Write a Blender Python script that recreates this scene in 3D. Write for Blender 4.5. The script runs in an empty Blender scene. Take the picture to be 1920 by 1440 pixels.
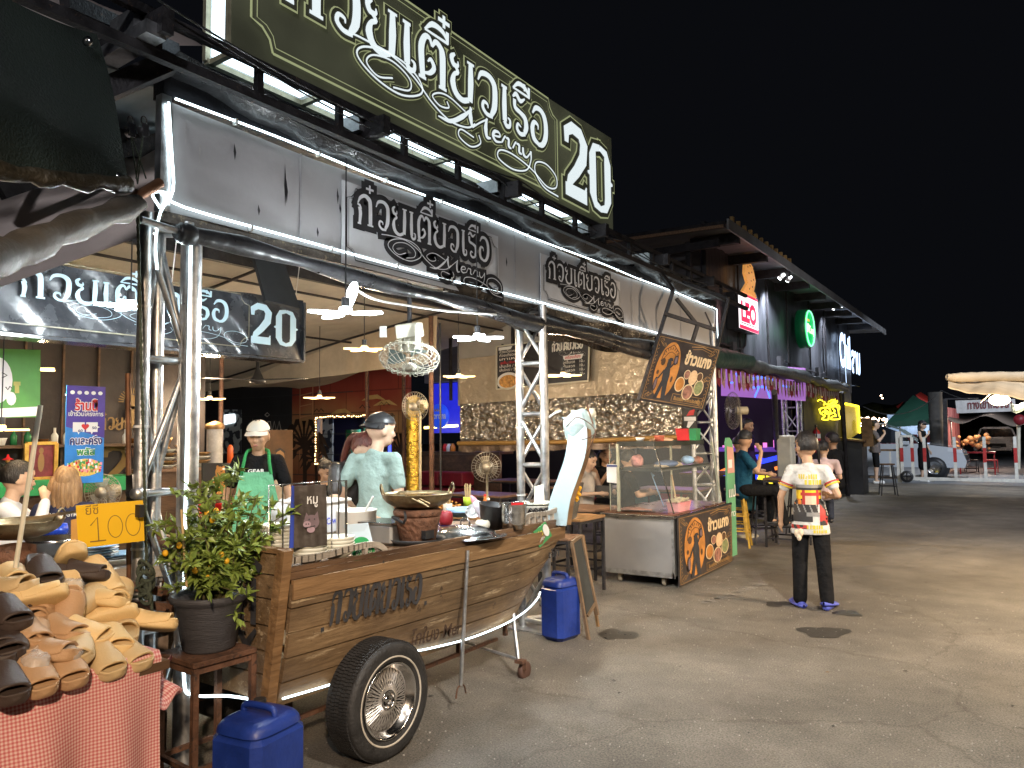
import bpy,math,random
from mathutils import Vector,Matrix,Euler,noise
S = bpy.context.scene
R = math.radians
# ---------------------------------------------------------------- camera
CAMH = 1.55; F = 1400.0
YAW,PITCH,ROLL = 0.5994965,0.0674075,0.012
_fw = Vector((-math.sin(YAW)*math.cos(PITCH),math.cos(YAW)*math.cos(PITCH),math.sin(PITCH)))
_r = Vector((math.cos(YAW),math.sin(YAW),0)); _u = _r.cross(_fw)
_r2 = _r*math.cos(ROLL) - _u*math.sin(ROLL); _u2 = _u*math.cos(ROLL) + _r*math.sin(ROLL)
cd = bpy.data.cameras.new('camera'); cam = bpy.data.objects.new('camera',cd); S.collection.objects.link(cam)
cam.matrix_world = Matrix(((_r2.x,_u2.x,-_fw.x,0),(_r2.y,_u2.y,-_fw.y,0),(_r2.z,_u2.z,-_fw.z,CAMH),(0,0,0,1)))
cd.sensor_width = 36; cd.lens = F/1920*36; cd.clip_end = 500; cd.clip_start = .05
S.camera = cam
# ---------------------------------------------------------------- night sky, exposure
wd = bpy.data.worlds.new('World'); S.world = wd; wd.use_nodes = True
nt = wd.node_tree; bg = nt.nodes['Background']
sk = nt.nodes.new('ShaderNodeTexSky'); sk.sky_type = 'NISHITA'; sk.sun_disc = False
sk.sun_elevation = R(-8); sk.sun_rotation = R(200)
mx = nt.nodes.new('ShaderNodeMixRGB'); mx.blend_type = 'ADD'; mx.inputs[0].default_value = 1
mx.inputs[2].default_value = (0.036,0.040,0.054,1)
nt.links.new(sk.outputs[0],mx.inputs[1]); nt.links.new(mx.outputs[0],bg.inputs[0]); bg.inputs[1].default_value = 0.07
S.view_settings.view_transform = 'Standard'; S.view_settings.look = 'None'
S.view_settings.exposure = 0.25; S.view_settings.gamma = 1
S.cycles.use_denoising = True; S.cycles.max_bounces = 6; S.cycles.diffuse_bounces = 3; S.cycles.glossy_bounces = 3
S.cycles.transparent_max_bounces = 12; S.cycles.transmission_bounces = 4
S.cycles.sample_clamp_indirect = 4; S.cycles.use_light_tree = True; S.cycles.caustics_reflective = False; S.cycles.caustics_refractive = False
def lamp(kind,loc,power,col,size=.05,tgt=None,spot=70,blend=.6,name='lamp_light'):
    l = bpy.data.lights.new(name,kind); l.energy = power; l.color = col
    if kind == 'AREA': l.size = size
    else: l.shadow_soft_size = size
    if kind == 'SPOT': l.spot_size = R(spot); l.spot_blend = blend
    o = bpy.data.objects.new(name,l); S.collection.objects.link(o); o.location = loc
    if tgt is not None: o.rotation_euler = (Vector(tgt)-Vector(loc)).to_track_quat('-Z','Y').to_euler()
    return o
# flood lamps of the market street: behind and to the right of the camera
WARM = (1,.72,.42); COOL = (.86,.94,1.0)
lamp('SPOT',(1.9,-1.6,3.4),1300,(1,.74,.50),.10,(-2.7,1.1,.9),34,.6)
lamp('SPOT',(1.5,1.0,5.0),2700,(1,.91,.79),.25,(-.2,5,0),80,.9)
lamp('SPOT',(3.2,7.0,3.0),1700,(1,.76,.52),.15,(-.6,8.0,0),95,.9)
lamp('SPOT',(1.0,-3.0,6.0),620,(.95,.95,1),.3,(-3.3,5,2.6),60,.9)
lamp('SPOT',(.6,3.2,3.2),90,(1,.80,.58),.15,(-3.0,3.4,.6),80,.8)
# ---------------------------------------------------------------- pixel of the photograph -> point on a known plane
def ray(px,py): return _fw + _r2*((px-960)/F) - _u2*((py-720)/F)
def W(px,py,X=None,Y=None,Z=None,D=None):
    d = ray(px,py)
    if X is not None: t = X/d.x
    elif Y is not None: t = Y/d.y
    elif Z is not None: t = (Z-CAMH)/d.z
    else: t = D
    return Vector((0,0,CAMH)) + d*t
# ---------------------------------------------------------------- materials
MATS = {}
def mat(name,col,rough=.6,metal=0.,var=.18,vs=5.,bump=0.,bs=60.,col2=None,emit=None,es=0.,alpha=1.,spec=.5,trans=0.,stretch=None,coat=0.,ior=1.45,det=6,wear=None,wt=.55):
    if name in MATS: return MATS[name]
    m = bpy.data.materials.new(name); m.use_nodes = True; MATS[name] = m
    n = m.node_tree.nodes; L = m.node_tree.links; b = n['Principled BSDF']
    c = tuple(col)+(1,)
    b.inputs['Roughness'].default_value = rough; b.inputs['Metallic'].default_value = metal
    b.inputs['Specular IOR Level'].default_value = spec; b.inputs['IOR'].default_value = ior
    b.inputs['Alpha'].default_value = alpha; b.inputs['Transmission Weight'].default_value = trans; b.inputs['Coat Weight'].default_value = coat
    b.inputs['Base Color'].default_value = c
    if emit: b.inputs['Emission Color'].default_value = tuple(emit)+(1,); b.inputs['Emission Strength'].default_value = es
    tc = n.new('ShaderNodeTexCoord'); mp = n.new('ShaderNodeMapping'); L.new(tc.outputs['Object'],mp.inputs[0])
    if stretch: mp.inputs['Scale'].default_value = stretch
    if var > 0 or col2:
        t = n.new('ShaderNodeTexNoise'); t.inputs['Scale'].default_value = vs; t.inputs['Detail'].default_value = det; t.inputs['Roughness'].default_value = .65
        L.new(mp.outputs[0],t.inputs['Vector'])
        r = n.new('ShaderNodeValToRGB'); L.new(t.outputs['Fac'],r.inputs[0])
        r.color_ramp.elements[0].position = .34; r.color_ramp.elements[1].position = .66
        a = col2 or tuple(min(1,x*(1+var)) for x in col)
        r.color_ramp.elements[0].color = tuple(x*(1-var) for x in col)+(1,); r.color_ramp.elements[1].color = tuple(a)+(1,)
        out = r.outputs[0]
        if wear:
            t2 = n.new('ShaderNodeTexNoise'); t2.inputs['Scale'].default_value = vs*2.7; t2.inputs['Detail'].default_value = 9; t2.inputs['Roughness'].default_value = .75
            L.new(mp.outputs[0],t2.inputs['Vector'])
            r2 = n.new('ShaderNodeValToRGB'); r2.color_ramp.elements[0].position = wt; r2.color_ramp.elements[1].position = wt+.06; L.new(t2.outputs['Fac'],r2.inputs[0])
            mm = n.new('ShaderNodeMixRGB'); L.new(r2.outputs[0],mm.inputs[0]); L.new(out,mm.inputs[1]); mm.inputs[2].default_value = tuple(wear)+(1,); out = mm.outputs[0]
        L.new(out,b.inputs['Base Color'])
        mr = n.new('ShaderNodeMapRange'); L.new(t.outputs['Fac'],mr.inputs[0]); mr.inputs[1].default_value = .3; mr.inputs[2].default_value = .7
        mr.inputs[3].default_value = max(.03,rough-.1*min(1,rough*2)); mr.inputs[4].default_value = min(1,rough+.12); L.new(mr.outputs[0],b.inputs['Roughness'])
    if bump > 0:
        t = n.new('ShaderNodeTexNoise'); t.inputs['Scale'].default_value = bs; t.inputs['Detail'].default_value = 4
        L.new(mp.outputs[0],t.inputs['Vector']); bp = n.new('ShaderNodeBump'); bp.inputs['Strength'].default_value = min(1,bump); bp.inputs['Distance'].default_value = .02*max(1,bump)
        L.new(t.outputs['Fac'],bp.inputs['Height']); L.new(bp.outputs[0],b.inputs['Normal'])
    return m
def nodes(m): return m.node_tree.nodes,m.node_tree.links,m.node_tree.nodes['Principled BSDF']
def emi(name,col,s,var=0):
    return mat(name,tuple(min(1,c*.6) for c in col),.5,var=0,emit=col,es=s)
# ---------------------------------------------------------------- mesh builder
def smooth_pts(p,k=6,closed=False):
    p = [Vector(q) for q in p]; n = len(p); out = []
    if n < 3: return p
    rng = range(n if closed else n-1)
    for i in rng:
        if closed: a,b,c,d = p[i-1],p[i],p[(i+1) % n],p[(i+2) % n]
        else: b,c = p[i],p[i+1]; a = p[i-1] if i else b*2-c; d = p[i+2] if i+2 < n else c*2-b
        for j in range(k):
            t = j/k
            out.append(.5*((2*b)+(c-a)*t+(2*a-5*b+4*c-d)*t*t+(3*b-a-3*c+d)*t**3))
    if not closed: out.append(p[-1])
    return out
class MB:
    def __init__(s): s.v = []; s.f = []; s.m = []; s.s = []; s.mi = 0; s.X = None
    def add(s,vs,fs,smooth=False):
        o = len(s.v)
        if s.X is not None: vs = [s.X @ Vector(v) for v in vs]
        s.v += [tuple(v) for v in vs]
        for f in fs: s.f.append(tuple(i+o for i in f)); s.m.append(s.mi); s.s.append(smooth)
        return s
    def box(s,c,d,rot=(0,0,0),bev=0.):
        c = Vector(c); hx,hy,hz = d[0]/2,d[1]/2,d[2]/2; E = Euler(rot).to_matrix()
        if bev <= 0:
            vs = [c+E@Vector((x*hx,y*hy,z*hz)) for x in (-1,1) for y in (-1,1) for z in (-1,1)]
            return s.add(vs,[(0,1,3,2),(4,6,7,5),(0,4,5,1),(2,3,7,6),(0,2,6,4),(1,5,7,3)])
        b = min(bev,hx*.9,hy*.9,hz*.9); vs = []; ring = []
        for (z,i) in ((-hz,b),(-hz+b,0),(hz-b,0),(hz,b)):
            ax,ay = hx-i,hy-i; q = b if not i else b*.6
            ring.append([(ax-q,-ay),(ax,-ay+q),(ax,ay-q),(ax-q,ay),(-ax+q,ay),(-ax,ay-q),(-ax,-ay+q),(-ax+q,-ay)])
            vs += [c+E@Vector((x,y,z)) for x,y in ring[-1]]
        fs = [tuple(range(7,-1,-1)),tuple(range(24,32))]
        for k in range(3):
            for i in range(8): j = (i+1) % 8; fs.append((k*8+i,k*8+j,k*8+8+j,k*8+8+i))
        return s.add(vs,fs)
    def bar(s,a,b,w,h=None,up=(0,0,1)):
        a = Vector(a); b = Vector(b); d = (b-a); h = h or w
        if d.length < 1e-6: return s
        d.normalize(); u = Vector(up)
        if abs(u.dot(d)) > .95: u = Vector((1,0,0))
        x = d.cross(u).normalized(); y = x.cross(d).normalized()
        vs = [p+x*(i*w/2)+y*(j*h/2) for p in (a,b) for i,j in ((-1,-1),(1,-1),(1,1),(-1,1))]
        return s.add(vs,[(3,2,1,0),(4,5,6,7),(0,1,5,4),(1,2,6,5),(2,3,7,6),(3,0,4,7)])
    def tube(s,pts,r,seg=8,closed=False,cap=True):
        pts = [Vector(p) for p in pts]; n = len(pts)
        rr = r if isinstance(r,(list,tuple)) else [r]*n
        vs = []; fs = []; pn = None
        for i,p in enumerate(pts):
            t = (pts[(i+1) % n]-pts[i-1]) if (closed or 0 < i < n-1) else (pts[1]-pts[0] if i == 0 else pts[-1]-pts[-2])
            t = t.normalized() if t.length > 1e-9 else Vector((0,0,1))
            if pn is None: pn = t.orthogonal().normalized()
            pn = (pn-t*pn.dot(t)); pn = pn.normalized() if pn.length > 1e-6 else t.orthogonal().normalized()
            b = t.cross(pn)
            for k in range(seg):
                a = 2*math.pi*k/seg; vs.append(p+(pn*math.cos(a)+b*math.sin(a))*rr[i])
        for i in range(n if closed else n-1):
            j = (i+1) % n
            for k in range(seg): l = (k+1) % seg; fs.append((i*seg+k,i*seg+l,j*seg+l,j*seg+k))
        s.add(vs,fs,seg > 5)
        if cap and not closed:
            s.add(vs[:seg],[tuple(range(seg-1,-1,-1))]); s.add(vs[-seg:],[tuple(range(seg))])
        return s
    def cyl(s,a,b,r,seg=12,r2=None): return s.tube([a,b],[r,r if r2 is None else r2],seg)
    def lathe(s,c,prof,seg=24,axis=(0,0,1),arc=None,smooth=True):
        ax = Vector(axis).normalized(); x = ax.orthogonal().normalized() if abs(ax.z) < .99 else Vector((1,0,0)); y = ax.cross(x); c = Vector(c)
        vs = []; fs = []; n = len(prof)
        for k in range(seg):
            a = 2*math.pi*k/seg
            for r,z in prof: vs.append(c+ax*z+(x*math.cos(a)+y*math.sin(a))*r)
        for k in range(seg):
            l = (k+1) % seg
            for i in range(n-1): fs.append((k*n+i,l*n+i,l*n+i+1,k*n+i+1))
        return s.add(vs,fs,smooth)
    def ball(s,c,r,seg=12,rings=8,rot=None):
        c = Vector(c); r = Vector(r) if not isinstance(r,(int,float)) else Vector((r,r,r)); vs = []; fs = []
        E = Euler(rot).to_matrix() if rot else None
        for i in range(rings+1):
            t = math.pi*i/rings
            for k in range(seg):
                a = 2*math.pi*k/seg; q = Vector((r.x*math.sin(t)*math.cos(a),r.y*math.sin(t)*math.sin(a),r.z*math.cos(t)))
                vs.append(c+(E@q if E else q))
        for i in range(rings):
            for k in range(seg): l = (k+1) % seg; fs.append((i*seg+k,(i+1)*seg+k,(i+1)*seg+l,i*seg+l))
        return s.add(vs,fs,True)
    def sheet(s,fn,nu,nv,th=0.,smooth=True):
        vs = [Vector(fn(i/nu,j/nv)) for i in range(nu+1) for j in range(nv+1)]
        fs = [(i*(nv+1)+j,(i+1)*(nv+1)+j,(i+1)*(nv+1)+j+1,i*(nv+1)+j+1) for i in range(nu) for j in range(nv)]
        if th:
            nr = (vs[nv+1]-vs[0]).cross(vs[1]-vs[0]); nr = nr.normalized() if nr.length > 1e-9 else Vector((0,0,1))
            s.add([v+nr*th for v in vs],[f[::-1] for f in fs],smooth)
            ed = [i*(nv+1) for i in range(nu+1)]+[nu*(nv+1)+j for j in range(1,nv+1)]+[i*(nv+1)+nv for i in range(nu-1,-1,-1)]+[j for j in range(nv-1,0,-1)]
            k = len(ed); s.add([vs[e] for e in ed]+[vs[e]+nr*th for e in ed],[(i,(i+1) % k,k+(i+1) % k,k+i) for i in range(k)])
        return s.add(vs,fs,smooth)
    def quad(s,a,b,c,d): return s.add([a,b,c,d],[(0,1,2,3)])
    def slab(s,a,b,c,d,th):   # quad with thickness behind it
        a,b,c,d = map(Vector,(a,b,c,d)); nr = (b-a).cross(d-a).normalized()*th
        return s.add([a,b,c,d,a-nr,b-nr,c-nr,d-nr],[(0,1,2,3),(7,6,5,4),(0,4,5,1),(1,5,6,2),(2,6,7,3),(3,7,4,0)])
    def prism(s,poly,O,U,V,th):  # polygon (u,v) on plane, extruded along +N by th
        O,U,V = Vector(O),Vector(U),Vector(V); N = U.cross(V).normalized(); n = len(poly)
        vs = [O+U*u+V*v for u,v in poly]; vs += [p+N*th for p in vs]
        return s.add(vs,[tuple(range(n-1,-1,-1)),tuple(range(n,2*n))]+[(i,(i+1) % n,n+(i+1) % n,n+i) for i in range(n)])
    def ribbon(s,pts,w,O,U,V,z=0.,grow=0.):   # flat pen stroke on a plane
        O,U,V = Vector(O),Vector(U),Vector(V); N = U.cross(V).normalized()
        p = [Vector((q[0],q[1])) for q in pts]; n = len(p)
        ww = list(w) if isinstance(w,(list,tuple)) else [w]*n
        if grow and n > 1:
            p[0] = p[0]-(p[1]-p[0]).normalized()*grow; p[-1] = p[-1]+(p[-1]-p[-2]).normalized()*grow
        vs = []
        for i in range(n):
            t = p[min(i+1,n-1)]-p[max(i-1,0)]
            t = t.normalized() if t.length > 1e-9 else Vector((1,0)); q = Vector((-t.y,t.x))*(ww[i]/2+grow)
            for e in (p[i]+q,p[i]-q): vs.append(O+U*e.x+V*e.y+N*z)
        return s.add(vs,[(2*i,2*i+1,2*i+3,2*i+2) for i in range(n-1)])
    def build(s,name,m,parent=None,loc=None,auto=False):
        if not s.v: s.v = [(0,0,0)]
        me = bpy.data.meshes.new(name)
        vs = s.v
        if parent is not None:
            P = parent.get('_w'); M = Matrix.Translation(P[:3]) @ Matrix.Rotation(P[3],4,'Z')
            org = None
            if not s.loc_mode: Mi = M.inverted(); vs = [tuple(Mi @ Vector(v)) for v in vs]
        else:
            n = len(vs); org = Vector((sum(v[0] for v in vs)/n,sum(v[1] for v in vs)/n,min(v[2] for v in vs)))
            vs = [(v[0]-org.x,v[1]-org.y,v[2]-org.z) for v in vs]
        me.from_pydata(vs,[],s.f)
        ms = m if isinstance(m,(list,tuple)) else [m]
        for q in ms: me.materials.append(q)
        me.polygons.foreach_set('material_index',[min(i,len(ms)-1) for i in s.m]); me.polygons.foreach_set('use_smooth',s.s)
        me.update()
        o = bpy.data.objects.new(name,me); S.collection.objects.link(o)
        if parent is not None: o.parent = parent; o['_w'] = [0,0,0,0]; 
        if parent is not None: o['_w'] = list(parent['_w'])
        if parent is None: o.location = org; o['_w'] = [org.x,org.y,org.z,0.]
        return o
    loc_mode = False
class LB(MB): loc_mode = True      # vertices already in the parent's own space
def tag(o,label=None,cat=None,group=None,kind=None):
    if label: o['label'] = label
    if cat: o['category'] = cat
    if group: o['group'] = group
    if kind: o['kind'] = kind
    return o
def T(name,label,cat,loc=(0,0,0),rz=0.,group=None,kind=None):
    o = bpy.data.objects.new(name,None); S.collection.objects.link(o); o.empty_display_size = .1
    o.location = loc; o.rotation_euler = (0,0,rz); o['_w'] = [loc[0],loc[1],loc[2],rz]
    return tag(o,label,cat,group,kind)
def dup(root,loc,rz=0.,label=None,scale=None,rot=None):
    def cp(o,par):
        c = o.copy(); S.collection.objects.link(c); c.parent = par
        for k in [x for x in S.collection.objects if x.parent == o]: cp(k,c)
        return c
    c = cp(root,None); c.location = loc; c.rotation_euler = rot or (0,0,rz); c['_w'] = [loc[0],loc[1],loc[2],rz]
    if scale: c.scale = (scale,)*3 if isinstance(scale,(int,float)) else scale
    if label: c['label'] = label
    return c
def remesh(o,vox=.01,sm=4):
    md = o.modifiers.new('r','REMESH'); md.mode = 'VOXEL'; md.voxel_size = vox; md.use_smooth_shade = True
    if sm: m2 = o.modifiers.new('s','SMOOTH'); m2.iterations = sm; m2.factor = .5
    dg = bpy.context.evaluated_depsgraph_get(); me = bpy.data.meshes.new_from_object(o.evaluated_get(dg))
    mats = [q for q in o.data.materials]; o.modifiers.clear(); o.data = me
    if not me.materials:
        for q in mats: me.materials.append(q)
    return o
# ---------------------------------------------------------------- lettering
_tc = {}
def glyphs(s,bold=0.):
    k = (s,bold)
    if k not in _tc:
        c = bpy.data.curves.new('t','FONT'); c.body = s; c.size = 1; c.offset = bold; c.resolution_u = 4
        o = bpy.data.objects.new('t',c); S.collection.objects.link(o); bpy.context.view_layer.update()
        me = o.to_mesh(); _tc[k] = ([tuple(v.co)[:2] for v in me.vertices],[tuple(p.vertices) for p in me.polygons])
        o.to_mesh_clear(); bpy.data.objects.remove(o); bpy.data.curves.remove(c)
    return _tc[k]
TALL = '\u0e48\u0e49\u0e4a\u0e4b\u0e4c'
def text(mb,s,O,U,V,h,width=None,bold=.0,z=.002,sx=1.,center=False,slant=0.):
    """lettering laid on a plane; marks stacked over an upper vowel are raised"""
    O,U,V = Vector(O),Vector(U),Vector(V); N = U.cross(V).normalized()
    base = ''; ups = []
    for i,ch in enumerate(s):
        if ch in TALL and i and s[i-1] in '\u0e34\u0e35\u0e36\u0e37\u0e31': ups.append((base,ch))
        else: base += ch
    vs,fs = glyphs(base,bold)
    vs = list(vs); fs = list(fs)
    def adv(t):
        a = glyphs(t+'|',0)[0]; return max(v[0] for v in a) if a else 0
    for pre,ch in ups:
        a,b = glyphs('\u0e01'+ch,bold); g = glyphs('\u0e01',bold)[0]; n0 = len(g); wk = adv('\u0e01')
        off = adv(pre)-wk; o = len(vs)
        vs += [(v[0]+off,v[1]+.27) for v in a[n0:]]; fs += [tuple(i-n0+o for i in f) for f in b if min(f) >= n0]
    if not vs: return
    x0 = min(v[0] for v in vs); x1 = max(v[0] for v in vs); sc = h; scx = h*sx
    if width: scx = width/(x1-x0)
    ox = -(x0+x1)/2 if center else -x0
    mb.add([O+U*((x+ox+slant*y)*scx)+V*(y*sc)+N*z for x,y in vs],fs)
# display lettering drawn with pen strokes (unit: letter height 1). each glyph: list of (points, widths)
def gl(*st): return st
_K = .15
G = {
 'ก': (.72,gl(([(.02,0),(.16,0)],.07),([(.1,.02),(.13,.35),(.09,.55)],[.13,.17,.16]),([(.0,.63),(.1,.6),(.17,.5)],[.05,.1,.06]),([(.02,.66),(.12,.86),(.3,.97),(.46,.9),(.53,.74),(.54,.02)],[.05,.13,.15,.2,.2,.19]),([(.42,.02),(.66,.02)],.07))),
 'ว': (.66,gl(([(.0,.72),(.1,.92),(.32,.97),(.48,.86),(.52,.66),(.5,.3),(.4,.06)],[.04,.12,.14,.19,.2,.2,.12]),([(.44,.04),(.26,.03),(.14,.14),(.17,.28),(.28,.27),(.3,.18)],[.1,.1,.11,.09,.07,.03]))),
 'ย': (.72,gl(([(.12,.97),(.03,.86),(.08,.72),(.2,.74),(.2,.84)],[.06,.14,.13,.08,.03]),([(.1,.72),(.2,.6),(.1,.5),(.06,.3),(.14,.1),(.32,.02),(.5,.1)],[.08,.1,.1,.19,.17,.13,.12]),([(.56,.98),(.56,.55),(.54,.08)],[.14,.2,.17]),([(.46,.97),(.66,.97)],.06))),
 'เ': (.34,gl(([(.02,.96),(.2,.96)],.07),([(.12,.97),(.11,.5),(.12,.12)],[.14,.19,.17]),([(.1,.12),(.18,.02),(.28,.06),(.29,.2),(.21,.24)],[.12,.12,.1,.08,.03]))),
 'ต': (.76,gl(([(.0,.02),(.18,.02)],.07),([(.1,.02),(.07,.4),(.07,.7),(.16,.93),(.27,.95),(.33,.8)],[.15,.18,.18,.13,.1,.06]),([(.33,.8),(.42,.95),(.54,.9),(.6,.72),(.6,.02)],[.06,.12,.15,.2,.18]),([(.14,.14),(.28,.2),(.38,.36),(.3,.5),(.22,.42)],[.05,.1,.13,.1,.03]),([(.5,.02),(.7,.02)],.07))),
 'ร': (.58,gl(([(.0,.86),(.12,.97),(.26,.86),(.42,.98)],[.05,.13,.12,.04]),([(.06,.82),(.08,.62),(.26,.56),(.42,.48),(.46,.28),(.4,.1)],[.13,.13,.12,.17,.19,.13]),([(.42,.08),(.26,.02),(.14,.1),(.17,.24),(.28,.2)],[.1,.11,.11,.08,.03]))),
 'อ': (.72,gl(([(.06,.76),(.18,.94),(.36,.96),(.5,.84),(.56,.6),(.54,.3),(.42,.07),(.26,.01)],[.05,.13,.14,.19,.2,.2,.15,.1]),([(.28,.02),(.1,.12),(.05,.36),(.12,.54),(.25,.52),(.26,.4)],[.1,.17,.18,.12,.08,.03]))),
 'ี': (0,gl(([(-.66,1.09),(-.46,1.3),(-.2,1.28),(-.06,1.1)],[.04,.13,.12,.05]),([(-.66,1.09),(-.06,1.09)],[.05,.07]),([(-.08,1.08),(-.08,1.34)],[.09,.11]))),
 'ื': (0,gl(([(-.62,1.09),(-.42,1.28),(-.18,1.26),(-.04,1.1)],[.04,.12,.12,.05]),([(-.62,1.09),(-.04,1.09)],[.05,.07]),([(-.06,1.08),(-.06,1.34)],[.08,.1]),([(-.22,1.18),(-.22,1.36)],[.07,.09]))),
 '๋': (0,gl(([(-.42,1.24),(-.1,1.24)],[.09,.09]),([(-.26,1.1),(-.26,1.38)],[.09,.09]))),
 '^': (0,gl(([(-.32,1.52),(-.02,1.52)],[.09,.09]),([(-.17,1.38),(-.17,1.66)],[.09,.09]))),
}
def title_strokes():
    x = 0; out = []
    for ch in 'ก๋วยเตี^ยวเรือ':
        w,st = G[ch]
        for p,ww in st: 
            n = len(p); ww = [ww]*n if not isinstance(ww,list) else ww
            if n > 2: 
                q = smooth_pts([(a+x,b,0) for a,b in p],4); wq = []
                for i in range(n-1):
                    for j in range(4): wq.append(ww[i]+(ww[i+1]-ww[i])*j/4)
                wq.append(ww[-1]); out.append(([(v.x,v.y) for v in q],wq))
            else: out.append(([(a+x,b) for a,b in p],ww))
        x += w+.05 if w else 0
    return out,x
def swash_strokes():     # the Latin word Merry with its loops; unit: x 0..7.4 like the title above it
    R_ = []
    def st(p,w): R_.append((p,w))
    st([(1.0,-.1),(1.45,-.02),(2.3,-.0),(2.75,-.3),(2.8,-.75),(2.3,-1.15),(1.7,-1.05),(1.3,-.65),(1.45,-.25),(2.0,-.02),(2.6,-.3),(3.1,-.85),(3.6,-1.15),(4.1,-1.05),(4.35,-.75)],.05)
    st([(2.1,-.75),(1.75,-.95),(1.5,-.7),(1.65,-.35),(2.1,-.2),(2.5,-.45),(2.5,-.85),(2.1,-1.05)],.045)
    st([(4.05,-.5),(3.6,-.3),(3.3,-.35),(3.1,-.6),(3.3,-.8),(3.55,-.7),(3.5,-.5)],.045)
    st([(3.25,-1.2),(3.6,-1.15),(3.95,-.75),(4.25,-.25)],[.04,.1,.12,.05]); st([(4.2,-.2),(4.2,-.6),(4.25,-.95)],[.06,.15,.07]); st([(4.25,-.95),(4.5,-.6),(4.75,-.3)],.05); st([(4.72,-.28),(4.68,-.7),(4.72,-1.0),(4.85,-.98)],[.06,.14,.1,.05])
    st([(4.95,-.8),(5.15,-.72),(5.12,-.58),(4.98,-.62),(4.92,-.82),(5.02,-.98),(5.22,-.9)],[.05,.06,.06,.09,.1,.07,.04])
    for k in (0,.38): st([(5.22+k,-.9),(5.32+k,-.62),(5.36+k,-.6)],.06); st([(5.36+k,-.62),(5.46+k,-.64),(5.46+k,-.9),(5.56+k,-.95)],[.05,.09,.09,.05])
    st([(5.98,-.62),(6.0,-.9),(6.12,-.96),(6.26,-.7)],[.08,.1,.06,.05]); st([(6.28,-.6),(6.28,-1.0),(6.1,-1.5),(5.6,-1.75),(5.1,-1.6),(5.15,-1.25),(5.6,-1.15),(6.3,-1.35),(6.9,-1.75),(7.3,-1.6),(7.3,-1.1),(6.9,-.8),(6.5,-.95),(6.45,-1.4),(6.8,-1.85),(7.4,-1.95)],[.09]+[.05]*15)
    st([(4.3,-1.3),(3.9,-1.25),(3.85,-1.55),(4.2,-1.7),(4.5,-1.4),(4.45,-1.1)],.045)
    out = []
    for p,w in R_:
        n = len(p); ww = list(w) if isinstance(w,list) else [w]*n; ww += [ww[-1]]*(n-len(ww))
        q = smooth_pts([(a,b,0) for a,b in p],6); wq = []
        for i in range(n-1):
            for j in range(6): wq.append(ww[i]+(ww[i+1]-ww[i])*j/6)
        wq.append(ww[-1]); out.append(([(v.x,v.y) for v in q],wq))
    return out
TITLE,TW = title_strokes(); SWASH = swash_strokes()
N2 = [([(.06,.74),(.06,.9),(.2,.99),(.4,.97),(.5,.84),(.47,.62),(.3,.4),(.14,.24),(.1,.1)],[.1,.16,.17,.18,.22,.22,.18,.16,.14]),([(.02,.09),(.56,.09)],[.18,.2]),([(.5,.1),(.55,.24)],[.1,.03])]
N0 = [([(.3,.96),(.14,.92),(.09,.78),(.09,.22),(.16,.08),(.3,.04),(.44,.08),(.51,.22),(.51,.78),(.46,.92),(.3,.96)],[.09,.13,.2,.2,.13,.09,.13,.2,.2,.13,.09]),([(-.05,.5),(.05,.5)],[.03,.12]),([(.65,.5),(.55,.5)],[.03,.12])]
def draw(mb,strokes,O,U,V,k,z=.003,grow=0.,kx=None,off=(0,0),slant=0.,wk=None):
    kx = kx or k; wk = wk or k
    for i,(p,w) in enumerate(strokes):
        q = [((a+off[0]+slant*b)*kx,(b+off[1])*k) for a,b in p]; mb.ribbon(q,[x*wk for x in w],O,U,V,z+i*.00012,grow)
def frame_line(mb,x0,y0,x1,y1,c,w,O,U,V,z=.004):   # rectangle outline with scooped corners
    p = [(x0+c,y0),(x1-c,y0),(x1-c*.85,y0+c*.5),(x1-c*.5,y0+c*.85),(x1,y0+c),(x1,y1-c),(x1-c*.5,y1-c*.85),(x1-c*.85,y1-c*.5),(x1-c,y1),(x0+c,y1),(x0+c*.85,y1-c*.5),(x0+c*.5,y1-c*.85),(x0,y1-c),(x0,y0+c),(x0+c*.5,y0+c*.85),(x0+c*.85,y0+c*.5),(x0+c,y0)]
    mb.ribbon(p,w,O,U,V,z)
def drop(a,b,sag,n=12):
    a = Vector(a); b = Vector(b); return [a.lerp(b,i/n)-Vector((0,0,sag*4*(i/n)*(1-i/n))) for i in range(n+1)]
# ================================================================ shared materials
m_steel = mat('galvanised_steel',(.52,.53,.55),.34,.9,.25,14,.12,90,col2=(.66,.67,.68))
m_dark = mat('dark_painted_steel',(.035,.033,.036),.55,.4,.5,9,.3,60,wear=(.14,.09,.06),wt=.6)
m_black = mat('black_plastic',(.022,.022,.024),.42,0,.3,8)
m_rust = mat('rusty_brown_steel',(.13,.065,.04),.7,.3,.4,12,.3,80,wear=(.05,.035,.03),wt=.55)
m_wood = mat('weathered_teak',(.23,.125,.055),.58,0,.45,3.2,.5,26,col2=(.34,.20,.09),stretch=(1,.16,1.4),wear=(.42,.30,.17),wt=.61)
m_woodd = mat('dark_wood',(.085,.045,.026),.45,0,.4,6,.3,40,col2=(.15,.085,.045),stretch=(1,.25,1.5))
m_white = mat('white_plastic',(.72,.72,.70),.4,0,.06,5)
m_cream = mat('cream_plastic',(.62,.58,.46),.45,0,.1,5)
m_inox = mat('polished_steel',(.62,.62,.62),.16,1.,.1,10,.05,30)
m_brush = mat('brushed_steel_sheet',(.50,.50,.49),.30,.9,.12,3,.08,20,col2=(.60,.60,.58),stretch=(1,1,.3))
m_red = mat('red_plastic',(.55,.02,.025),.4,0,.1,5)
m_redd = mat('dark_red_plastic',(.22,.012,.02),.45,0,.15,6)
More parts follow.
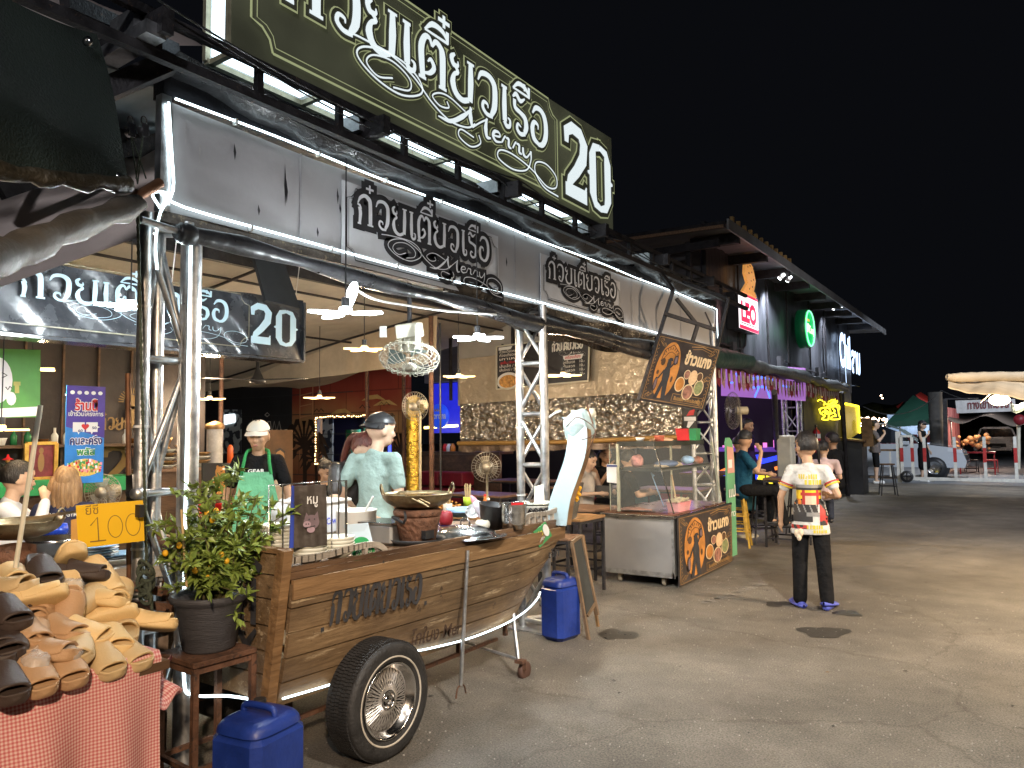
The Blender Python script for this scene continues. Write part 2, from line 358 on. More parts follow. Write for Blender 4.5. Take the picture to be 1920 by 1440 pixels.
m_blue = mat('blue_plastic_drum',(.012,.035,.22),.42,0,.3,3,.3,18,coat=.05,wear=(.035,.07,.30),wt=.63)
m_green = mat('green_enamel',(.03,.36,.12),.5,0,.15,5)
m_pink = mat('pink_plastic',(.80,.30,.38),.4,0,.1,5)
m_clear = mat('clear_plastic',(.85,.87,.88),.12,0,0,5,alpha=.22)
m_glass = mat('cabinet_glass',(.75,.82,.80),.04,0,0,5,alpha=.10,spec=.6)
m_led = emi('cold_white_led',(.78,.95,1),4.2)
m_ledw = emi('white_lamp_tube',(.9,.97,1),9)
m_leda = emi('warm_lamp_tube',(1,.70,.30),3.0)
m_tarpd = mat('black_vinyl_tarp',(.022,.022,.024),.28,0,.4,4,.8,9,col2=(.05,.05,.055))
m_fabb = mat('beige_canopy_canvas',(.42,.39,.34),.8,0,.16,2,.5,7)
m_rope = mat('green_rope',(.07,.085,.06),.9,0,.4,90,.6,300)
# ================================================================ ground
def asphalt():
    m = mat('worn_asphalt',(.105,.098,.09),.72,0,0)
    n,L,b = nodes(m); tc = n.new('ShaderNodeTexCoord')
    def nz(sc,det=8,ro=.6,mp=None):
        t = n.new('ShaderNodeTexNoise'); t.inputs['Scale'].default_value = sc; t.inputs['Detail'].default_value = det; t.inputs['Roughness'].default_value = ro
        L.new(tc.outputs['Object'],t.inputs['Vector']); return t
    def ramp(src,p0,p1,c0,c1):
        r = n.new('ShaderNodeValToRGB'); L.new(src,r.inputs[0]); e = r.color_ramp.elements
        e[0].position = p0; e[1].position = p1; e[0].color = c0+(1,); e[1].color = c1+(1,); return r.outputs[0]
    def mixc(f,a,bb,mode='MIX'):
        q = n.new('ShaderNodeMixRGB'); q.blend_type = mode
        if isinstance(f,float): q.inputs[0].default_value = f
        else: L.new(f,q.inputs[0])
        L.new(a,q.inputs[1]); L.new(bb,q.inputs[2]); return q.outputs[0]
    base = ramp(nz(.55,5).outputs['Fac'],.36,.64,(.115,.107,.096),(.19,.178,.16))
    pat = ramp(nz(2.3,9,.7).outputs['Fac'],.40,.66,(.80,.785,.765),(1.13,1.11,1.08))
    c = mixc(1.,base,pat,'MULTIPLY')
    gr = ramp(nz(95,3,.8).outputs['Fac'],.36,.68,(.45,.45,.45),(1.75,1.7,1.62))
    c = mixc(1.,c,gr,'MULTIPLY')
    v = n.new('ShaderNodeTexVoronoi'); v.inputs['Scale'].default_value = 55; L.new(tc.outputs['Object'],v.inputs['Vector'])
    sp = ramp(v.outputs['Distance'],.08,.2,(1.7,1.65,1.55),(1,1,1)); c = mixc(.6,c,mixc(1.,c,sp,'MULTIPLY'))
    st = ramp(nz(1.1,10,.72).outputs['Fac'],.60,.68,(1,1,1),(.74,.72,.69)); c = mixc(1.,c,st,'MULTIPLY')
    st2 = ramp(nz(7,4,.6).outputs['Fac'],.69,.73,(1,1,1),(.45,.43,.41)); c = mixc(1.,c,st2,'MULTIPLY')
    # hairline cracks
    v2 = n.new('ShaderNodeTexVoronoi'); v2.feature = 'DISTANCE_TO_EDGE'; v2.inputs['Scale'].default_value = .33
    ad = n.new('ShaderNodeMixRGB'); ad.blend_type = 'ADD'; ad.inputs[0].default_value = .35; L.new(tc.outputs['Object'],ad.inputs[1]); L.new(nz(3,8).outputs['Color'],ad.inputs[2]); L.new(ad.outputs[0],v2.inputs['Vector'])
    cr = ramp(v2.outputs['Distance'],.001,.005,(.72,.70,.68),(1,1,1)); c = mixc(1.,c,cr,'MULTIPLY')
    L.new(c,b.inputs['Base Color'])
    bp = n.new('ShaderNodeBump'); bp.inputs['Strength'].default_value = .6; bp.inputs['Distance'].default_value = .01
    L.new(nz(120,4,.8).outputs['Fac'],bp.inputs['Height']); L.new(bp.outputs[0],b.inputs['Normal'])
    rr = n.new('ShaderNodeMapRange'); L.new(nz(1.6,7).outputs['Fac'],rr.inputs[0]); rr.inputs[1].default_value = .35; rr.inputs[2].default_value = .7; rr.inputs[3].default_value = .48; rr.inputs[4].default_value = .85
    L.new(rr.outputs[0],b.inputs['Roughness']); return m
g = MB(); g.quad((-90,-30,0),(90,-30,0),(90,220,0),(-90,220,0)); tag(g.build('road',asphalt()),kind='structure')
fl = MB(); fl.quad((-17,.5,.004),(-4.3,.5,.004),(-4.3,9.3,.004),(-17,9.3,.004))
tag(fl.build('stall_floor',mat('concrete_floor',(.20,.165,.12),.6,0,.3,1.4,.25,60,wear=(.16,.13,.1),wt=.58)),kind='structure')
pk = MB(); pk.quad((-16,24.4,.004),(14,24.4,.004),(14,70,.004),(-16,70,.004))
tag(pk.build('parking_ground',mat('parking_concrete',(.20,.21,.22),.6,0,.25,.8,.2,40)),kind='structure')
pm = MB()
for x in (-2.4,.2,2.8): pm.quad((x,30,.008),(x+.12,30,.008),(x+.12,34.5,.008),(x,34.5,.008))
tag(pm.build('parking_markings',mat('worn_road_paint',(.55,.52,.45),.7,0,.3,6)),kind='structure')
def blob(cx,cy,rx,ry,z,name,m,seed,k='structure'):
    rnd = random.Random(seed); p = MB(); n = 26; ph = [rnd.uniform(0,6.28) for _ in range(4)]
    vs = [(cx,cy,z)]
    for i in range(n):
        a = 2*math.pi*i/n; r = 1+.18*math.sin(2*a+ph[0])+.14*math.sin(3*a+ph[1])+.1*math.sin(5*a+ph[2])+rnd.uniform(-.05,.05)
        vs.append((cx+math.cos(a)*rx*r,cy+math.sin(a)*ry*r,z))
    p.add(vs,[(0,1+i,1+(i+1) % n) for i in range(n)]); return tag(p.build(name,m),kind=k)
m_oil = mat('oil_stain',(.035,.032,.028),.6,0,.3,20,.2,100); m_wet = mat('wet_puddle',(.04,.036,.03),.28,0,.3,8)
c = W(1545,1186,Z=0); blob(c.x,c.y,.15,.2,.004,'stain',m_oil,1)
c = W(1458,1133,Z=0); blob(c.x,c.y,.10,.12,.004,'stain',m_oil,2)
c = W(1590,1150,Z=0); blob(c.x,c.y,.09,.12,.004,'puddle',m_wet,3)
c = W(1158,1190,Z=0); blob(c.x,c.y,.13,.16,.004,'puddle',m_wet,4)
# distant dark ground line with trees
tl = MB(); rnd = random.Random(3)
for i in range(60):
    x = -60+i*2.6; hh = 3+2.5*noise.noise((x*.11,0,0))+rnd.random()*1.2
    for k in range(9): tl.ball((x+rnd.uniform(-2,2),118+rnd.uniform(-3,3),hh*rnd.uniform(.2,1)),(rnd.uniform(1.2,2.6),2,rnd.uniform(.8,1.8)),7,5)
tag(tl.build('tree_line',mat('night_foliage',(.03,.05,.02),.9,0,.5,2,.8,3)),kind='stuff')
dl = MB(); rnd = random.Random(8)
for i in range(46):
    p = W(1612+rnd.random()*52 if i < 43 else 1650+rnd.random()*6,783+rnd.random()*17 if i < 43 else 735+rnd.random()*16,D=96); dl.ball(p,rnd.uniform(.07,.17),6,4)
tag(dl.build('distant_lights',emi('far_lamps',(1,.72,.5),9)),kind='stuff')
# ================================================================ posts and trusses
def truss(label,x,y,top,w=.24,r=.024,tri=True,panels=5,m=None,group='lattice truss posts'):
    m = m or m_steel
    t = T('truss_post',label,'truss post',(x,y,0),0,group)
    c = [(0,-w/2),(0,w/2),(-.10,.02)] if tri == 'L' else [(-w/2,-w/2),(w/2,-w/2),(w/2,w/2),(-w/2,w/2)] if not tri else [(-w/2,-w*.3),(w/2,-w*.3),(0,w*.55)]
    for a,b in c: LB().cyl((a,b,0),(a,b,top),r,14).build('chord',m,t)
    br = LB(); n = len(c)
    for k in range(panels+1):
        z = .06+(top-.12)*k/panels
        for i in range(n):
            p,q = c[i],c[(i+1) % n]
            br.cyl((p[0],p[1],z),(q[0],q[1],z),r*.55,8)
            if k < panels:
                z2 = .06+(top-.12)*(k+1)/panels
                if (k+i) % 2: p,q = q,p
                br.cyl((p[0],p[1],z+.03),(q[0],q[1],z2-.03),r*.5,8)
    br.build('bracing',m,t)
    LB().box((0,0,.006),(w*1.7,w*1.7,.012)).build('base_plate',m,t)
    cl = LB()
    for k in range(4): cl.lathe((c[0][0],c[0][1],.5+.55*k),[(r*1.12,0),(r*1.12,.012)],12)
    cl.build('cable_tie',m_white,t)
    return t
truss('tall silver lattice truss post behind the boat prow under the grey sign band',-3.30,5.18,2.60,.23,.034,True,6)
truss('thick silver lattice truss post behind the potted plant at the left stall corner',-3.32,1.965,2.60,.21,.030,'L',4)
truss('thin silver lattice truss post right of the glass food cabinet',-3.42,9.5,2.95,.30,.03,True,7)
# big round post beside the left truss (bright, catches the rope light)
t = T('round_post','single thick silver round post with rope light at the front left stall corner','post',(-3.285,2.075,0),0)
LB().cyl((0,0,0),(0,0,2.55),.045,20).build('pipe',m_steel,t)
rl = LB()
p = [(.040,-.035,2.5),(.042,-.038,1.6),(.042,-.04,.9),(.046,-.035,.45),(.07,.0,.37),(.2,.10,.36),(.36,.2,.33)]
rl.tube(smooth_pts(p,5),.007,6).build('rope_light',m_led,t)
# ================================================================ fascia band of the noodle stall
XF = -3.30
t = T('sign_band','long grey canvas sign band edged with white rope light along the stall front','sign band',(XF,5.7,2.6),0)
def fas(u,v):
    y = 1.96+(9.62-1.96)*u; return (XF+.010*math.sin(y*3.1)*math.sin(v*3)+.004*math.sin(y*9+v*5),y,2.625+v*(.54+.02*math.sin(y*1.7)))
MB().sheet(fas,90,8,-.012).build('canvas',mat('grey_white_canvas',(.40,.39,.40),.62,0,.08,1.6,.35,5,wear=(.40,.385,.37),wt=.66),t)
f = MB(); f.box((XF-.05,5.8,3.235),(.09,7.75,.11)); f.build('top_beam',mat('peeling_black_beam',(.025,.026,.032),.5,.2,.4,5,.3,30,wear=(.22,.21,.22),wt=.60),t)
f = MB(); f.box((XF-.035,5.8,2.60),(.06,7.75,.05)); f.build('bottom_batten',mat('mouldy_batten',(.12,.10,.085),.7,0,.5,7,.4,40,wear=(.30,.24,.16),wt=.56),t)
MB().tube(smooth_pts([(XF+.02,1.97,3.175)]+[(XF+.025,1.97+i*.64,3.175+.006*math.sin(i*2.1)) for i in range(1,12)]+[(XF+.02,9.62,3.17)],4),.0062,8).build('rope_light',m_led,t)
MB().tube(smooth_pts([(XF+.03,1.90,2.62),(XF+.03,1.86,2.68),(XF+.03,1.93,2.70),(XF+.03,2.02,2.655)]+[(XF+.025,2.1+i*.62,2.64+.006*math.sin(i*1.7)) for i in range(1,13)],4),.0062,8).build('rope_light',m_led,t)
MB().tube(smooth_pts([(XF+.03,1.93,3.14),(XF+.03,1.95,2.9),(XF+.03,1.96,2.72),(XF+.03,1.90,2.6),(XF+.03,1.88,2.45),(XF+.03,1.89,2.33)],4),.0062,8).build('rope_light',m_led,t)
MB().tube([(XF+.02,9.62,3.17),(XF+.02,9.63,2.7)],.0062,8).build('rope_light',m_led,t)
f = MB()
for i in range(14): f.box((XF+.02,2.3+i*.55,3.175),(.03,.012,.03)); f.box((XF+.02,2.4+i*.55,2.64),(.03,.012,.03))
f.build('clip',m_white,t)
f = MB(); f.box((XF-.01,1.93,2.9),(.05,.05,.56)); f.build('end_post',m_steel,t)
sc = MB(); rnd = random.Random(4)
for y,z,h_ in ((2.30,3.02,.045),(2.62,2.93,.12),(2.63,2.90,.07),(3.0,2.97,.05),(3.02,2.9,.03),(3.35,2.78,.09),(3.36,2.74,.05),(3.5,2.72,.04),(3.6,2.70,.05),(2.45,2.75,.03),(2.85,2.72,.03),(4.75,2.9,.04)):
    sc.add([(XF+.014,y,z+h_),(XF+.014,y+.012,z),(XF+.014,y+.004,z-h_),(XF+.014,y-.004,z)],[(0,1,2,3)])
sc.build('tear',m_black,t)
m_pan = mat('sign_panel_white',(.60,.61,.64),.6,0,.1,2,.2,6); m_ink = mat('sprayed_black_ink',(.03,.03,.034),.7,0,.3,8); m_lt = mat('letter_white',(.78,.80,.84),.6,0,.05,5); m_halo = mat('grey_overspray',(.16,.16,.175),.8,0,.4,14)
def merry_panel(y0,y1,z0,z1,nm):
    w = y1-y0; h_ = z1-z0; O = Vector((XF+.028,y0,z0)); U = Vector((0,1,0)); V = Vector((0,0,1))
    pt = T('name_panel',nm,'sign',(XF+.02,(y0+y1)/2,z0),0,'panels with the stall name on the sign band')
    b = MB(); b.box((XF+.020,(y0+y1)/2,(z0+z1)/2),(.005,w,h_)); b.build('board',m_pan,pt)
    q = MB(); frame_line(q,.03,.03,w-.03,h_-.03,.07,.007,O,U,V); frame_line(q,.045,.045,w-.045,h_-.045,.06,.003,O,U,V); q.build('border',m_ink,pt)
    k = h_*.37; kx = (w*.86)/TW; ox = w*.07/kx; oy = (h_*.53)/k
    q = MB(); draw(q,TITLE,O,U,V,k,.001,.034,kx,(ox,oy)); draw(q,SWASH,O,U,V,k*.62,.0012,.028,kx,(ox,oy/.62-.15),wk=k*.8); q.build('shadow_outline',m_ink,pt)
    q = MB(); draw(q,TITLE,O,U,V,k,.006,.0,kx,(ox,oy),wk=k*.85); draw(q,SWASH,O,U,V,k*.62,.0075,-.0005,kx,(ox,oy/.62-.15),wk=k*.75); q.build('lettering',m_lt,pt)
merry_panel(3.03,4.63,2.575,3.075,'larger nearer grey panel with black-shadowed Thai lettering and Merry on the sign band')
merry_panel(5.24,6.74,2.655,3.065,'farther grey panel with black-shadowed Thai lettering and Merry, nearer the hanging board')
# rolled side curtain under the band
t = T('rolled_blind','rolled dark plastic rain blind hanging under the grey sign band','blind',(-3.24,5,2.5),0)
pts = [(-3.22,1.95+i*.36,2.515-.10*math.sin(i/19*3.1)*(.3+i/25)+.01*math.sin(i*1.3)) for i in range(20)]
MB().tube(pts,[.035]+[.043+.012*math.sin(i*2.3)+(.02 if i > 6 else 0) for i in range(1,20)],14).build('roll',m_tarpd,t)
MB().cyl((-3.22,1.78,2.53),(-3.22,1.98,2.515),.017,12).build('axle',m_steel,t)
MB().lathe((-3.22,1.98,2.512),[(.0,-.03),(.03,-.03),(.05,-.01),(.042,.0),(.052,.01),(.052,.04),(.044,.06)],16,(0,1,0)).build('end_cap',m_black,t)
def hang(u,v):
    y = 4.0+u*4.2; s_ = math.sin(u*3.14)**.7; return (-3.26-.10*v+.02*math.sin(y*9+v*4),y,2.60-v*(.06+.18*s_)+.02*math.sin(y*5+v*3))
MB().sheet(hang,60,8).build('loose_film',mat('crumpled_dark_film',(.05,.045,.04),.18,.1,.4,5,1.2,14,col2=(.12,.10,.08)),t)
f = MB(); f.tube(smooth_pts([(-3.25,5.2,2.5),(-3.21,6.0,2.43),(-3.2,6.8,2.37),(-3.2,7.5,2.36)],5),[.05]*16,10); f.build('loose_end',m_tarpd,t)
# ================================================================ roof of the stall
t = T('stall_roof','dark steel roof frame with metal sheets over the noodle stall','roof',(-5.5,5.5,3.1),0)
rm = mat('roof_sheet_underside',(.30,.37,.41),.55,.2,.2,2,.1,10)
f = MB()
def roof(u,v): y = 1.6+u*8.2; return (-3.42-v*3.0,y,3.26+.10*v+.012*math.sin(y*26))
f.sheet(roof,160,2,.01); f.build('metal_sheet',rm,t)
for y in (1.75,3.1,4.5,5.9,7.3,8.7):
    f = MB(); f.bar((-2.98,y,3.36),(-5.6,y,3.44),.055,.11); f.build('cross_beam',m_dark,t)
for x in (-4.0,-4.9,-5.8): f = MB(); f.bar((x,1.6,3.17),(x,9.7,3.17),.06,.13); f.build('purlin',m_dark,t)
f = MB(); f.bar((-3.35,1.5,3.22),(-5.2,1.5,3.22),.06,.1); f.bar((-3.02,1.72,3.32),(-3.9,1.72,3.30),.09,.06); f.build('bracket',m_steel,t)
# inner canopy over the tables
t = T('canvas_canopy','beige canvas canopy with thin steel frame over the dining tables','canopy',(-8,5.5,2.6),0)
def can(u,v):
    y = .2+u*9.6; x = -6.2-v*5.6; return (x,y,3.30-.80*v-.05*math.sin(v*9.4)**2+.02*math.sin(y*4+x*2))
MB().sheet(can,60,30).build('canvas',m_fabb,t)
def can2(u,v): x = -4.95-u*7.2; y = 9.0+v*.3; return (x,y,3.30-.75*u-v*(.42)-.03*math.sin(u*22)*v)
def val(u,v):
    a = W(240+(820-240)*u,752-(752-680)*u,Y=8.2-u*.6); b = W(240+(820-240)*u,700-(700-592)*u**1.1,Y=8.2-u*.6); p = a.lerp(b,1-v); p.y += .03*math.sin(u*30)*v; return p
MB().sheet(val,70,5).build('valance',mat('folded_beige_valance',(.50,.41,.30),.75,0,.15,2,.6,5),t)
f = MB()
for y in (1.6,4.6,7.6): f.tube([(-6.2,y,3.2),(-8,y,2.98),(-11.4,y,2.5)],.016,6)
for x,z in ((-6.6,3.16),(-8.2,2.94)): f.tube([(x,.3,z),(x,9.6,z)],.016,6)
f.build('frame',m_dark,t)
for x,y in ((-8.2,5.6),(-8.0,7.9),(-6.5,1.9)):
    f = MB(); f.cyl((x,y,0),(x,y,2.85),.028,8); f.build('pole',m_rust,t)
for i,(a,b) in enumerate((((-5.6,5.5),(-5.6,7.9)),)):
    pass
t = T('steel_pipe_post','bare brown steel pipe standing left of the orbital fan','post',(-5.9,6.9,0),0); LB().cyl((0,0,0),(0,0,3.0),.03,10).build('pipe',m_rust,t); LB().cyl((.14,0,0),(.14,0,2.9),.012,8).build('conduit',m_black,t)
# ladder rail in front of the roof sign
t = T('roof_ladder_truss','long black steel ladder frame carrying the big illuminated roof sign','steel truss',(-3.15,5.5,3.3),0)
ZR0,ZR1 = 3.262,3.44
f = MB(); f.bar((-3.12,.2,ZR0),(-3.12,10.4,ZR0),.045,.045); f.build('bottom_rail',m_dark,t)
f = MB(); f.bar((-3.12,.2,ZR1),(-3.12,10.4,ZR1),.04,.04); f.build('top_rail',m_dark,t)
y = .16
while y < 10.4:
    f = MB(); f.bar((-3.12,y,ZR0),(-3.12,y,ZR1),.035,.035); f.build('upright',m_dark,t); y += .54
for y in (1.75,3.1,4.5,5.9,7.3): 
    f = MB(); f.box((-3.24,y,3.40),(.2,.13,.10)); f.build('bracket_box',m_steel,t)
f = MB(); rnd = random.Random(5)
for k in range(3): f.tube(drop((-3.08,2.0+k*2.2,3.44),(-3.08,4.3+k*2.3,3.42),.08+.03*k,14),.005,5)
f.build('cable',m_black,t)
# tarps stuffed between band and frame
t = T('roof_tarp','glossy black tarpaulin sagging between the grey band and the roof frame','tarpaulin',(-3.3,5,3.3),0)
def tp(u,v):
    y = 1.9+u*7.6; s_ = abs(math.sin(u*9.2)); return (-3.14-.30*v,y,3.325-.11*s_*math.sin(v*3.1)-.04*v+.012*math.sin(y*14+v*5))
MB().sheet(tp,90,10).build('sheet',m_tarpd,t)
def tp2(u,v): y = 2.9+u*6.4; return (-3.36-.2*v,y,3.255+.05*v+.02*math.sin(y*6))
MB().sheet(tp2,50,3).build('lining',mat('orange_brown_lining',(.34,.20,.09),.7,0,.2,3),t)
# ================================================================ roof sign
XS = -3.52; YA,YB,ZA,ZB = 2.44,7.10,3.70,4.72
t = T('roof_sign','huge backlit dark sign with white Thai lettering, Merry and number 20 above the roof','sign',(XS,(YA+YB)/2,ZA),0)
m_sf = mat('backlit_dark_print',(.05,.05,.035),.5,0,.3,1.3,.1,6,emit=(.55,.58,.36),es=.10)
n_,L_,b_ = nodes(m_sf); tx = n_.new('ShaderNodeTexNoise'); tx.inputs['Scale'].default_value = 1.1; rr = n_.new('ShaderNodeMapRange'); rr.inputs[1].default_value = .3; rr.inputs[2].default_value = .7; rr.inputs[3].default_value = .012; rr.inputs[4].default_value = .075
tcn = n_.new('ShaderNodeTexCoord'); L_.new(tcn.outputs['Object'],tx.inputs['Vector']); L_.new(tx.outputs['Fac'],rr.inputs[0]); L_.new(rr.outputs[0],b_.inputs['Emission Strength'])
def sg(u,v): return (XS+.02*math.sin(u*3.14)*math.sin(v*3.14),YA+(YB-YA)*u,ZA+(ZB-ZA)*v-.05*math.sin(u*3.14)*v)
MB().sheet(sg,40,12,-.01).build('face',m_sf,t)
f = MB(); f.box((XS-.26,(YA+YB)/2,(ZA+ZB)/2),(.03,YB-YA,ZB-ZA)); f.build('back_panel',m_white,t)
m_tube = emi('sign_tube_light',(.72,.9,1),3.2)
f = MB()
for i in range(7): y0 = YA+.06+i*.655; f.box((XS-.13,y0+.29,ZA+.02),(.13,.56,.02))
f.build('lit_panel',m_tube,t)
f = MB()
f.bar((XS-.03,YA,ZA),(XS-.03,YB,ZA),.04,.03); f.bar((XS-.24,YA,ZA),(XS-.24,YB,ZA),.04,.03)
for i in range(8): y0 = YA+.03+i*.655; f.bar((XS-.03,y0,ZA),(XS-.24,y0,ZA),.035,.03)
f.bar((XS-.03,YA,ZA),(XS-.03,YA,ZB),.03); f.bar((XS-.24,YA,ZA),(XS-.24,YA,ZB),.03); f.bar((XS-.03,YB,ZA),(XS-.03,YB,ZB),.03); f.build('frame',mat('cream_rusty_frame',(.35,.32,.22),.6,.2,.3,9,wear=(.2,.1,.05),wt=.6),t)
f = MB(); f.box((XS-.135,YA+.02,(ZA+ZB)/2),(.15,.015,ZB-ZA-.05)); f.build('lit_end_panel',m_tube,t)
O = Vector((XS+.026,YA,ZA)); U = Vector((0,1,0)); V = Vector((0,0,1))
m_sl = emi('backlit_white_letter',(.66,.74,.76),.95); m_so = emi('backlit_olive_outline',(.42,.46,.24),.55); m_si = mat('sign_dark_ink',(.03,.03,.02),.5,emit=(.5,.52,.34),es=.03)
q = MB(); frame_line(q,.10,.07,3.47,.95,.15,.016,O,U,V); frame_line(q,.14,.11,3.43,.91,.13,.006,O,U,V); q.build('border',m_so,t)
k = .35; kx = 3.02/TW; ox = .32/kx; oy = .44/k; ks = .215
for nm,m_,gr,z in (('letter_outline',m_so,.036,.003),('letter_gap',m_si,.026,.008),('lettering',m_sl,.0,.013)):
    q = MB(); draw(q,TITLE,O,U,V,k,z,gr,kx,(ox,oy)); 
    draw(q,SWASH,O,U,V,ks,z+.002,gr*.5-(.002 if gr == 0 else 0),kx*.93,(ox/.93+.1,.475/ks),wk=k*1.05); q.build(nm,m_,t)
for j,(nm,m_,gr,z) in enumerate((('numeral_outline',m_so,.062,.004),('numeral_gap',m_si,.046,.009),('numerals',m_sl,.0,.014))):
    q = MB(); draw(q,N2,O+Vector((0,3.58,.12)),U,V,.70,z,gr,.78); draw(q,N0,O+Vector((0,4.08,.12)),U,V,.70,z,gr,.78); q.build(nm,m_,t)
# ================================================================ inner banner
XB = -5.0
t = T('inner_banner','wrinkled dark vinyl banner with white Thai lettering and 20 hanging inside the stall','banner',(XB,3,2.2),0)
def bn(u,v): y = 1.2+3.0*u; return (XB+.02*math.sin(y*7+v*2)+.012*math.sin(y*17+v*9),y,2.20+v*(.48+.03*math.cos(u*6)))
m_bn = mat('wrinkled_vinyl',(.032,.034,.04),.22,0,.3,3,.55,4,col2=(.06,.062,.07),coat=.2)
MB().sheet(bn,80,14,-.006).build('vinyl',m_bn,t)
f = MB(); f.box((XB-.09,2.7,2.185),(.2,3.0,.02)); f.box((XB-.09,4.2,2.44),(.2,.02,.5)); f.build('hem',m_bn,t)
O = Vector((XB+.05,1.2,2.2)); q = MB(); k = .165; kx = 1.46/TW
draw(q,TITLE,O,U,V,k,.0,.0,kx,(.80/kx,.22/k)); draw(q,SWASH,O,U,V,k*.55,.003,-.001,kx,(.80/kx,.235/(k*.55)),wk=.10)
draw(q,N2,O+Vector((0,2.43,.09)),U,V,.30,0,0,.34); draw(q,N0,O+Vector((0,2.67,.09)),U,V,.30,0,0,.34); q.build('lettering',emi('glowing_bluish_print',(.55,.75,.85),.28),t)  # printed letters carry a faint glow of their own
q = MB(); frame_line(q,.05,.05,2.42,.46,.08,.008,O,U,V,-.004); q.build('border',mat('khaki_print',(.22,.2,.14),.5),t)
for y in (1.9,3.0,4.1): f = MB(); f.cyl((XB,y,2.66),(XB+.1,y,3.25),.004,5); f.build('tie',m_white,t)
f = MB(); f.slab((XB+.25,3.62,2.60),(XB+.25,3.95,2.58),(XB+.12,3.9,2.95),(XB+.12,3.6,2.97),.03); o = f.build('wall_tv',m_black); tag(o,'black flat panel tilted above the inner banner near its 20','screen')
# ================================================================ the boat cart
def planks():
    m = mat('boat_planks',(.22,.118,.045),.55,0,0)
    n,L,b = nodes(m); tc = n.new('ShaderNodeTexCoord'); mp = n.new('ShaderNodeMapping'); L.new(tc.outputs['Object'],mp.inputs[0]); mp.inputs['Scale'].default_value = (1,.10,1.3)
    def nz(sc,det=8,ro=.6,src=None):
        t = n.new('ShaderNodeTexNoise'); t.inputs['Scale'].default_value = sc; t.inputs['Detail'].default_value = det; t.inputs['Roughness'].default_value = ro; L.new(src or mp.outputs[0],t.inputs['Vector']); return t.outputs['Fac']
    def ramp(src,p0,p1,c0,c1):
        r = n.new('ShaderNodeValToRGB'); L.new(src,r.inputs[0]); e = r.color_ramp.elements; e[0].position = p0; e[1].position = p1; e[0].color = c0+(1,); e[1].color = c1+(1,); return r.outputs[0]
    def mul(a,c): q = n.new('ShaderNodeMixRGB'); q.blend_type = 'MULTIPLY'; q.inputs[0].default_value = 1; L.new(a,q.inputs[1]); L.new(c,q.inputs[2]); return q.outputs[0]
    c = ramp(nz(5),.3,.7,(.115,.080,.048),(.245,.175,.102))
    c = mul(c,ramp(nz(42,4,.8),.3,.7,(.6,.55,.5),(1.25,1.22,1.2)))
    c = mul(c,ramp(nz(1.3,5,.6,tc.outputs['Object']),.38,.66,(.55,.50,.48),(1.2,1.15,1.05)))
    w = nz(16,8,.75); mm = n.new('ShaderNodeMixRGB'); L.new(ramp(w,.575,.65,(0,0,0),(1,1,1)),mm.inputs[0]); L.new(c,mm.inputs[1]); mm.inputs[2].default_value = (.42,.32,.20,1)
    d = nz(11,9,.7,tc.outputs['Object']); m2 = n.new('ShaderNodeMixRGB'); L.new(ramp(d,.62,.67,(0,0,0),(1,1,1)),m2.inputs[0]); L.new(mm.outputs[0],m2.inputs[1]); m2.inputs[2].default_value = (.05,.03,.018,1)
    L.new(m2.outputs[0],b.inputs['Base Color'])
    bp = n.new('ShaderNodeBump'); bp.inputs['Strength'].default_value = .7; bp.inputs['Distance'].default_value = .006; L.new(nz(38,5,.8),bp.inputs['Height']); L.new(bp.outputs[0],b.inputs['Normal'])
    return m
m_boat = planks()
YS,YBW = 2.23,4.70
bt = T('boat_cart','weathered wooden boat cart on a whitewall wire wheel with Thai lettering on its side','boat cart',(-3.2,3.4,0),0)
def hx(y,v):      # v 0 bottom .. 1 top
    k = max(0,(y-3.9)/(YBW-3.9)); return -2.745-.05*k*k-(1-v)**1.6*(.10+.10*k)
def hz0(y): t_ = (y-YS)/(YBW-YS); return .350-.03*math.sin(t_*1.9)+max(0,(y-4.15))**2*.30
def hz1(y): return .902-.010*(y-YS)
def hy(y,v):     # raked stem
    k = max(0,(y-3.9)/(YBW-3.9)); return y-(1-v)*.34*k*k+(1-v)*-.0
nb = 5
for i in range(nb):          # side planks, each its own board
    v0,v1 = i/nb,(i+1)/nb-.012
    def pl(u,v): 
        y = YS+(YBW-YS)*u; vv = v0+(v1-v0)*v; z = hz0(y)+(hz1(y)-hz0(y))*vv; return (hx(y,vv)+.004*((i*7) % 3),hy(y,vv),z)
    o = MB().sheet(pl,44,3,.022).build('side_plank',m_boat,bt)
f = MB(); f.sheet(lambda u,v: (hx(YS+(YBW-YS)*u,.9+.1*v)+.016,hy(YS+(YBW-YS)*u,1),hz1(YS+(YBW-YS)*u)-.075+.085*v),40,2,.018); f.build('rubbing_strake',m_wood,bt)
f = MB(); f.sheet(lambda u,v: (hx(YS+(YBW-YS)*u,1)-.002-.03*v,YS+(YBW-YS)*u,hz1(YS+(YBW-YS)*u)+.042),40,1,.02); f.sheet(lambda u,v: (hx(YS+(YBW-YS)*u,1)-.004,YS+(YBW-YS)*u,hz1(YS+(YBW-YS)*u)+.008+.032*v),40,1); f.build('gunwale',m_woodd,bt)
# deck and far side
f = MB()
f.add([(-2.76,YS,.928),(-2.77,4.2,.925),(-2.83,4.66,.925),(-3.02,4.66,.925),(-3.16,4.55,.925),(-3.9,4.0,.925),(-3.95,YS,.928)],[(0,1,2,3,4,5,6)])
f.add([(-3.95,YS,.928),(-3.9,4.0,.925),(-3.16,4.55,.925),(-3.0,4.3,.5),(-3.7,3.6,.4),(-3.7,YS,.4)],[(0,1,4,5),(1,2,3,4)])
f.build('deck',mat('varnished_deck',(.10,.05,.024),.28,0,.4,4,.25,30,col2=(.20,.11,.055),stretch=(1,.2,1),coat=.3),bt)
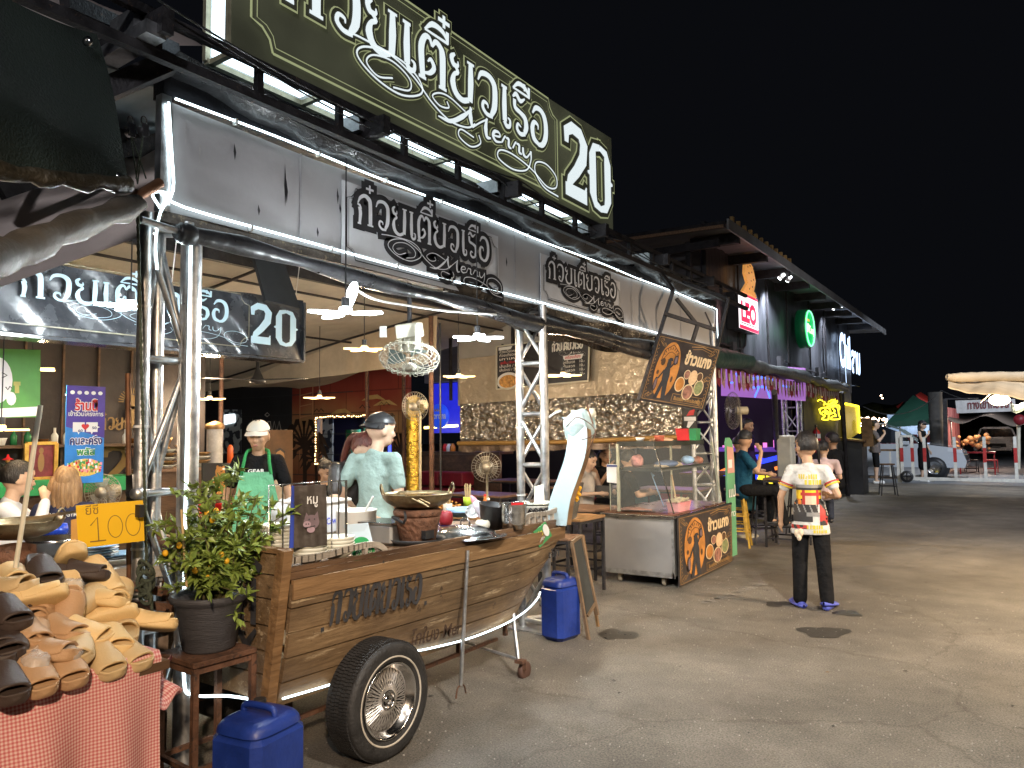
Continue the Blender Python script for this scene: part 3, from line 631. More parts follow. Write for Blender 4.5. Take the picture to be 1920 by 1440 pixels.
# stern boards
zs = [.36,.48,.585,.70,.82,.93,1.035]
for i in range(6):
    f = MB(); z0,z1 = zs[i],zs[i+1]-.008
    xr0 = -2.85+.10*(z0-.375)/.6; xr1 = -2.85+.10*(z1-.375)/.6
    f.slab((-3.86,YS-.012-.003*(i % 2),z0),(xr0,YS-.012-.003*(i % 2),z0),(xr1,YS-.012-.003*(i % 2),z1),(-3.92,YS-.012-.003*(i % 2),z1),.025); f.build('stern_board',m_boat,bt)
f = MB(); f.bar((-2.845,YS-.03,.36),(-2.735,YS-.03,1.05),.05,.05); f.build('corner_post',m_wood,bt)
q = MB(); O = Vector((-3.06,YS-.042,.70)); U1 = Vector((1,0,0)); V1 = Vector((0,0,1))
for p,w in ((([(.02,.30),(.03,.0)]),[.03,.05]),([(.0,-.02),(.07,-.10),(.14,-.02)],[.02,.06,.02]),([(.12,0),(.12,.20),(.05,.22)],[.04,.04,.02]),([(.05,.33),(.17,.25)],[.02,.045])): q.ribbon(p,w,O,U1,V1)
q.build('painted_mark',m_ink,bt)
# painted name on the side
O = Vector((-2.722,0,0)); U = Vector((0,1,0)); V = Vector((0,0,1))
a = W(612,1180,X=-2.74); b = W(784,1136,X=-2.74)
q = MB(); kx = (b.y-a.y)/TW
draw(q,TITLE,Vector((-2.722,a.y,a.z+.02)),(b-a).normalized(),V,.155,.0,.0,kx,(0,0),slant=.28,wk=.14)
q.quad((-2.722,a.y-.05,a.z-.0),(-2.722,a.y-.03,a.z+.0),(-2.722,a.y-.03,a.z+.02),(-2.722,a.y-.05,a.z+.02)); q.quad((-2.722,b.y+.03,b.z-.0),(-2.722,b.y+.05,b.z),(-2.722,b.y+.05,b.z+.02),(-2.722,b.y+.03,b.z+.02))
a = W(764,1212,X=-2.76); b = W(868,1186,X=-2.76)
q.build('boat_name',m_ink,bt)
q = MB(); text(q,'โกใบง Merr',Vector((-2.745,a.y,a.z+.004)),(b-a).normalized(),V,.10,(b-a).length,.015,.0,slant=.3); q.build('small_name',mat('faded_dark_paint',(.05,.028,.018),.7),bt)
q = MB(); a = W(1022,1046,X=-2.79); text(q,'เจ๊ก',a+Vector((.03,0,0)),U,V,.07,.14,.02,.0); q.build('bow_mark',m_ink,bt)
# rope light along the keel
px = [(530,1310),(575,1297),(618,1284)]; f = MB(); f.tube([W(x,y_,X=-2.80) for x,y_ in px],.005,6); f.build('rope_light',m_led,bt)
px = [(735,1240),(775,1222),(800,1217),(870,1200),(920,1182),(960,1163),(990,1142),(1008,1122),(1013,1110)]; f = MB(); f.tube(smooth_pts([W(x,y_,X=-2.80-.0) for x,y_ in px],3),.005,6); f.build('rope_light',m_led,bt)
# under frame
f = MB(); f.bar((-2.95,2.3,.33),(-2.95,4.25,.33),.03); f.bar((-3.6,2.3,.33),(-3.6,4.1,.33),.03)
for y in (2.4,3.1,3.7,4.2): f.bar((-2.95,y,.33),(-3.6,y,.33),.03); f.bar((-2.95,y,.33),(-2.95,y,.20),.025)
f.bar((-2.95,2.3,.20),(-2.95,4.1,.20),.02); f.bar((-3.6,2.3,.20),(-3.6,4.1,.20),.02); f.build('under_frame',m_rust,bt)
# support leg with castor
a = W(962,1150,X=-2.86); b = W(972,1236,X=-2.74)
f = MB(); f.cyl(a,b,.014,10); f.cyl(b,(-3.4,4.0,.20),.010,8); f.build('leg',m_steel,bt)
c = MB(); c.lathe(W(983,1257,X=-2.72)-Vector((.02,0,0)),[(0,0),(.045,0),(.058,.006),(.058,.034),(.045,.04),(0,.04)],20,(1,0,0)); c.build('castor_wheel',mat('brown_rubber',(.10,.05,.035),.7),bt)
f = MB(); p = W(976,1240,X=-2.72); f.box(p,(.06,.05,.02)); f.bar(p+Vector((.03,.0,0)),W(983,1257,X=-2.69),.004,.03); f.build('castor_fork',m_rust,bt)
# tow bar hanging down the side
f = MB(); a = W(877,1032,X=-2.70); b = W(864,1285,X=-2.68); f.cyl(a,b,.011,10); f.build('tow_bar',m_steel,bt)
f = MB(); e = b+Vector((0,0,-.01)); f.tube(smooth_pts([e+Vector((0,-.045,-.05)),e+Vector((0,-.03,.0)),e+Vector((0,0,.01)),e+Vector((0,.03,.0)),e+Vector((0,.045,-.045))],4),.005,6); f.build('tow_hook',m_rust,bt)
# the wheel
wh = T('wheel',None,None,(0,0,0)); S.collection.objects.unlink(wh); bpy.data.objects.remove(wh)
CW = Vector((-2.67,2.72,.272))
KR = [.944]
def ring(mb,prof,seg=64): mb.lathe(CW,[(r_*KR[0],x_) for r_,x_ in prof],seg,(1,0,0))
R0 = .288
ty = MB(); ring(ty,[(.186,-.075),(.22,-.088),(.26,-.092),(.280,-.085),(R0,-.07),(R0,.07),(.280,.085),(.26,.092),(.22,.088),(.194,.078),(.186,.07)],72)
whl = MB(); o_ty = ty.build('wheel',mat('tyre_rubber',(.020,.019,.019),.62,0,.35,9,.3,60),bt)
tr = MB()
for k in range(110):
    a = 2*math.pi*k/110
    for j,xx in enumerate((-.056,-.028,0,.028,.056)):
        aa = a+.012*(j % 2); c0 = CW+Vector((xx,math.cos(aa)*(R0*.944+.002),math.sin(aa)*(R0*.944+.002))); tr.box(c0,(.024,.0115,.012),(aa-math.pi/2,0,0))
def sub(mb,nm,m,par): 
    o = mb.build(nm,m,par); return o
sub(tr,'tread',mat('tread_rubber',(.016,.015,.015),.7,0,.3,20),o_ty)
w1 = MB(); ring(w1,[(.213,.0865),(.2135,.0895),(.222,.0905),(.2225,.0885)]); sub(w1,'whitewall',mat('whitewall_rubber',(.42,.38,.32),.6,0,.2,20),o_ty)
KR[0] = .855; rm_ = MB(); ring(rm_,[(.208,.074),(.212,.084),(.204,.086),(.196,.078),(.19,.06),(.172,.05),(.165,.03),(.163,-.03),(.18,-.06)]); sub(rm_,'rim',mat('chrome',(.60,.58,.56),.10,1.,.1,8),o_ty)
sp = MB()
for k in range(36):
    a = 2*math.pi*k/36
    for r0_,r1_,x0_,x1_,da in ((.052,.166,.062,.034,.14),(.052,.166,.062,.034,-.14),(.046,.164,.02,.018,.2)):
        sp.cyl(CW+Vector((x0_,math.cos(a)*r0_*.855,math.sin(a)*r0_*.855)),CW+Vector((x1_,math.cos(a+da)*r1_*.855,math.sin(a+da)*r1_*.855)),.0028,5)
sub(sp,'wire_spokes',mat('spoke_steel',(.62,.58,.54),.3,.8,.1,8),o_ty)
hb = MB(); ring(hb,[(.052,.05),(.056,.066),(.050,.070),(.044,.064),(.042,.03),(.0,.03)],28); ring(hb,[(.024,.03),(.026,.052),(.018,.062),(0,.064)],20); sub(hb,'hub',MATS['chrome'],o_ty)
bk = MB(); ring(bk,[(0,-.02),(.165,-.02)],40); sub(bk,'brake_plate',mat('drum_black',(.01,.01,.01),.8),o_ty)
far = MB(); far.lathe(Vector((-3.75,2.64,.305)),[(.16,-.07),(.272,-.085),(.302,-.07),(.302,.07),(.272,.085),(.16,.07)],40,(1,0,0)); far.build('wheel',MATS['tyre_rubber'],bt)
# curved stem post at the bow
sc_ = [(1043,985),(1050,940),(1062,905),(1076,865),(1082,835),(1083,810),(1078,790),(1070,782)]
pts = [W(x,y_,Y=4.62+.03*i) for i,(x,y_) in enumerate(sc_)]; pts = smooth_pts(pts,4)
def stem(off,w0,w1,d0):
    f = MB()
    def fn(u,v):
        i = min(int(u*(len(pts)-1)),len(pts)-2); fr = u*(len(pts)-1)-i; p = pts[i].lerp(pts[i+1],fr); w = w0+(w1-w0)*u
        return (p.x+(v-.5)*w,p.y+off,p.z)
    return f.sheet(fn,28,2,d0)
stem(.0,.17,.155,-.006).build('stem_cover',mat('pale_blue_painted_sheet',(.34,.44,.48),.42,0,.06,3,.15,14,wear=(.26,.33,.35),wt=.68),bt)
stem(.072,.16,.14,-.055).build('stem_post',m_wood,bt)
f = MB(); f.tube(smooth_pts([(-2.80,4.70,.93),(-2.84,4.56,.72),(-2.92,4.38,.53)],4),.022,6); f.build('stem_cheek',m_wood,bt)
# wooden guard rails
def rail(p,posts,nm):
    f = MB(); q = smooth_pts(p,5)
    for i in range(len(q)-1): f.bar(q[i],q[i+1]+(q[i+1]-q[i])*.2,.022,.03)
    for a,b_ in posts: f.bar(a,b_,.018,.026)
    f.build(nm,mat('grey_weathered_wood',(.34,.30,.25),.7,0,.3,8,.4,40,stretch=(1,.3,1)),bt)
X_ = -2.775
rail([W(535,1052,X=X_),W(600,1043,X=X_),W(660,1027,X=X_),W(695,1021,X=X_),W(712,1024,X=X_),W(722,1036,X=X_),W(723,1056,X=X_)],[(W(684,1026,X=X_),W(684,1066,X=X_))],'guard_rail')
X_ = -2.80
rail([W(976,996,X=X_),W(981,976,X=X_),W(993,966,X=X_),W(1020,963,X=X_),W(1040,957,X=X_),W(1050,948,X=X_)],[(W(x,963,X=X_),W(x,992,X=X_)) for x in (990,1001,1012,1024,1035,1045)],'guard_rail')
f = MB(); f.slab((-3.9,YS-.03,1.048),(-2.74,YS-.03,1.048),(-2.74,YS+.02,1.048),(-3.9,YS+.02,1.048),.02); f.build('stern_cap',m_wood,bt)
# crushed ornament wrapped round the stem head
t = T('prow_wrap','crumpled pale blue plastic wrap and cord bundled over the tip of the boat prow','wrap',tuple(W(1085,800,Y=4.85)),0)
rnd = random.Random(21); f = MB(); c0 = W(1086,800,Y=4.86)
f.ball(c0,(.115,.12,.135),18,12); f.v = [(v[0]+.022*noise.noise(Vector(v)*14),v[1]+.022*noise.noise(Vector(v)*11+Vector((3,0,0))),v[2]+.03*noise.noise(Vector(v)*12)) for v in f.v]
f.add([W(1088,870,Y=4.8),W(1118,800,Y=4.9),W(1112,775,Y=4.95),W(1070,790,Y=4.84)],[(0,1,2,3)])
f.build('plastic',mat('pale_blue_film',(.38,.48,.48),.3,0,.12,8,.6,18),t)
f = MB(); pp = [(1062,800),(1080,783),(1100,790),(1116,808),(1108,835),(1092,862)]; f.tube(smooth_pts([W(x,y_,Y=4.72) for x,y_ in pp],4),.004,5); f.tube(smooth_pts([W(x,y_,Y=4.72) for x,y_ in [(1090,825),(1105,820),(1118,812)]],4),.004,5); f.tube([W(1100,757,Y=4.74),W(1112,796,Y=4.74)],.006,5)
f.build('cord',m_rust,t); f = MB(); f.ball(W(1110,775,Y=4.86),(.03,.03,.035)); f.ball(W(1074,772,Y=4.9),(.02,.02,.015)); f.build('knob',m_cream,t)
f = MB(); f.tube(smooth_pts([W(1030,782,Y=4.8),W(1040,775,Y=4.8),W(1052,770,Y=4.8)],4),.008,6); f.build('tube_end',m_white,t)
# ---------------------------------------------------------------- food and pots on the deck
m_wok = mat('burnt_brass_wok',(.22,.155,.075),.36,.75,.5,7,.2,30,col2=(.34,.26,.15),wear=(.10,.07,.04),wt=.6)
m_clay = mat('sooty_clay',(.20,.095,.055),.85,0,.35,12,.8,40,wear=(.07,.045,.035),wt=.58)
DK = .932
def on(px_,py_,z=DK): return W(px_,py_,Z=z)
c = on(783,1018)
t = T('clay_stove','round brown clay charcoal stove standing on a dark tray on the boat deck','stove',tuple(c),0)
LB().lathe((0,0,0),[(0,.004),(.145,.004),(.165,.03),(.160,.032),(.14,.012)],32).build('tray',m_black,t)
LB().lathe((0,0,0),[(0,.012),(.095,.012),(.105,.02),(.128,.13),(.132,.15),(.124,.155),(.118,.145),(.138,.165),(.14,.185),(.125,.20),(.10,.19),(.09,.1),(0,.1)],32).build('body',m_clay,t)
f = LB(); f.box((.108,-.035,.06),(.03,.075,.045)); f.build('draft_door',m_black,t)
f = LB(); 
for s_ in (-1,1): f.tube(smooth_pts([(.02*s_,-.13,.17+.02*s_),(.05*s_,-.155,.16),(.03,-.15,.13)],4),.008,6)
f.build('handle',m_black,t)
def wok(loc,r,lab,food=None,tilt=0,grp=None):
    t = T('wok',lab,'wok',loc,0,grp); h_ = r*.46
    pr = [(r*math.sin(a),h_*(1-math.cos(a)*1.0)) for a in [i*math.pi/2/9*.98 for i in range(10)]]
    LB().lathe((0,0,0),pr+[(r*1.03,h_*1.02),(r*.985,h_*1.0)]+[(x*.975,z+.006) for x,z in pr[::-1]],40).build('bowl',m_wok,t)
    for s_ in (-1,1):
        f = LB(); f.tube(smooth_pts([(r*.93*s_,-.04,h_*.9),(r*1.0*s_,-.05,h_*1.25),(r*1.02*s_,0,h_*1.6),(r*1.0*s_,.05,h_*1.25),(r*.93*s_,.04,h_*.9)],5),.006,6); f.build('handle',m_wok,t)
    if food: f = LB(); f.lathe((0,0,h_*.86),[(0,.006),(r*.5,.004),(r*.9,0)],32); f.build('broth',food,t)
    return t
m_br = mat('brown_broth',(.16,.085,.02),.12,0,.4,16,coat=.4)
tw = wok((c.x,c.y,DK+.19),.205,'brass wok of brown broth sitting on the clay stove on the boat',m_br); tw.rotation_euler = (0,0,R(52))
def sticks(loc,n,h_,r,lab,m,seed=1,spread=.25):
    rnd = random.Random(seed); f = MB(); loc = Vector(loc)
    for i in range(n):
        a = rnd.uniform(0,6.28); q = Vector((math.cos(a),math.sin(a),0))*rnd.uniform(0,r*.8); e = q*(1+spread*2)+Vector((0,0,h_*rnd.uniform(.85,1)))
        f.bar(loc+q,loc+e,.005)
    return f
m_bam = mat('bamboo',(.55,.40,.20),.6,0,.2,9)
f = MB(); 
for a_,b_ in (((772,934),(800,948)),((778,930),(806,944)),((784,937),(804,950))): f.bar(W(*a_,Z=1.21),W(*b_,Z=1.19),.004)
tag(f.build('chopsticks',m_bam),'long cooking chopsticks laid across the wok on the clay stove','chopsticks')
c = on(872,1003)
t = T('pot_lid','wide shiny steel dome lid over the pot sunk in the boat deck','lid',tuple(c),0)
LB().lathe((0,0,0),[(.0,.06),(.03,.062),(.08,.057),(.14,.042),(.185,.02),(.198,.004),(.215,.004),(.215,0)],48).build('dome',m_inox,t)
LB().lathe((0,0,0),[(.205,.0),(.26,.002),(.262,.0)],48).build('collar',m_inox,t)
f = LB(); f.tube(smooth_pts([(-.035,0,.055),(-.03,0,.09),(0,0,.10),(.03,0,.09),(.035,0,.055)],4),.006,8); f.build('handle',m_inox,t)
t = T('storage_tray','square covered stainless steel food box on the deck left of the clay stove','food box',tuple(on(724,1016)),R(4))
LB().box((0,0,.055),(.24,.20,.11),bev=.012).build('body',m_brush,t); LB().box((0,0,.117),(.255,.215,.014),bev=.004).build('lid',m_inox,t)
m_enam = mat('white_enamel',(.72,.72,.68),.3,0,.06,6)
t = T('enamel_pot','tall white enamel pot with a fruit print, ladle inside, behind the green card','pot',tuple(on(668,1012)),0)
LB().lathe((0,0,0),[(0,.0),(.10,.0),(.115,.02),(.12,.17),(.126,.18),(.118,.178),(.112,.02),(0,.01)],32).build('body',m_enam,t)
f = LB(); f.bar((.02,.0,.1),(.12,.02,.26),.010); f.build('spoon',m_white,t)
f = LB(); f.ball((.105,-.055,.08),(.012,.014,.02)); f.ball((.09,-.078,.07),(.012,.014,.018)); f.build('fruit_print',m_red,t)
t = T('plastic_tub','white plastic tub with blue handwriting behind the pork flag','tub',tuple(on(595,1000)),R(8))
LB().box((0,0,.10),(.28,.30,.20),bev=.02).build('body',mat('milky_plastic',(.66,.70,.72),.35,0,.06,4),t); LB().box((0,0,.208),(.30,.32,.02),bev=.005).build('lid',m_white,t)
f = LB(); text(f,'Cawรก',(.142,-.08,.07),(0,1,0),(0,0,1),.06,.14,.01); f.build('handwriting',mat('blue_ink',(.02,.06,.55),.5),t)
f = MB(); rnd = random.Random(4); cc = on(560,985)
f.ball(cc+Vector((-.05,0,.08)),(.17,.15,.11),18,10); f.v = [(v[0]+.03*noise.noise(Vector(v)*12),v[1]+.03*noise.noise(Vector(v)*13),v[2]+.035*noise.noise(Vector(v)*15)) for v in f.v]
tag(f.build('plastic_bag',mat('white_bag',(.72,.76,.80),.3,0,.05,5,.7,20,alpha=.8)),'crinkled white plastic bag of noodles behind the bowls on the boat stern','bag')
# stacked bowls in the wire rack
m_bowl = mat('white_bowl',(.66,.66,.58),.3,0,.05,5); rnd = random.Random(9)
def bowls(px_,py_,n,r,lab,grp='stacks of white bowls'):
    c = W(px_,py_,Z=DK+.01)
    t = T('bowl_stack',lab,'bowls',tuple(c),0,grp)
    for i in range(n):
        f = LB(); z = i*.017; f.lathe((rnd.uniform(-.003,.003),rnd.uniform(-.003,.003),z),[(r*.45,0),(r*.55,.008),(r*.9,.03),(r,.045),(r*.97,.046),(r*.85,.03),(r*.4,.012),(0,.01)],24); f.build('bowl',m_bowl,t)
bowls(520,1052,9,.09,'stack of white patterned bowls at the stern corner of the boat')
bowls(580,1056,5,.088,'short stack of white bowls in the wire rack, left of the other stack')
bowls(632,1048,5,.088,'short stack of white bowls in the wire rack, beside the green card')
t = T('steamer_dome','clear domed plastic food cover above the stacked bowls in the rack','cover',tuple(W(585,1030,Z=.99)),0)
LB().lathe((0,0,0),[(.10,0),(.095,.02),(.07,.05),(.03,.065),(0,.067)],28).build('dome',mat('milky_clear_plastic',(.78,.80,.80),.15,0,.03,6,alpha=.45),t); LB().lathe((0,0,0),[(.10,0),(.11,.003),(.10,.007)],28).build('rim',m_white,t)
t = T('wire_rack','thin steel wire rack holding bowls along the stern end of the boat','rack',tuple(on(600,1060)),0)
f = MB(); X_ = -2.79
A = [W(504,910,X=-2.95),W(650,901,X=-2.80)]
f.tube([W(504,1050,X=-2.95),A[0],A[1],W(650,1060,X=-2.80)],.004,6)
for x0_,y0_,y1_ in ((530,908,1085),(622,903,1030),(635,902,1022),(648,901,1065)): f.tube([W(x0_,y0_,X=-2.86+.0004*(x0_-504)),W(x0_,y1_,X=-2.86+.0004*(x0_-504))],.0035,6)
f.tube([W(565,1050,X=-2.765),W(565,1087,X=-2.765),W(592,1084,X=-2.765),W(592,1046,X=-2.765)],.003,5); f.tube([W(540,1075,X=-2.77),W(655,1050,X=-2.77)],.003,5)
f.build('wires',m_inox,t)
# pork flag
t = T('pork_flag','dark cloth flag with a Thai word and a pig head on the wire rack','flag',tuple(W(582,1025,X=-2.86)),0)
P0,P1,P2,P3 = W(551,1027,X=-2.84),W(613,1022,X=-2.77),W(612,908,X=-2.77),W(552,911,X=-2.84)
def fl_(u,v): a = P0.lerp(P1,u); b = P3.lerp(P2,u); p = a.lerp(b,v); return p+Vector((.006,-.003,0))*math.sin(u*13+v*3)*(1-v*.5)
MB().sheet(fl_,20,14,.004).build('cloth',mat('dark_brown_cloth',(.055,.045,.038),.5,0,.3,6,.5,12),t)
Uf = (P1-P0).normalized(); Vf = (P3-P0).normalized(); wf = (P1-P0).length; hf = (P3-P0).length
f = MB(); text(f,'หมู',P0+Uf*(wf*.36)+Vf*(hf*.70),Uf,Vf,.062,wf*.32,.012,.016); f.build('word',mat('print_white',(.68,.68,.66),.5),t)
f = MB()
def el(f,cu,cv,ru,rv,z,n=18,Of=P0,U_=None,V_=None): U_ = U_ or Uf; V_ = V_ or Vf; f.add([Of+U_*(cu+ru*math.cos(2*math.pi*i/n))+V_*(cv+rv*math.sin(2*math.pi*i/n))+U_.cross(V_).normalized()*z for i in range(n)],[tuple(range(n))])
el(f,wf*.5,hf*.40,wf*.24,hf*.12,.014); f.add([P0+Uf*(wf*a)+Vf*(hf*b)+Uf.cross(Vf)*.015 for a,b in ((.28,.46),(.34,.56),(.42,.50),(.58,.50),(.68,.57),(.72,.45))],[(0,1,2),(3,4,5)]); f.build('pig_head',mat('print_mauve',(.16,.115,.13),.5),t)
f = MB(); el(f,wf*.36,hf*.37,wf*.12,hf*.055,.019); el(f,wf*.48,hf*.28,wf*.12,hf*.05,.0185); f.build('snout',mat('print_pink',(.34,.24,.28),.5),t)
f = MB(); el(f,wf*.33,hf*.375,wf*.02,hf*.012,.021,8); el(f,wf*.40,hf*.375,wf*.02,hf*.012,.021,8); el(f,wf*.42,hf*.45,wf*.025,hf*.01,.021,8); el(f,wf*.58,hf*.45,wf*.025,hf*.01,.021,8); f.ribbon([(wf*.30,hf*.32),(wf*.45,hf*.325),(wf*.6,hf*.34)],.004,P0,Uf,Vf,.021); f.build('features',m_ink,t)
f = MB(); f.slab(P0-Uf*.02,P0+Uf*.002,P3+Uf*.002,P3-Uf*.012,.01); f.build('blue_edging',mat('blue_cloth',(.02,.05,.35),.6),t)
# green order card (kept plain where the photo shows a character)
t = T('order_card','folded green and pale blue order card standing inside the wooden guard rail','card',tuple(W(690,1050,Z=DK)),0)
A0,A1,A2,A3 = W(664,1052,X=-2.84),W(706,1044,X=-2.79),W(690,980,X=-2.84),W(645,984,X=-2.88)
f = MB(); f.slab(A0,A1,A2,A3,.004); f.build('card',mat('pale_blue_card',(.50,.62,.72),.5,0,.05),t)
Uc = (A1-A0).normalized(); Vc = (A3-A0).normalized(); wc = (A1-A0).length; hc = (A3-A0).length
f = MB(); f.quad(*[A0+Uc*(wc*a)+Vc*(hc*b)+Uc.cross(Vc).normalized()*.003 for a,b in ((0,0),(1,0),(1,.38),(0,.38))]); el(f,wc*.5,hc*.45,wc*.36,hc*.16,.004,18,A0,Uc,Vc); f.build('green_print',m_green,t)
f = MB(); text(f,'สั่งเลย',A0+Uc*(wc*.14)+Vc*(hc*.14),Uc,Vc,.05,wc*.7,.01,.006); f.build('words',m_white,t)
# black pot leaning, steel bucket, ladle, squeeze bottle, chopstick cup
t = T('black_bucket','slanted black plastic bucket between the pot lid and the steel bucket','bucket',tuple(on(922,990)),0); t.rotation_euler = (R(0),R(8),0)
LB().lathe((0,0,0),[(0,0),(.07,0),(.10,.155),(.105,.16),(.095,.158),(.066,.01),(0,.01)],28).build('body',m_black,t)
t = T('steel_bucket','ribbed stainless steel bucket with a red clip near the boat prow','bucket',tuple(on(962,992)),0)
LB().lathe((0,0,0),[(0,0),(.072,0),(.077,.03),(.079,.03),(.081,.045),(.083,.05),(.086,.10),(.092,.165),(.098,.17),(.09,.168),(.074,.01),(0,.01)],32).build('body',m_inox,t)
f = LB(); f.tube(smooth_pts([(-.09,0,.165),(-.02,-.09,.175),(.07,-.06,.175)],5),.004,5); f.build('handle',m_inox,t); f = LB(); f.bar((.05,-.09,.172),(.10,-.03,.172),.014); f.build('clip',m_red,t)
t = T('skimmer','round perforated steel skimmer ladle resting left of the black bucket','ladle',tuple(W(888,958,Z=1.03)),0)
f = LB(); f.lathe((0,0,0),[(0,-.02),(.03,-.018),(.055,0),(.058,.002),(.055,.004),(.0,-.012)],24,(.3,-.8,.6)); f.build('bowl',mat('perforated_steel',(.62,.60,.58),.3,.9,.3,90),t)
t = T('blue_basin','pale blue plastic basin behind the steel dome lid','basin',tuple(on(870,968)),0)
LB().lathe((0,0,0),[(0,0),(.09,0),(.13,.06),(.14,.062),(.085,.008),(0,.008)],28).build('body',mat('pale_blue_plastic',(.28,.45,.66),.4),t)
t = T('squeeze_bottle','pink and white squeeze bottle lying behind the black bucket','bottle',tuple(W(898,952,Z=1.06)),0); t.rotation_euler = (0,R(-35),R(20))
LB().lathe((0,0,0),[(0,-.07),(.03,-.07),(.033,-.06),(.033,.03),(.02,.05)],16).build('body',mat('white_translucent',(.72,.66,.72),.35),t); LB().lathe((0,0,.05),[(.021,0),(.021,.015),(.006,.05),(0,.05)],12).build('nozzle',m_pink,t)
t = T('stick_cup','yellow green cup of bamboo sticks behind the skimmer ladle','cup',tuple(on(877,948,.98)),0)
LB().lathe((0,0,0),[(0,0),(.032,0),(.038,.07),(.035,.07),(.03,.005),(0,.005)],18).build('cup',mat('lime_plastic',(.40,.55,.04),.4),t); s_ = sticks((0,0,.01),12,.17,.028,'',m_bam,3); l_ = LB(); l_.v,l_.f,l_.m,l_.s = s_.v,s_.f,s_.m,s_.s; l_.build('bamboo_sticks',m_bam,t)
# rooster bowl
t = T('rooster_bowl','big white ceramic bowl painted with a black rooster beside the boat prow','bowl',tuple(on(1004,972,.93)),0)
LB().lathe((0,0,0),[(0,0),(.05,0),(.055,.015),(.10,.045),(.125,.09),(.135,.10),(.122,.092),(.09,.05),(0,.02)],36).build('bowl',mat('glazed_white',(.66,.66,.60),.2,0,.03),t)
LB().lathe((0,0,.10),[(0,.006),(.10,.004),(.142,.012),(.146,.018),(.14,.018),(.1,.01),(0,.012)],36).build('plate',mat('mint_white_plate',(.62,.68,.62),.25,0,.05),t)
f = LB(); rnd = random.Random(6)
for i in range(18):
    a = R(-88+i*5.2); rr_ = .104+.012*(i % 3); z_ = .055+.013*(i % 3)
    f.tube(smooth_pts([(math.cos(a)*rr_,math.sin(a)*rr_,z_-.015),(math.cos(a+.10)*(rr_+.012),math.sin(a+.10)*(rr_+.012),z_+.005),(math.cos(a+.2)*(rr_+.004),math.sin(a+.2)*(rr_+.004),z_-.008)],3),.005 if i % 4 else .008,5)
f.build('painted_rooster',m_ink,t)
f = LB(); f.ball((.06,-.02,.125),(.03,.02,.012)); f.ball((-.02,.02,.125),(.045,.03,.012)); f.ball((.03,.04,.135),(.03,.03,.014)); f.build('shells',mat('brown_scraps',(.16,.10,.07),.6,0,.5,20),t)
f = MB(); f.slab(W(1001,948,Y=4.6),W(1022,946,Y=4.6),W(1018,908,Y=4.7),W(1002,912,Y=4.7),.004); tag(f.build('menu_card',m_cream),'small cream card with a red bow propped behind the rooster bowl','card')
# hanging price card with garland
t = T('tag_card','green square card hanging tilted from the bow guard rail','card',tuple(W(1017,1005,X=-2.72)),0)
A0,A1,A2,A3 = W(1012,1027,X=-2.73),W(1035,1004,X=-2.73),W(1023,978,X=-2.73),W(1000,998,X=-2.73)
f = MB(); f.slab(A0,A1,A2,A3,.004); f.build('card',mat('green_card',(.06,.28,.10),.45),t)
Uc = (A1-A0).normalized(); Vc = (A3-A0).normalized(); wc = (A1-A0).length; hc = (A3-A0).length
f = MB(); text(f,'เปิด',A0+Uc*(wc*.08)+Vc*(hc*.5),Uc,Vc,.06,wc*.42,.012,.004); f.build('word',mat('yellow_print',(.75,.65,.05),.5),t)
f = MB(); el(f,wc*.75,hc*.55,wc*.2,hc*.36,.004,16,A0,Uc,Vc); text(f,'OPEN',A0+Uc*(wc*.1)+Vc*(hc*.25),Uc,Vc,.03,wc*.4,.005,.004); f.build('white_print',m_white,t)
t = T('flower_garland','yellow marigold garland with a red bow hanging behind the boat prow','garland',tuple(W(1083,945,Y=5.1)),0)
f = MB(); rnd = random.Random(2)
for i in range(16):
    p = W(1083+rnd.uniform(-5,5),915+i*1.6,Y=5.1); f.ball(p,rnd.uniform(.009,.016),7,5)
f.build('flowers',mat('marigold',(.75,.36,.02),.7,0,.3,40),t); f = MB(); f.ball(W(1083,905,Y=5.1),(.02,.02,.012)); f.cyl(W(1083,905,Y=5.1),W(1083,850,Y=5.1),.004,6); f.build('ribbon',m_red,t)
t = T('pan_stack','pair of steel trays leaning behind the foot of the boat prow','trays',tuple(W(1070,960,Y=5.15)),0)
for k in range(2): f = MB(); f.slab(W(1058+k*5,980,Y=5.05),W(1076+k*5,970,Y=5.2),W(1090+k*5,905,Y=5.2),W(1080+k*5,905,Y=5.05),.01); f.build('tray',m_inox,t)
# ================================================================ slipper stall in the left foreground
t = T('display_table','slipper stall table under a red and white checked cloth','table',(-2.9,1.1,0),0)
TZ = .80
f = MB(); f.box((-3.0,.85,TZ-.05),(.9,1.4,.03)); f.build('table_top',m_woodd,t)
for x,y in ((-2.66,.3),(-2.66,1.42),(-3.3,.3),(-3.3,1.42)): f = MB(); f.cyl((x,y,0),(x,y,TZ-.06),.018,8); f.build('leg',m_rust,t)
m_chk = mat('checked_cloth',(.5,.1,.1),.85,0,0)
n,L,b = nodes(m_chk); tc = n.new('ShaderNodeTexCoord')
def stripes(axis,sc):
    w = n.new('ShaderNodeTexWave'); w.wave_type = 'BANDS'; w.bands_direction = axis; w.inputs['Scale'].default_value = sc; L.new(tc.outputs['UV'],w.inputs['Vector'])
    r = n.new('ShaderNodeValToRGB'); r.color_ramp.interpolation = 'CONSTANT'; r.color_ramp.elements[1].position = .5; L.new(w.outputs['Fac'],r.inputs[0]); return r.outputs[0]
a1 = stripes('X',30); a2 = stripes('Y',19); ad = n.new('ShaderNodeMixRGB'); ad.blend_type = 'ADD'; ad.inputs[0].default_value = 1; L.new(a1,ad.inputs[1]); L.new(a2,ad.inputs[2])
sc2 = n.new('ShaderNodeMath'); sc2.operation = 'MULTIPLY'; L.new(ad.outputs[0],sc2.inputs[0])
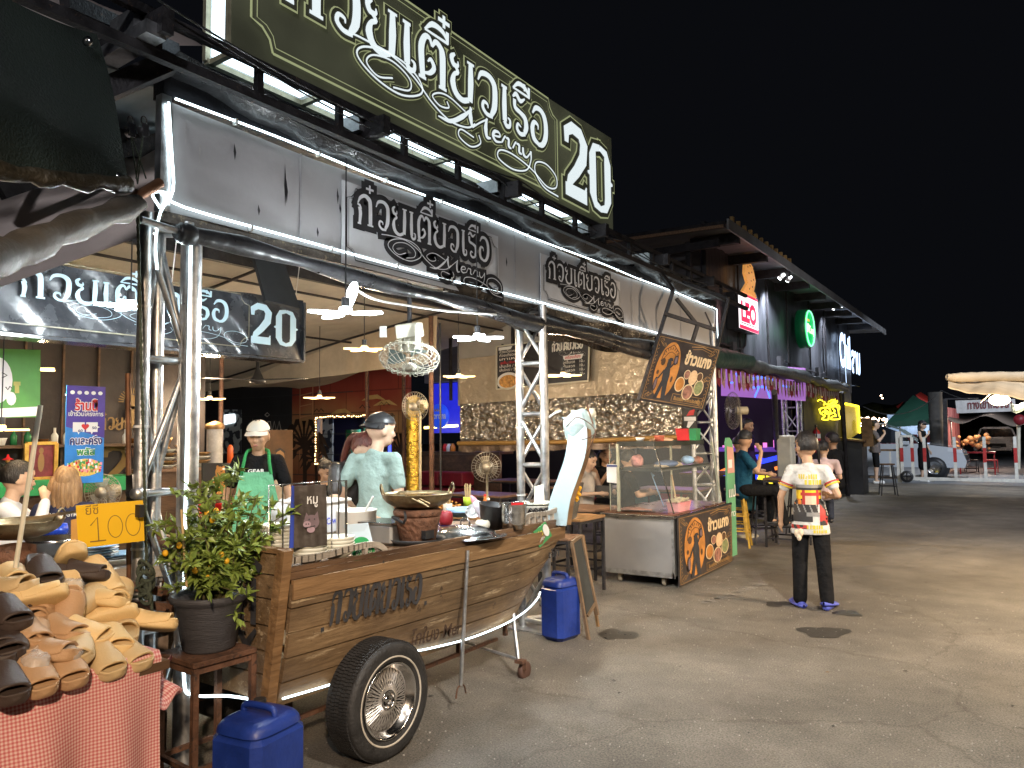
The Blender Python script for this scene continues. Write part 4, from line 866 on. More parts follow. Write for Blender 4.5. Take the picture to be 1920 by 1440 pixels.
ar = n.new('ShaderNodeMixRGB'); ar.blend_type = 'MIX'; ar.inputs[0].default_value = .5; L.new(a1,ar.inputs[1]); L.new(a2,ar.inputs[2])
cr = n.new('ShaderNodeValToRGB'); cr.color_ramp.interpolation = 'CONSTANT'; L.new(ar.outputs[0],cr.inputs[0])
e = cr.color_ramp.elements; e[0].color = (.44,.11,.12,1); e[1].position = .3; e[1].color = (.54,.24,.23,1); x_ = e.new(.8); x_.color = (.64,.45,.42,1); L.new(cr.outputs[0],b.inputs['Base Color'])
def cloth(u,v):
    # v 0 hem .. .7 table edge .. 1 under the pile
    y = -.1+1.62*u
    if v > .7: k = (v-.7)/.3; return (-2.56-.35*k,y,TZ+.006*math.sin(y*14))
    k = 1-v/.7; fo = math.sin(y*19+math.sin(y*5)*1.5)*.055*k+math.sin(y*7+k*2)*.05*k
    return (-2.55+fo+.05*k,y+.02*math.sin(k*3)*k,TZ-.004-.62*k)
f = MB(); f.sheet(cloth,110,44); o = f.build('cloth',m_chk); tag(o,'red and white small-checked cloth draped over the slipper table','tablecloth')
uv = o.data.uv_layers.new(name='UVMap'); vid = {}
for lp in o.data.loops: i = lp.vertex_index; uv.data[lp.index].uv = ((i//45)/110*1.62/1.0,(i % 45)/44*1.3)
f = MB()
def corner(u,v): return (-2.60+.05*math.sin(v*6+u*3)-.12*u,1.46+.20*u+.02*math.sin(v*9),TZ+.01-.10*u-.20*v*(1-.3*u)+.02*math.sin(u*9))
f.sheet(corner,14,14); o2 = f.build('cloth_corner',m_chk); uv = o2.data.uv_layers.new(name='UVMap')
for lp in o2.data.loops: i = lp.vertex_index; uv.data[lp.index].uv = ((i//15)/14*.25,(i % 15)/14*.25)
o2.parent = o; o2.location = Vector(o2.location)-Vector(o.location)
# a moulded foam slide, toe towards +y, length .28
def slide_w(y):   # y 0 heel .. 1 toe -> half width
    if y < .2: return .042*math.sqrt(max(.0,1-((.2-y)/.2)**2))
    if y > .70: return .056*math.sqrt(max(.0,1-((y-.70)/.30)**2))
    return .042+.014*math.sin((y-.2)/.5*1.57)
def foam(nm,c): return mat(nm,c,.58,0,.05,8,.12,120)
cols = {'cream': (.70,.50,.24),'tan': (.42,.26,.14),'dark': (.050,.034,.028),'sand': (.52,.38,.20)}
Lg = .285
def sole(u,v):
    y = .0005+u*.999; k_ = min(1,math.sqrt(min(y,1-y)/.04)); w = (slide_w(y)+.008)*k_; a = 2*math.pi*v; ca,sa = math.cos(a),math.sin(a)
    return (w*(abs(ca)**.5)*(1 if ca > 0 else -1),(y-.45)*Lg,.024+.023*k_*(abs(sa)**.5)*(1 if sa > 0 else -1)+.10*max(0,y-.62)**2)
def upper(u,v,th=0.):
    a = math.pi*v; y = .36+u*.50; y2 = y-.05*math.sin(a)*(1-u)+.01*math.sin(a)*u; w = slide_w(min(.86,y))+.010+th; h_ = (.082-.034*u)+th
    return (math.cos(a)*w,(y2-.45)*Lg,.018+max(0,math.sin(a))**.75*h_+.03*u*u)
mbs = MB(); mbs.sheet(sole,34,24); rim_ = [((slide_w(y)+.002)*s_,(y-.45)*Lg,.048+.10*max(0,y-.62)**2) for s_,ys in ((-1,[i/24 for i in range(1,24)]),(1,[i/24 for i in range(23,0,-1)])) for y in ys]; mbs.tube(rim_,.006,6,closed=True)
so = remesh(mbs.build('sole',m_white),.0055,2); sole_me = so.data; bpy.data.objects.remove(so)
mbs = MB(); NU2,NV2 = 14,24; mbs.sheet(lambda u,v: upper(u,v,0),NU2,NV2); mbs.sheet(lambda u,v: upper(u,v,-.012),NU2,NV2); mbs.f[NU2*NV2:] = [f_[::-1] for f_ in mbs.f[NU2*NV2:]]
for uu in (0,1): mbs.sheet(lambda u,v: upper(uu,v,-.012*u),1,NV2)
for vv in (0,1): mbs.sheet(lambda u,v: upper(u,vv,-.012*v),NU2,1)
so = remesh(mbs.build('strap',m_white),.0055,3); strap_me = so.data; bpy.data.objects.remove(so)
zs_ = (sum(v.co.z for v in sole_me.vertices)/len(sole_me.vertices)); 
def recentre(me,tgt_min):   # remeshed data sits on its own origin: put its base back at tgt_min
    mn = min(v.co.z for v in me.vertices); cy2 = (min(v.co.y for v in me.vertices)+max(v.co.y for v in me.vertices))/2
    for v in me.vertices: v.co.z += tgt_min[2]-mn; v.co.y += tgt_min[1]-cy2
recentre(sole_me,(0,.05*Lg,0)); recentre(strap_me,(0,(.60-.45)*Lg,.012))
def make_slide(label,m,mi):
    t = T('slipper',label,'slipper',(0,0,0),0,'foam slippers piled on the table')
    for nm,me in (('sole',sole_me),('strap',strap_me)):
        d_ = me.copy(); d_.materials.clear(); d_.materials.append(m if nm == 'strap' else mi); o = bpy.data.objects.new(nm,d_); S.collection.objects.link(o); o.parent = t
    return t
prot = {}
for k,c in cols.items(): prot[k] = make_slide('x',foam(k+'_foam',c),foam(k+'_footbed',tuple(x*.94 for x in c)))
SL = [ # px, py, plane X, colour, rotation (x,y,z deg), label
 (77,1072,-2.98,'dark',(-22,0,-100),'dark brown slipper, uppermost left, toe opening facing the camera'),
 (135,1078,-3.00,'dark',(-14,-22,-40),'shiny dark brown slipper in the top row beside the cream ones'),
 (128,1058,-3.08,'cream',(30,0,-100),'cream slipper behind the two dark ones at the top of the pile'),
 (188,1078,-3.00,'cream',(-42,8,-92),'cream slipper standing with its toe opening down at the top right of the pile'),
 (28,1096,-2.98,'cream',(10,0,80),'cream slipper at the top left edge of the pile'),
 (52,1128,-2.82,'cream',(4,-38,-20),'largest-looking cream slipper lying sideways across the left of the pile'),
 (127,1116,-2.90,'cream',(-48,0,-112),'cream slipper with plastic stuffing under the dark pair'),
 (172,1124,-2.90,'cream',(-10,-26,-62),'cream slipper tilted on its side in the middle right'),
 (218,1122,-2.92,'cream',(14,10,60),'cream slipper heel outward at the right of the pile'),
 (128,1160,-2.82,'tan',(62,0,40),'tan slipper standing on its heel in the pile centre'),
 (192,1160,-2.82,'cream',(8,-58,-30),'cream slipper showing its ridged sole edge, right of the tan one'),
 (264,1168,-2.80,'cream',(-12,-24,-38),'cream slipper hanging farthest right off the pile'),
 (232,1182,-2.80,'sand',(12,8,70),'sand coloured slipper heel outward below the farthest right one'),
 (100,1184,-2.76,'tan',(-14,-14,-70),'tan slipper with a plastic tag in the middle of the pile'),
 (36,1182,-2.74,'tan',(-24,-12,-80),'tan slipper at the left middle of the pile'),
 (8,1148,-2.78,'dark',(-20,0,-90),'dark brown slipper at the left edge above the tan row'),
 (30,1150,-2.86,'dark',(6,14,60),'dark brown slipper half buried under the large cream one'),
 (62,1166,-2.82,'tan',(8,0,74),'tan slipper lying flat behind the tagged one'),
 (168,1200,-2.76,'sand',(-20,-18,-72),'sand slipper with a slit opening right of the tagged tan one'),
 (108,1214,-2.72,'tan',(10,8,66),'tan slipper heel outward in the lower middle'),
 (50,1222,-2.68,'tan',(10,8,60),'tan slipper heel outward in the lower left'),
 (8,1234,-2.66,'dark',(10,0,66),'dark brown slipper in the lower left shadow'),
 (188,1234,-2.64,'sand',(-26,6,-96),'sand slipper toe outward in the bottom row, second from right'),
 (230,1226,-2.66,'sand',(-22,4,-84),'sand slipper toe outward at the right end of the bottom row'),
 (120,1258,-2.60,'tan',(-26,4,-100),'tan slipper with clear plastic stuffing in the bottom row'),
 (60,1272,-2.57,'tan',(-26,4,-98),'tan slipper with clear plastic stuffing at the left of the bottom row'),
 (6,1290,-2.55,'dark',(-20,0,-98),'dark brown slipper at the bottom left corner of the pile'),
 (148,1140,-2.88,'sand',(14,10,30),'sand slipper wedged crosswise below the stuffed cream one'),
 (90,1142,-2.90,'tan',(-10,20,-130),'tan slipper peeping out under the large cream one'),
 (72,1240,-2.64,'tan',(-8,-14,-60),'small-looking tan slipper between the two stuffed ones and the row above'),
 (148,1228,-2.66,'sand',(-16,10,-120),'sand slipper squeezed between the tan heel and the sand pair'),
 (88,1100,-2.96,'cream',(-8,14,-140),'cream slipper partly under the uppermost dark one'),
 (206,1196,-2.72,'cream',(-14,-10,-100),'cream slipper right of the slit sand one, toe outward'),
 (140,1186,-2.74,'cream',(-20,12,-60),'cream slipper between the tagged tan one and the slit sand one'),
 (18,1206,-2.70,'dark',(-14,8,-110),'dark brown slipper between the tan and shadowed rows at the left'),
 (4,1112,-2.92,'sand',(6,0,-60),'sand slipper cut by the left frame edge, above the dark ones'),
]
m_film = mat('clear_film',(.75,.72,.68),.08,0,0,5,1,30,alpha=.35)
used = {}; rnd = random.Random(12)
for i,(px_,py_,X_,k,rot,lab) in enumerate(SL):
    p = W(px_,py_-(22 if py_ > 1215 else 8)*(1 if px_ < 150 else .5),X=X_) - Vector((0,0,.03)); r_ = tuple(R(a) for a in rot)
    if k not in used: o = prot[k]; used[k] = 1; o.location = p; o.rotation_euler = r_; o['label'] = lab
    else: o = dup(prot[k],p,label=lab,rot=r_)
    o.scale = (.82,.82,.82)
    if 'plastic stuffing' in lab:
        f = MB(); f.ball(p+Vector((.03,.0,.05)),(.045,.04,.03),10,7); f.v = [(v[0]+.016*noise.noise(Vector(v)*50),v[1]+.016*noise.noise(Vector(v)*47),v[2]+.016*noise.noise(Vector(v)*44)) for v in f.v]
        tag(f.build('film_wad',m_film),'crumpled clear film inside the '+('left' if px_ < 80 else ('upper' if py_ < 1150 else 'right'))+' stuffed slipper of the pile','film')
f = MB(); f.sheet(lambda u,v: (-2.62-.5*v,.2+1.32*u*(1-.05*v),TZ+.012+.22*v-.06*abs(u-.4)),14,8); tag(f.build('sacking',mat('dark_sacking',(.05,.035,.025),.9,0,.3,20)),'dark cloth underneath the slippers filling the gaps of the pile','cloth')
# ---- yellow price board, clamp and poles
t = T('price_board','bright yellow handwritten board reading 100 clipped to poles above the slippers','price board',tuple(W(205,980,D=3.3)),0)
A0,A1,A2,A3 = W(147,1028,D=3.02),W(271,1014,D=3.10),W(268,938,D=3.10),W(142,948,D=3.02)
f = MB(); f.slab(A0,A1,A2,A3,.004); f.build('sheet',mat('yellow_board',(.80,.48,.005),.5,0,.03,3),t)
U_ = (A1-A0).normalized(); V_ = (A3-A0).normalized(); w_ = (A1-A0).length; h_ = (A3-A0).length; mp_ = mat('pencil_grey',(.20,.12,.02),.6)
f = MB(); f.ribbon([(w_*.20,h_*.50),(w_*.31,h_*.68),(w_*.31,h_*.12)],.004,A0,U_,V_,.002); f.ribbon([(w_*.18,h_*.12),(w_*.42,h_*.12)],.005,A0,U_,V_,.002)
for cx in (.57,.84): f.ribbon([(w_*(cx+.11*math.cos(a)),h_*(.42+.26*math.sin(a))) for a in [i*2*math.pi/24 for i in range(25)]],.003,A0,U_,V_,.002)
f.build('number',mp_,t); f = MB(); text(f,'ยีซี่',A0+U_*(w_*.14)+V_*(h_*.76),U_,V_,.05,w_*.19,0,.002); f.build('handwriting',mp_,t)
f = MB(); f.box(W(262,958,D=3.06),(.035,.02,.05)); f.build('binder_clip',m_black,t)
f = MB(); f.slab(W(133,1012,D=3.03),W(146,1012,D=3.03),W(146,972,D=3.03),W(133,975,D=3.03),.006); f.build('tag_end',mat('orange_plastic',(.75,.42,.12),.5),t)
t = T('spring_clamp','silver spring clamp gripping the pipe right above the yellow board','clamp',tuple(W(248,915,D=3.35)),0)
f = MB(); f.slab(W(236,938,D=3.34),W(250,938,D=3.34),W(248,890,D=3.34),W(236,892,D=3.34),.02); f.bar(W(240,932,D=3.33),W(263,925,D=3.33),.03,.05); f.build('jaw',m_inox,t)
f = MB(); f.lathe(W(260,925,D=3.31),[(0,-.03),(.026,-.03),(.026,.03),(0,.03)],16,(.5,-.85,0)); f.build('spring',m_steel,t)
def pole(lab,a,b,r,m,nm='pole'): 
    f = MB(); f.cyl(a,b,r,12); o = f.build(nm,m); tag(o,lab,'pole'); return o
pole('thin grey pole slanting up from the slipper pile at the left',W(28,1072,X=-3.0),W(76,760,X=-3.0),.0085,m_cream)
m_cop = mat('copper_brown_pipe',(.20,.095,.05),.45,.5,.3,12)
pole('rusty red pipe rising left of the silver clamp',W(243,1215,D=3.42),W(240,700,D=3.42),.012,m_cop)
pole('upright grey pipe just right of the rusty red pipe',W(259,1440,D=3.3),W(266,905,D=3.5),.013,m_steel)
# rope with a knot, pulleys
t = T('rope','dark green twisted rope tied in a big knot beside the stall post','rope',tuple(W(275,1080,X=-3.12)),0)
f = MB()
for s_ in (-.004,.004): f.tube([W(257+18*k,355+715*k,X=-3.12)+Vector((0,s_*math.cos(k*150),s_*math.sin(k*150)*.3)) for k in [i/60 for i in range(61)]],.0055,5)
f.build('line',m_rope,t)
f = MB(); rnd = random.Random(7); kc = W(273,1092,X=-3.10)
for k in range(7):
    ph = rnd.uniform(0,6.28); rr_ = rnd.uniform(.022,.045); ax = Vector((rnd.uniform(-1,1),rnd.uniform(-1,1),rnd.uniform(-.4,.4))).normalized(); x = ax.orthogonal().normalized(); y = ax.cross(x)
    f.tube([kc+Vector((0,0,.02*(k-3)))+(x*math.cos(a+ph)+y*math.sin(a+ph)*1.3)*rr_ for a in [i*2*math.pi/14 for i in range(14)]],.008,6,closed=True)
f.tube(smooth_pts([kc,W(250,1105,X=-3.08),W(244,1118,X=-3.08),W(262,1118,X=-3.08),kc+Vector((0,0,-.05))],6),.006,5); f.tube(smooth_pts([kc,W(283,1120,X=-3.08),W(285,1150,X=-3.08)],4),.007,5); f.build('knot',m_rope,t)
for (x,y_,m_,lab) in ((244,247,m_inox,'bright steel pulley hanging under the roof bracket'),(269,247,m_black,'dark pulley block hanging beside the bright one')):
    t = T('pulley',lab,'pulley',tuple(W(x,y_,X=-3.15)),0)
    f = MB(); c = W(x,y_,X=-3.15); f.lathe(c,[(0,-.012),(.024,-.012),(.018,0),(.024,.012),(0,.012)],16,(1,.3,0)); f.box(c+Vector((.014,0,.004)),(.004,.03,.06)); f.build('block',m_,t)
    f = MB(); f.tube([c+Vector((0,.012*math.cos(a),.05+.02*math.sin(a))) for a in [i*2*math.pi/12 for i in range(12)]],.003,5,closed=True); f.build('shackle',m_inox,t)
    f = MB(); f.tube([c,W(258,345,X=-3.14)],.003,4); f.tube([c,W(x+30 if x < 250 else x-14,335,X=-3.14)],.003,4); f.build('cord',m_rope,t)
# ---- near tarpaulins at the upper left
t = T('near_tarp','big dark green tarpaulin with metal eyelets hanging at the upper left','tarpaulin',tuple(W(60,200,D=2.5)),0)
C0,C1,C2,C3 = W(-160,270,D=2.2),W(246,345,D=2.9),W(176,62,D=2.9),W(-160,-90,D=2.2)
def tq(u,v):
    p = C0.lerp(C1,u).lerp(C3.lerp(C2,u),v); p += _fw*(.03*math.sin(u*5+v*4)+.01*math.sin(u*19)*(1-v)); p.z -= .02*math.sin(u*3.14); return p
MB().sheet(tq,40,24,.006).build('sheet',mat('dark_green_tarp',(.012,.022,.018),.65,0,.35,3,.5,120),t)
f = MB(); f.tube([tq(i/16,0)+Vector((0,0,-.012+.006*math.sin(i*2))) for i in range(17)],[.030+.005*math.sin(i*1.7) for i in range(17)],12); f.build('rolled_hem',mat('brown_black_vinyl',(.035,.030,.020),.4,0,.5,8,1,25),t)
for x,y_ in ((165,78),(218,332)): f = MB(); f.lathe(W(x,y_,D=2.83),[(.008,0),(.018,0),(.02,.004),(.008,.008)],18,tuple(-_fw)); f.build('eyelet',m_inox,t)
t = T('rolled_awning','crinkled grey brown awning rolled on a pipe running diagonally at the left','awning',tuple(W(120,430,D=2.9)),0)
pts = [W(255-i*26,382+i*10+2*math.sin(i),D=2.95-.10*i) for i in range(13)]
f = MB(); f.tube(pts,[.040+.008*math.sin(i*1.9)+.001*i for i in range(13)],16); f.v = [(v[0]+.012*noise.noise(Vector(v)*16),v[1]+.012*noise.noise(Vector(v)*15),v[2]+.014*noise.noise(Vector(v)*17)) for v in f.v]; f.build('roll',mat('crinkled_grey_vinyl',(.045,.04,.032),.6,0,.3,6,.7,12,col2=(.07,.062,.052)),t)
f = MB(); f.cyl(W(225,388,D=2.95),W(300,343,D=3.15),.022,12); f.build('pipe',m_cop,t)
t = T('pink_awning','pinkish grey fabric awning stretched behind the rolled awning at the left','awning',tuple(W(60,380,D=4)),0)
C = [W(-60,560,D=3.2),W(330,420,D=3.6),W(330,230,D=4.6),W(-60,250,D=4.2)]
def pa(u,v): p = C[0].lerp(C[1],u).lerp(C[3].lerp(C[2],u),v); p.z += .05*math.sin(u*7+v*2)*v; return p
MB().sheet(pa,40,20).build('fabric',mat('pinkish_canvas',(.62,.52,.48),.7,0,.14,2,.7,6),t)
C_ = [W(-60,60,D=3.6),W(190,90,D=3.6),W(380,90,D=5.5),W(-60,-120,D=5.0)]
f = MB(); f.sheet(lambda u,v: C_[0].lerp(C_[1],u).lerp(C_[3].lerp(C_[2],u),v)+Vector((0,0,.04*math.sin(u*9))),24,10); f.build('upper_fabric',MATS['pinkish_canvas'],t)
for a,b in (((0,330),(110,300)),((0,360),(330,250)),((120,0),(330,95))): f = MB(); f.bar(W(*a,D=3.4),W(*b,D=4.2),.05,.07); f.build('spar',m_dark,t)
f = MB(); f.bar(W(185,175,D=3.3),W(318,118,D=3.5),.09,.09); f.build('bracket',m_dark,t)
# ---------------------------------------------------------------- the neighbour's counter and its things
t = T('side_counter','weathered wooden counter with pale corrugated panels left of the boat cart','counter',tuple(W(150,1100,D=3.3)),0)
E0 = W(-40,1010,X=-3.75); E1 = W(318,1095,X=-3.38); E0.z = E1.z = .93
dirn = (E1-E0).normalized(); nor = Vector((-dirn.y,dirn.x,0))
if nor.y < 0: nor = -nor
f = MB(); f.bar(E0,E1,.06,.05); f.bar(E0-Vector((0,0,.21)),E1-Vector((0,0,.21)),.04,.05); f.build('rail',MATS['grey_weathered_wood'],t)
f = MB(); f.slab(E0-Vector((0,0,.02)),E1-Vector((0,0,.02)),E1+nor*.75-Vector((0,0,.02)),E0+nor*.75-Vector((0,0,.02)),.03); f.build('top',mat('grey_steel_top',(.25,.25,.25),.4,.6,.2),t)
m_cor = mat('bluish_corrugated',(.42,.47,.52),.45,.2,.1,3)
for k in range(3):
    a = E0.lerp(E1,k/3+.02); b = E0.lerp(E1,(k+1)/3-.03)
    def cg(u,v): p = a.lerp(b,u); p.z = .70+.20*v; return p+nor*(.03+.005*math.sin(v*40))
    f = MB(); f.sheet(cg,2,26); f.build('corrugated_panel',m_cor,t)
    f = MB(); q_ = E0.lerp(E1,(k+1)/3-.01); f.box(q_-Vector((0,0,.12)),(.04,.04,.2)); f.build('stud',m_rust,t)
def lowp(u,v): p = E0.lerp(E1,u); p.z = .70-.70*v; return p+nor*(.02+.008*math.sin(u*90))
f = MB(); f.sheet(lowp,60,2); f.build('lower_sheet',mat('stained_plywood',(.20,.15,.115),.75,0,.35,4,.3,10,wear=(.10,.075,.06),wt=.57),t)
f = MB(); f.bar(W(235,1095,X=-3.3),W(306,1110,X=-3.22),.035,.035); f.bar(W(235,1133,X=-3.3),W(312,1137,X=-3.22),.035,.035); f.bar(W(235,960,X=-3.4),W(332,1052,X=-3.35),.05); f.build('tube_stub',m_rust,t)
w2 = wok(tuple(W(30,1030,Z=.97)),.22,'brass wok with two loop handles on the counter at the left edge',None); w2.rotation_euler = (0,0,R(40)); w2.location.z = 1.02
f = MB(); f.ball(W(30,1040,Z=.95),(.17,.17,.06),20,8); tag(f.build('clay_ring',m_clay),'brown clay ring under the wok at the left edge','clay ring')
f = MB(); f.bar(W(40,975,Z=1.13),W(150,958,Z=1.18),.014); tag(f.build('ladle_handle',mat('pale_wood',(.42,.30,.16),.6)),'long wooden ladle handle lying over the left wok','ladle')
t = T('steel_basin','shiny ribbed steel basin on the left counter near the yellow board','basin',tuple(W(103,1040,Z=.945)),0)
LB().lathe((0,0,0),[(0,0),(.10,0),(.115,.03),(.118,.032),(.128,.07),(.14,.09),(.13,.088),(.1,.01),(0,.01)],36).build('body',m_inox,t)
t = T('blue_pot','small bright blue pot with lid behind the steel basin','pot',tuple(W(93,1012,Z=.96)),0); LB().lathe((0,0,0),[(0,0),(.08,0),(.10,.05),(.09,.09),(.02,.105),(.015,.12),(0,.122)],24).build('body',mat('bright_blue_enamel',(.02,.06,.42),.25),t)
m_bp = mat('blue_plate',(.30,.48,.66),.3,0,.05); m_wp = mat('white_plate',(.70,.70,.66),.3,0,.05)
for (x,y_,n_,lab) in ((180,1052,6,'stack of blue and white plates under the yellow board'),(222,1046,2,'two plates beside the taller plate stack'),(100,1062,2,'pale blue basin pair in front of the steel basin')):
    t = T('plate_stack',lab,'plates',tuple(W(x,y_,Z=.94)),0,'plates on the left counter')
    for i in range(n_): f = LB(); z = i*.013; f.lathe((0,0,z),[(0,0),(.06,0),(.10,.012),(.103,.014),(.06,.006),(0,.006)],28); f.build('plate',m_bp if i % 2 else m_wp,t)
pole('short thick pole leaning behind the left counter',W(150,1040,Z=.95),W(240,960,Z=1.2),.010,m_steel)
# ---------------------------------------------------------------- stool with the kumquat
def frame_stool(lab,x,y,rz,h_,w,m,mtop,grp='angle iron stools'):
    t = T('stool',lab,'stool',(x,y,0),rz,grp)
    LB().box((0,0,h_-.012),(w,w,.024),bev=.004).build('seat',mtop,t)
    for a in (-1,1):
        for b in (-1,1): LB().box((a*(w/2-.014),b*(w/2-.014),(h_-.026)/2),(.025,.025,h_-.026)).build('leg',m,t)
    f = LB(); k = w/2-.014
    for z in (h_-.04,h_*.28):
        for a in (-1,1): f.box((a*k,0,z),(.02,w-.054,.02)); f.box((0,a*k,z-.001),(w-.054,.02,.02))
    f.build('stretcher',m,t); return t
c = W(415,1205,Z=.60)
frame_stool('dark steel stool carrying the potted kumquat beside the boat stern',-3.03,2.02,R(-3),.615,.30,m_rust,m_rust)
t = T('plant_pot','large dark grey plastic pot holding the kumquat tree on the stool','pot',(-3.05,2.04,.615),0)
LB().lathe((0,0,0),[(0,0),(.105,0),(.112,.01),(.145,.20),(.148,.205),(.165,.215),(.172,.235),(.166,.245),(.150,.24),(.14,.20),(.12,.20),(0,.205)],48).build('body',mat('dark_grey_pot',(.06,.06,.068),.5,0,.25,5,.3,60,stretch=(.4,.4,5)),t)
LB().lathe((0,0,.2),[(0,.005),(.135,.0)],20).build('soil',mat('soil',(.04,.028,.02),.95,0,.4,30,.8,60),t)
t = T('kumquat_tree','leafy kumquat tree with small yellow fruit growing in the dark pot','tree',(-3.05,2.04,.82),0)
rnd = random.Random(31); base = Vector((0,0,0)); br = LB(); lv = [LB(),LB()]; fr = LB(); tips = []
PB = Vector((-3.05,2.04,.82))
targets = [W(x,y_,X=-3.05+dx)-PB for x,y_,dx in ((330,985,.12),(345,1010,.0),(370,955,.1),(400,930,.0),(425,905,.05),(450,930,-.1),(480,935,.08),(500,960,.0),(485,995,.12),(455,1000,.18),(420,990,.15),(385,1010,.2),(350,1045,.15),(330,1030,.05),(400,1045,.18),(440,1030,.16),(420,955,-.1),(465,965,-.05),(375,985,-.1),(500,985,.08),(435,885,.02),(438,892,.0),(398,912,.05),(378,930,.0),(410,898,.02),(350,950,.05),(405,1065,.14),(470,1020,.1),(365,1060,.12))]
trunks = [Vector((.01,.0,.0)),Vector((-.03,.03,.0)),Vector((.04,.03,.0))]
for i,tg in enumerate(targets):
    b0 = trunks[i % 3]; mid = b0.lerp(tg,.5)+Vector((rnd.uniform(-.03,.03),rnd.uniform(-.03,.03),-.01)); p = smooth_pts([b0-Vector((0,0,.03)),mid,tg],6); br.tube(p,[.0065-.005*k/len(p) for k in range(len(p))],5)
    for k in range(4):
        q = p[int(len(p)*(.45+.12*k))] if k < 3 else tg; e = q+Vector((rnd.gauss(0,.055),rnd.gauss(0,.055),rnd.gauss(.01,.04))); br.tube([q,e],.002,4); tips.append((q,e))
def leaf(mb,p,d,up,ln,wd):
    s_ = d.cross(up).normalized(); n_ = s_.cross(d).normalized()
    A = p; B = p+d*ln; c1 = p+d*ln*.45; mb.add([A,c1+s_*wd+n_*wd*.35,B-n_*ln*.08,c1-s_*wd+n_*wd*.35,c1],[(0,1,4),(1,2,4),(2,3,4),(3,0,4)])
for q,e in tips:
    for k in range(26):
        p = q.lerp(e,rnd.random()*1.25); d = ((e-q).normalized()*.5+Vector((rnd.gauss(0,1),rnd.gauss(0,1),rnd.gauss(.25,.8))).normalized()).normalized()
        leaf(lv[0 if rnd.random() < .72 else 1],p,d,Vector((rnd.gauss(0,.5),rnd.gauss(0,.5),1)),rnd.uniform(.034,.066),rnd.uniform(.008,.014))
br.build('branches',mat('green_bark',(.10,.085,.04),.8,0,.2,20),t)
m_leaf = mat('glossy_citrus_leaf',(.12,.20,.035),.34,0,.35,12,col2=(.25,.33,.075)); 
lv[0].build('leaves',m_leaf,t); lv[1].build('young_leaves',mat('young_leaf',(.22,.30,.06),.45,0,.2,12),t)
m_kq = mat('kumquat_fruit',(.75,.42,.02),.45,0,.15,8)
for x,y_,m_ in ((388,963,m_kq),(398,975,m_kq),(415,1040,m_kq),(391,1083,m_kq),(310,1037,m_kq),(336,1023,m_kq),(396,1060,m_kq),(366,1070,m_kq),(405,958,m_kq),(425,1052,m_kq)):
    f = LB(); f.ball(W(x,y_,X=-2.88 if x > 340 else -2.95)-PB,(.012,.012,.014)); f.build('fruit',m_,t)
f = MB(); f.cyl(W(350,1100,X=-2.98),W(340,955,X=-2.98),.006,6); tag(f.build('cane',m_bam),'thick bamboo cane supporting the kumquat at its left','stake')
f = MB(); f.cyl(W(450,1092,X=-2.98),W(458,1052,X=-2.98),.004,6); tag(f.build('stake',m_white),'short pale stake stuck in the right of the dark pot','stake')
# ---------------------------------------------------------------- blue jerrycans
def jerry(lab,x,y,rz,w,d,h_):
    t = T('jerrycan',lab,'jerrycan',(x,y,0),rz,'blue plastic jerrycans')
    f = LB(); f.box((0,0,h_*.44),(w,d,h_*.88),bev=.035); f.build('body',m_blue,t)
    f = LB()
    def top(u,v):
        a = 2*math.pi*u; r_ = [1,.97,.90,.80,.62,.0][min(5,int(round(v*5)))]; z = [.86,.905,.94,.965,.975,.96][min(5,int(round(v*5)))]*h_
        c_,s_ = math.cos(a),math.sin(a); return ((abs(c_)**.5)*(1 if c_ > 0 else -1)*w*.49*r_,(abs(s_)**.5)*(1 if s_ > 0 else -1)*d*.49*r_,z)
    f.sheet(top,32,5); f.build('shoulder',m_blue,t)
    f = LB(); f.tube(smooth_pts([(-w*.32,0,h_*.955),(-w*.28,0,h_*1.03),(0,0,h_*1.045),(w*.28,0,h_*1.03),(w*.32,0,h_*.955)],4),.014,8); f.build('handle',m_blue,t)
    f = LB(); f.cyl((-w*.3,d*.28,h_*.95),(-w*.3,d*.28,h_*1.02),.026,16); f.build('cap',m_black,t); return t
jerry('blue plastic jerrycan on the ground in front of the stern, cut by the lower frame',-2.68,2.03,R(8),.27,.30,.42)
jerry('blue plastic jerrycan standing under the boat prow next to the chalkboard',-2.98,4.98,R(-10),.22,.26,.47)
# ---------------------------------------------------------------- A-frame chalkboard
t = T('chalkboard','wooden A-frame chalkboard standing open beside the second blue jerrycan','sign board',(-2.78,5.05,0),0)
A0,A1,A2,A3 = W(1098,1152,X=-2.80),W(1115,1135,X=-2.74),W(1090,1008,X=-2.84),W(1073,1016,X=-2.90)
A0 = W(1101,1155,X=-2.80); A1 = W(1116,1130,Y=5.2); A3 = W(1072,1017,X=-2.90); A2 = W(1090,1004,Y=5.2)
f = MB(); f.slab(A0,A1,A2,A3,.012); f.build('board',mat('blackboard',(.03,.032,.03),.7,0,.3,10),t)
f = MB(); L0 = W(1105,1207,X=-2.78); R0_ = W(1118,1178,Y=5.22)
f.bar(A3,L0,.022,.022); f.bar(A2,A1+(A1-A2)*.18,.022,.022); f.bar(A3,A2,.022); f.bar(A0,A1,.022); f.build('frame',mat('pale_brown_wood',(.17,.11,.065),.6,0,.3,8),t)
f = MB(); f.bar(A2+Vector((0,.02,0)),W(1123,1184,Y=5.45),.02); f.build('rear_leg',m_wood,t)
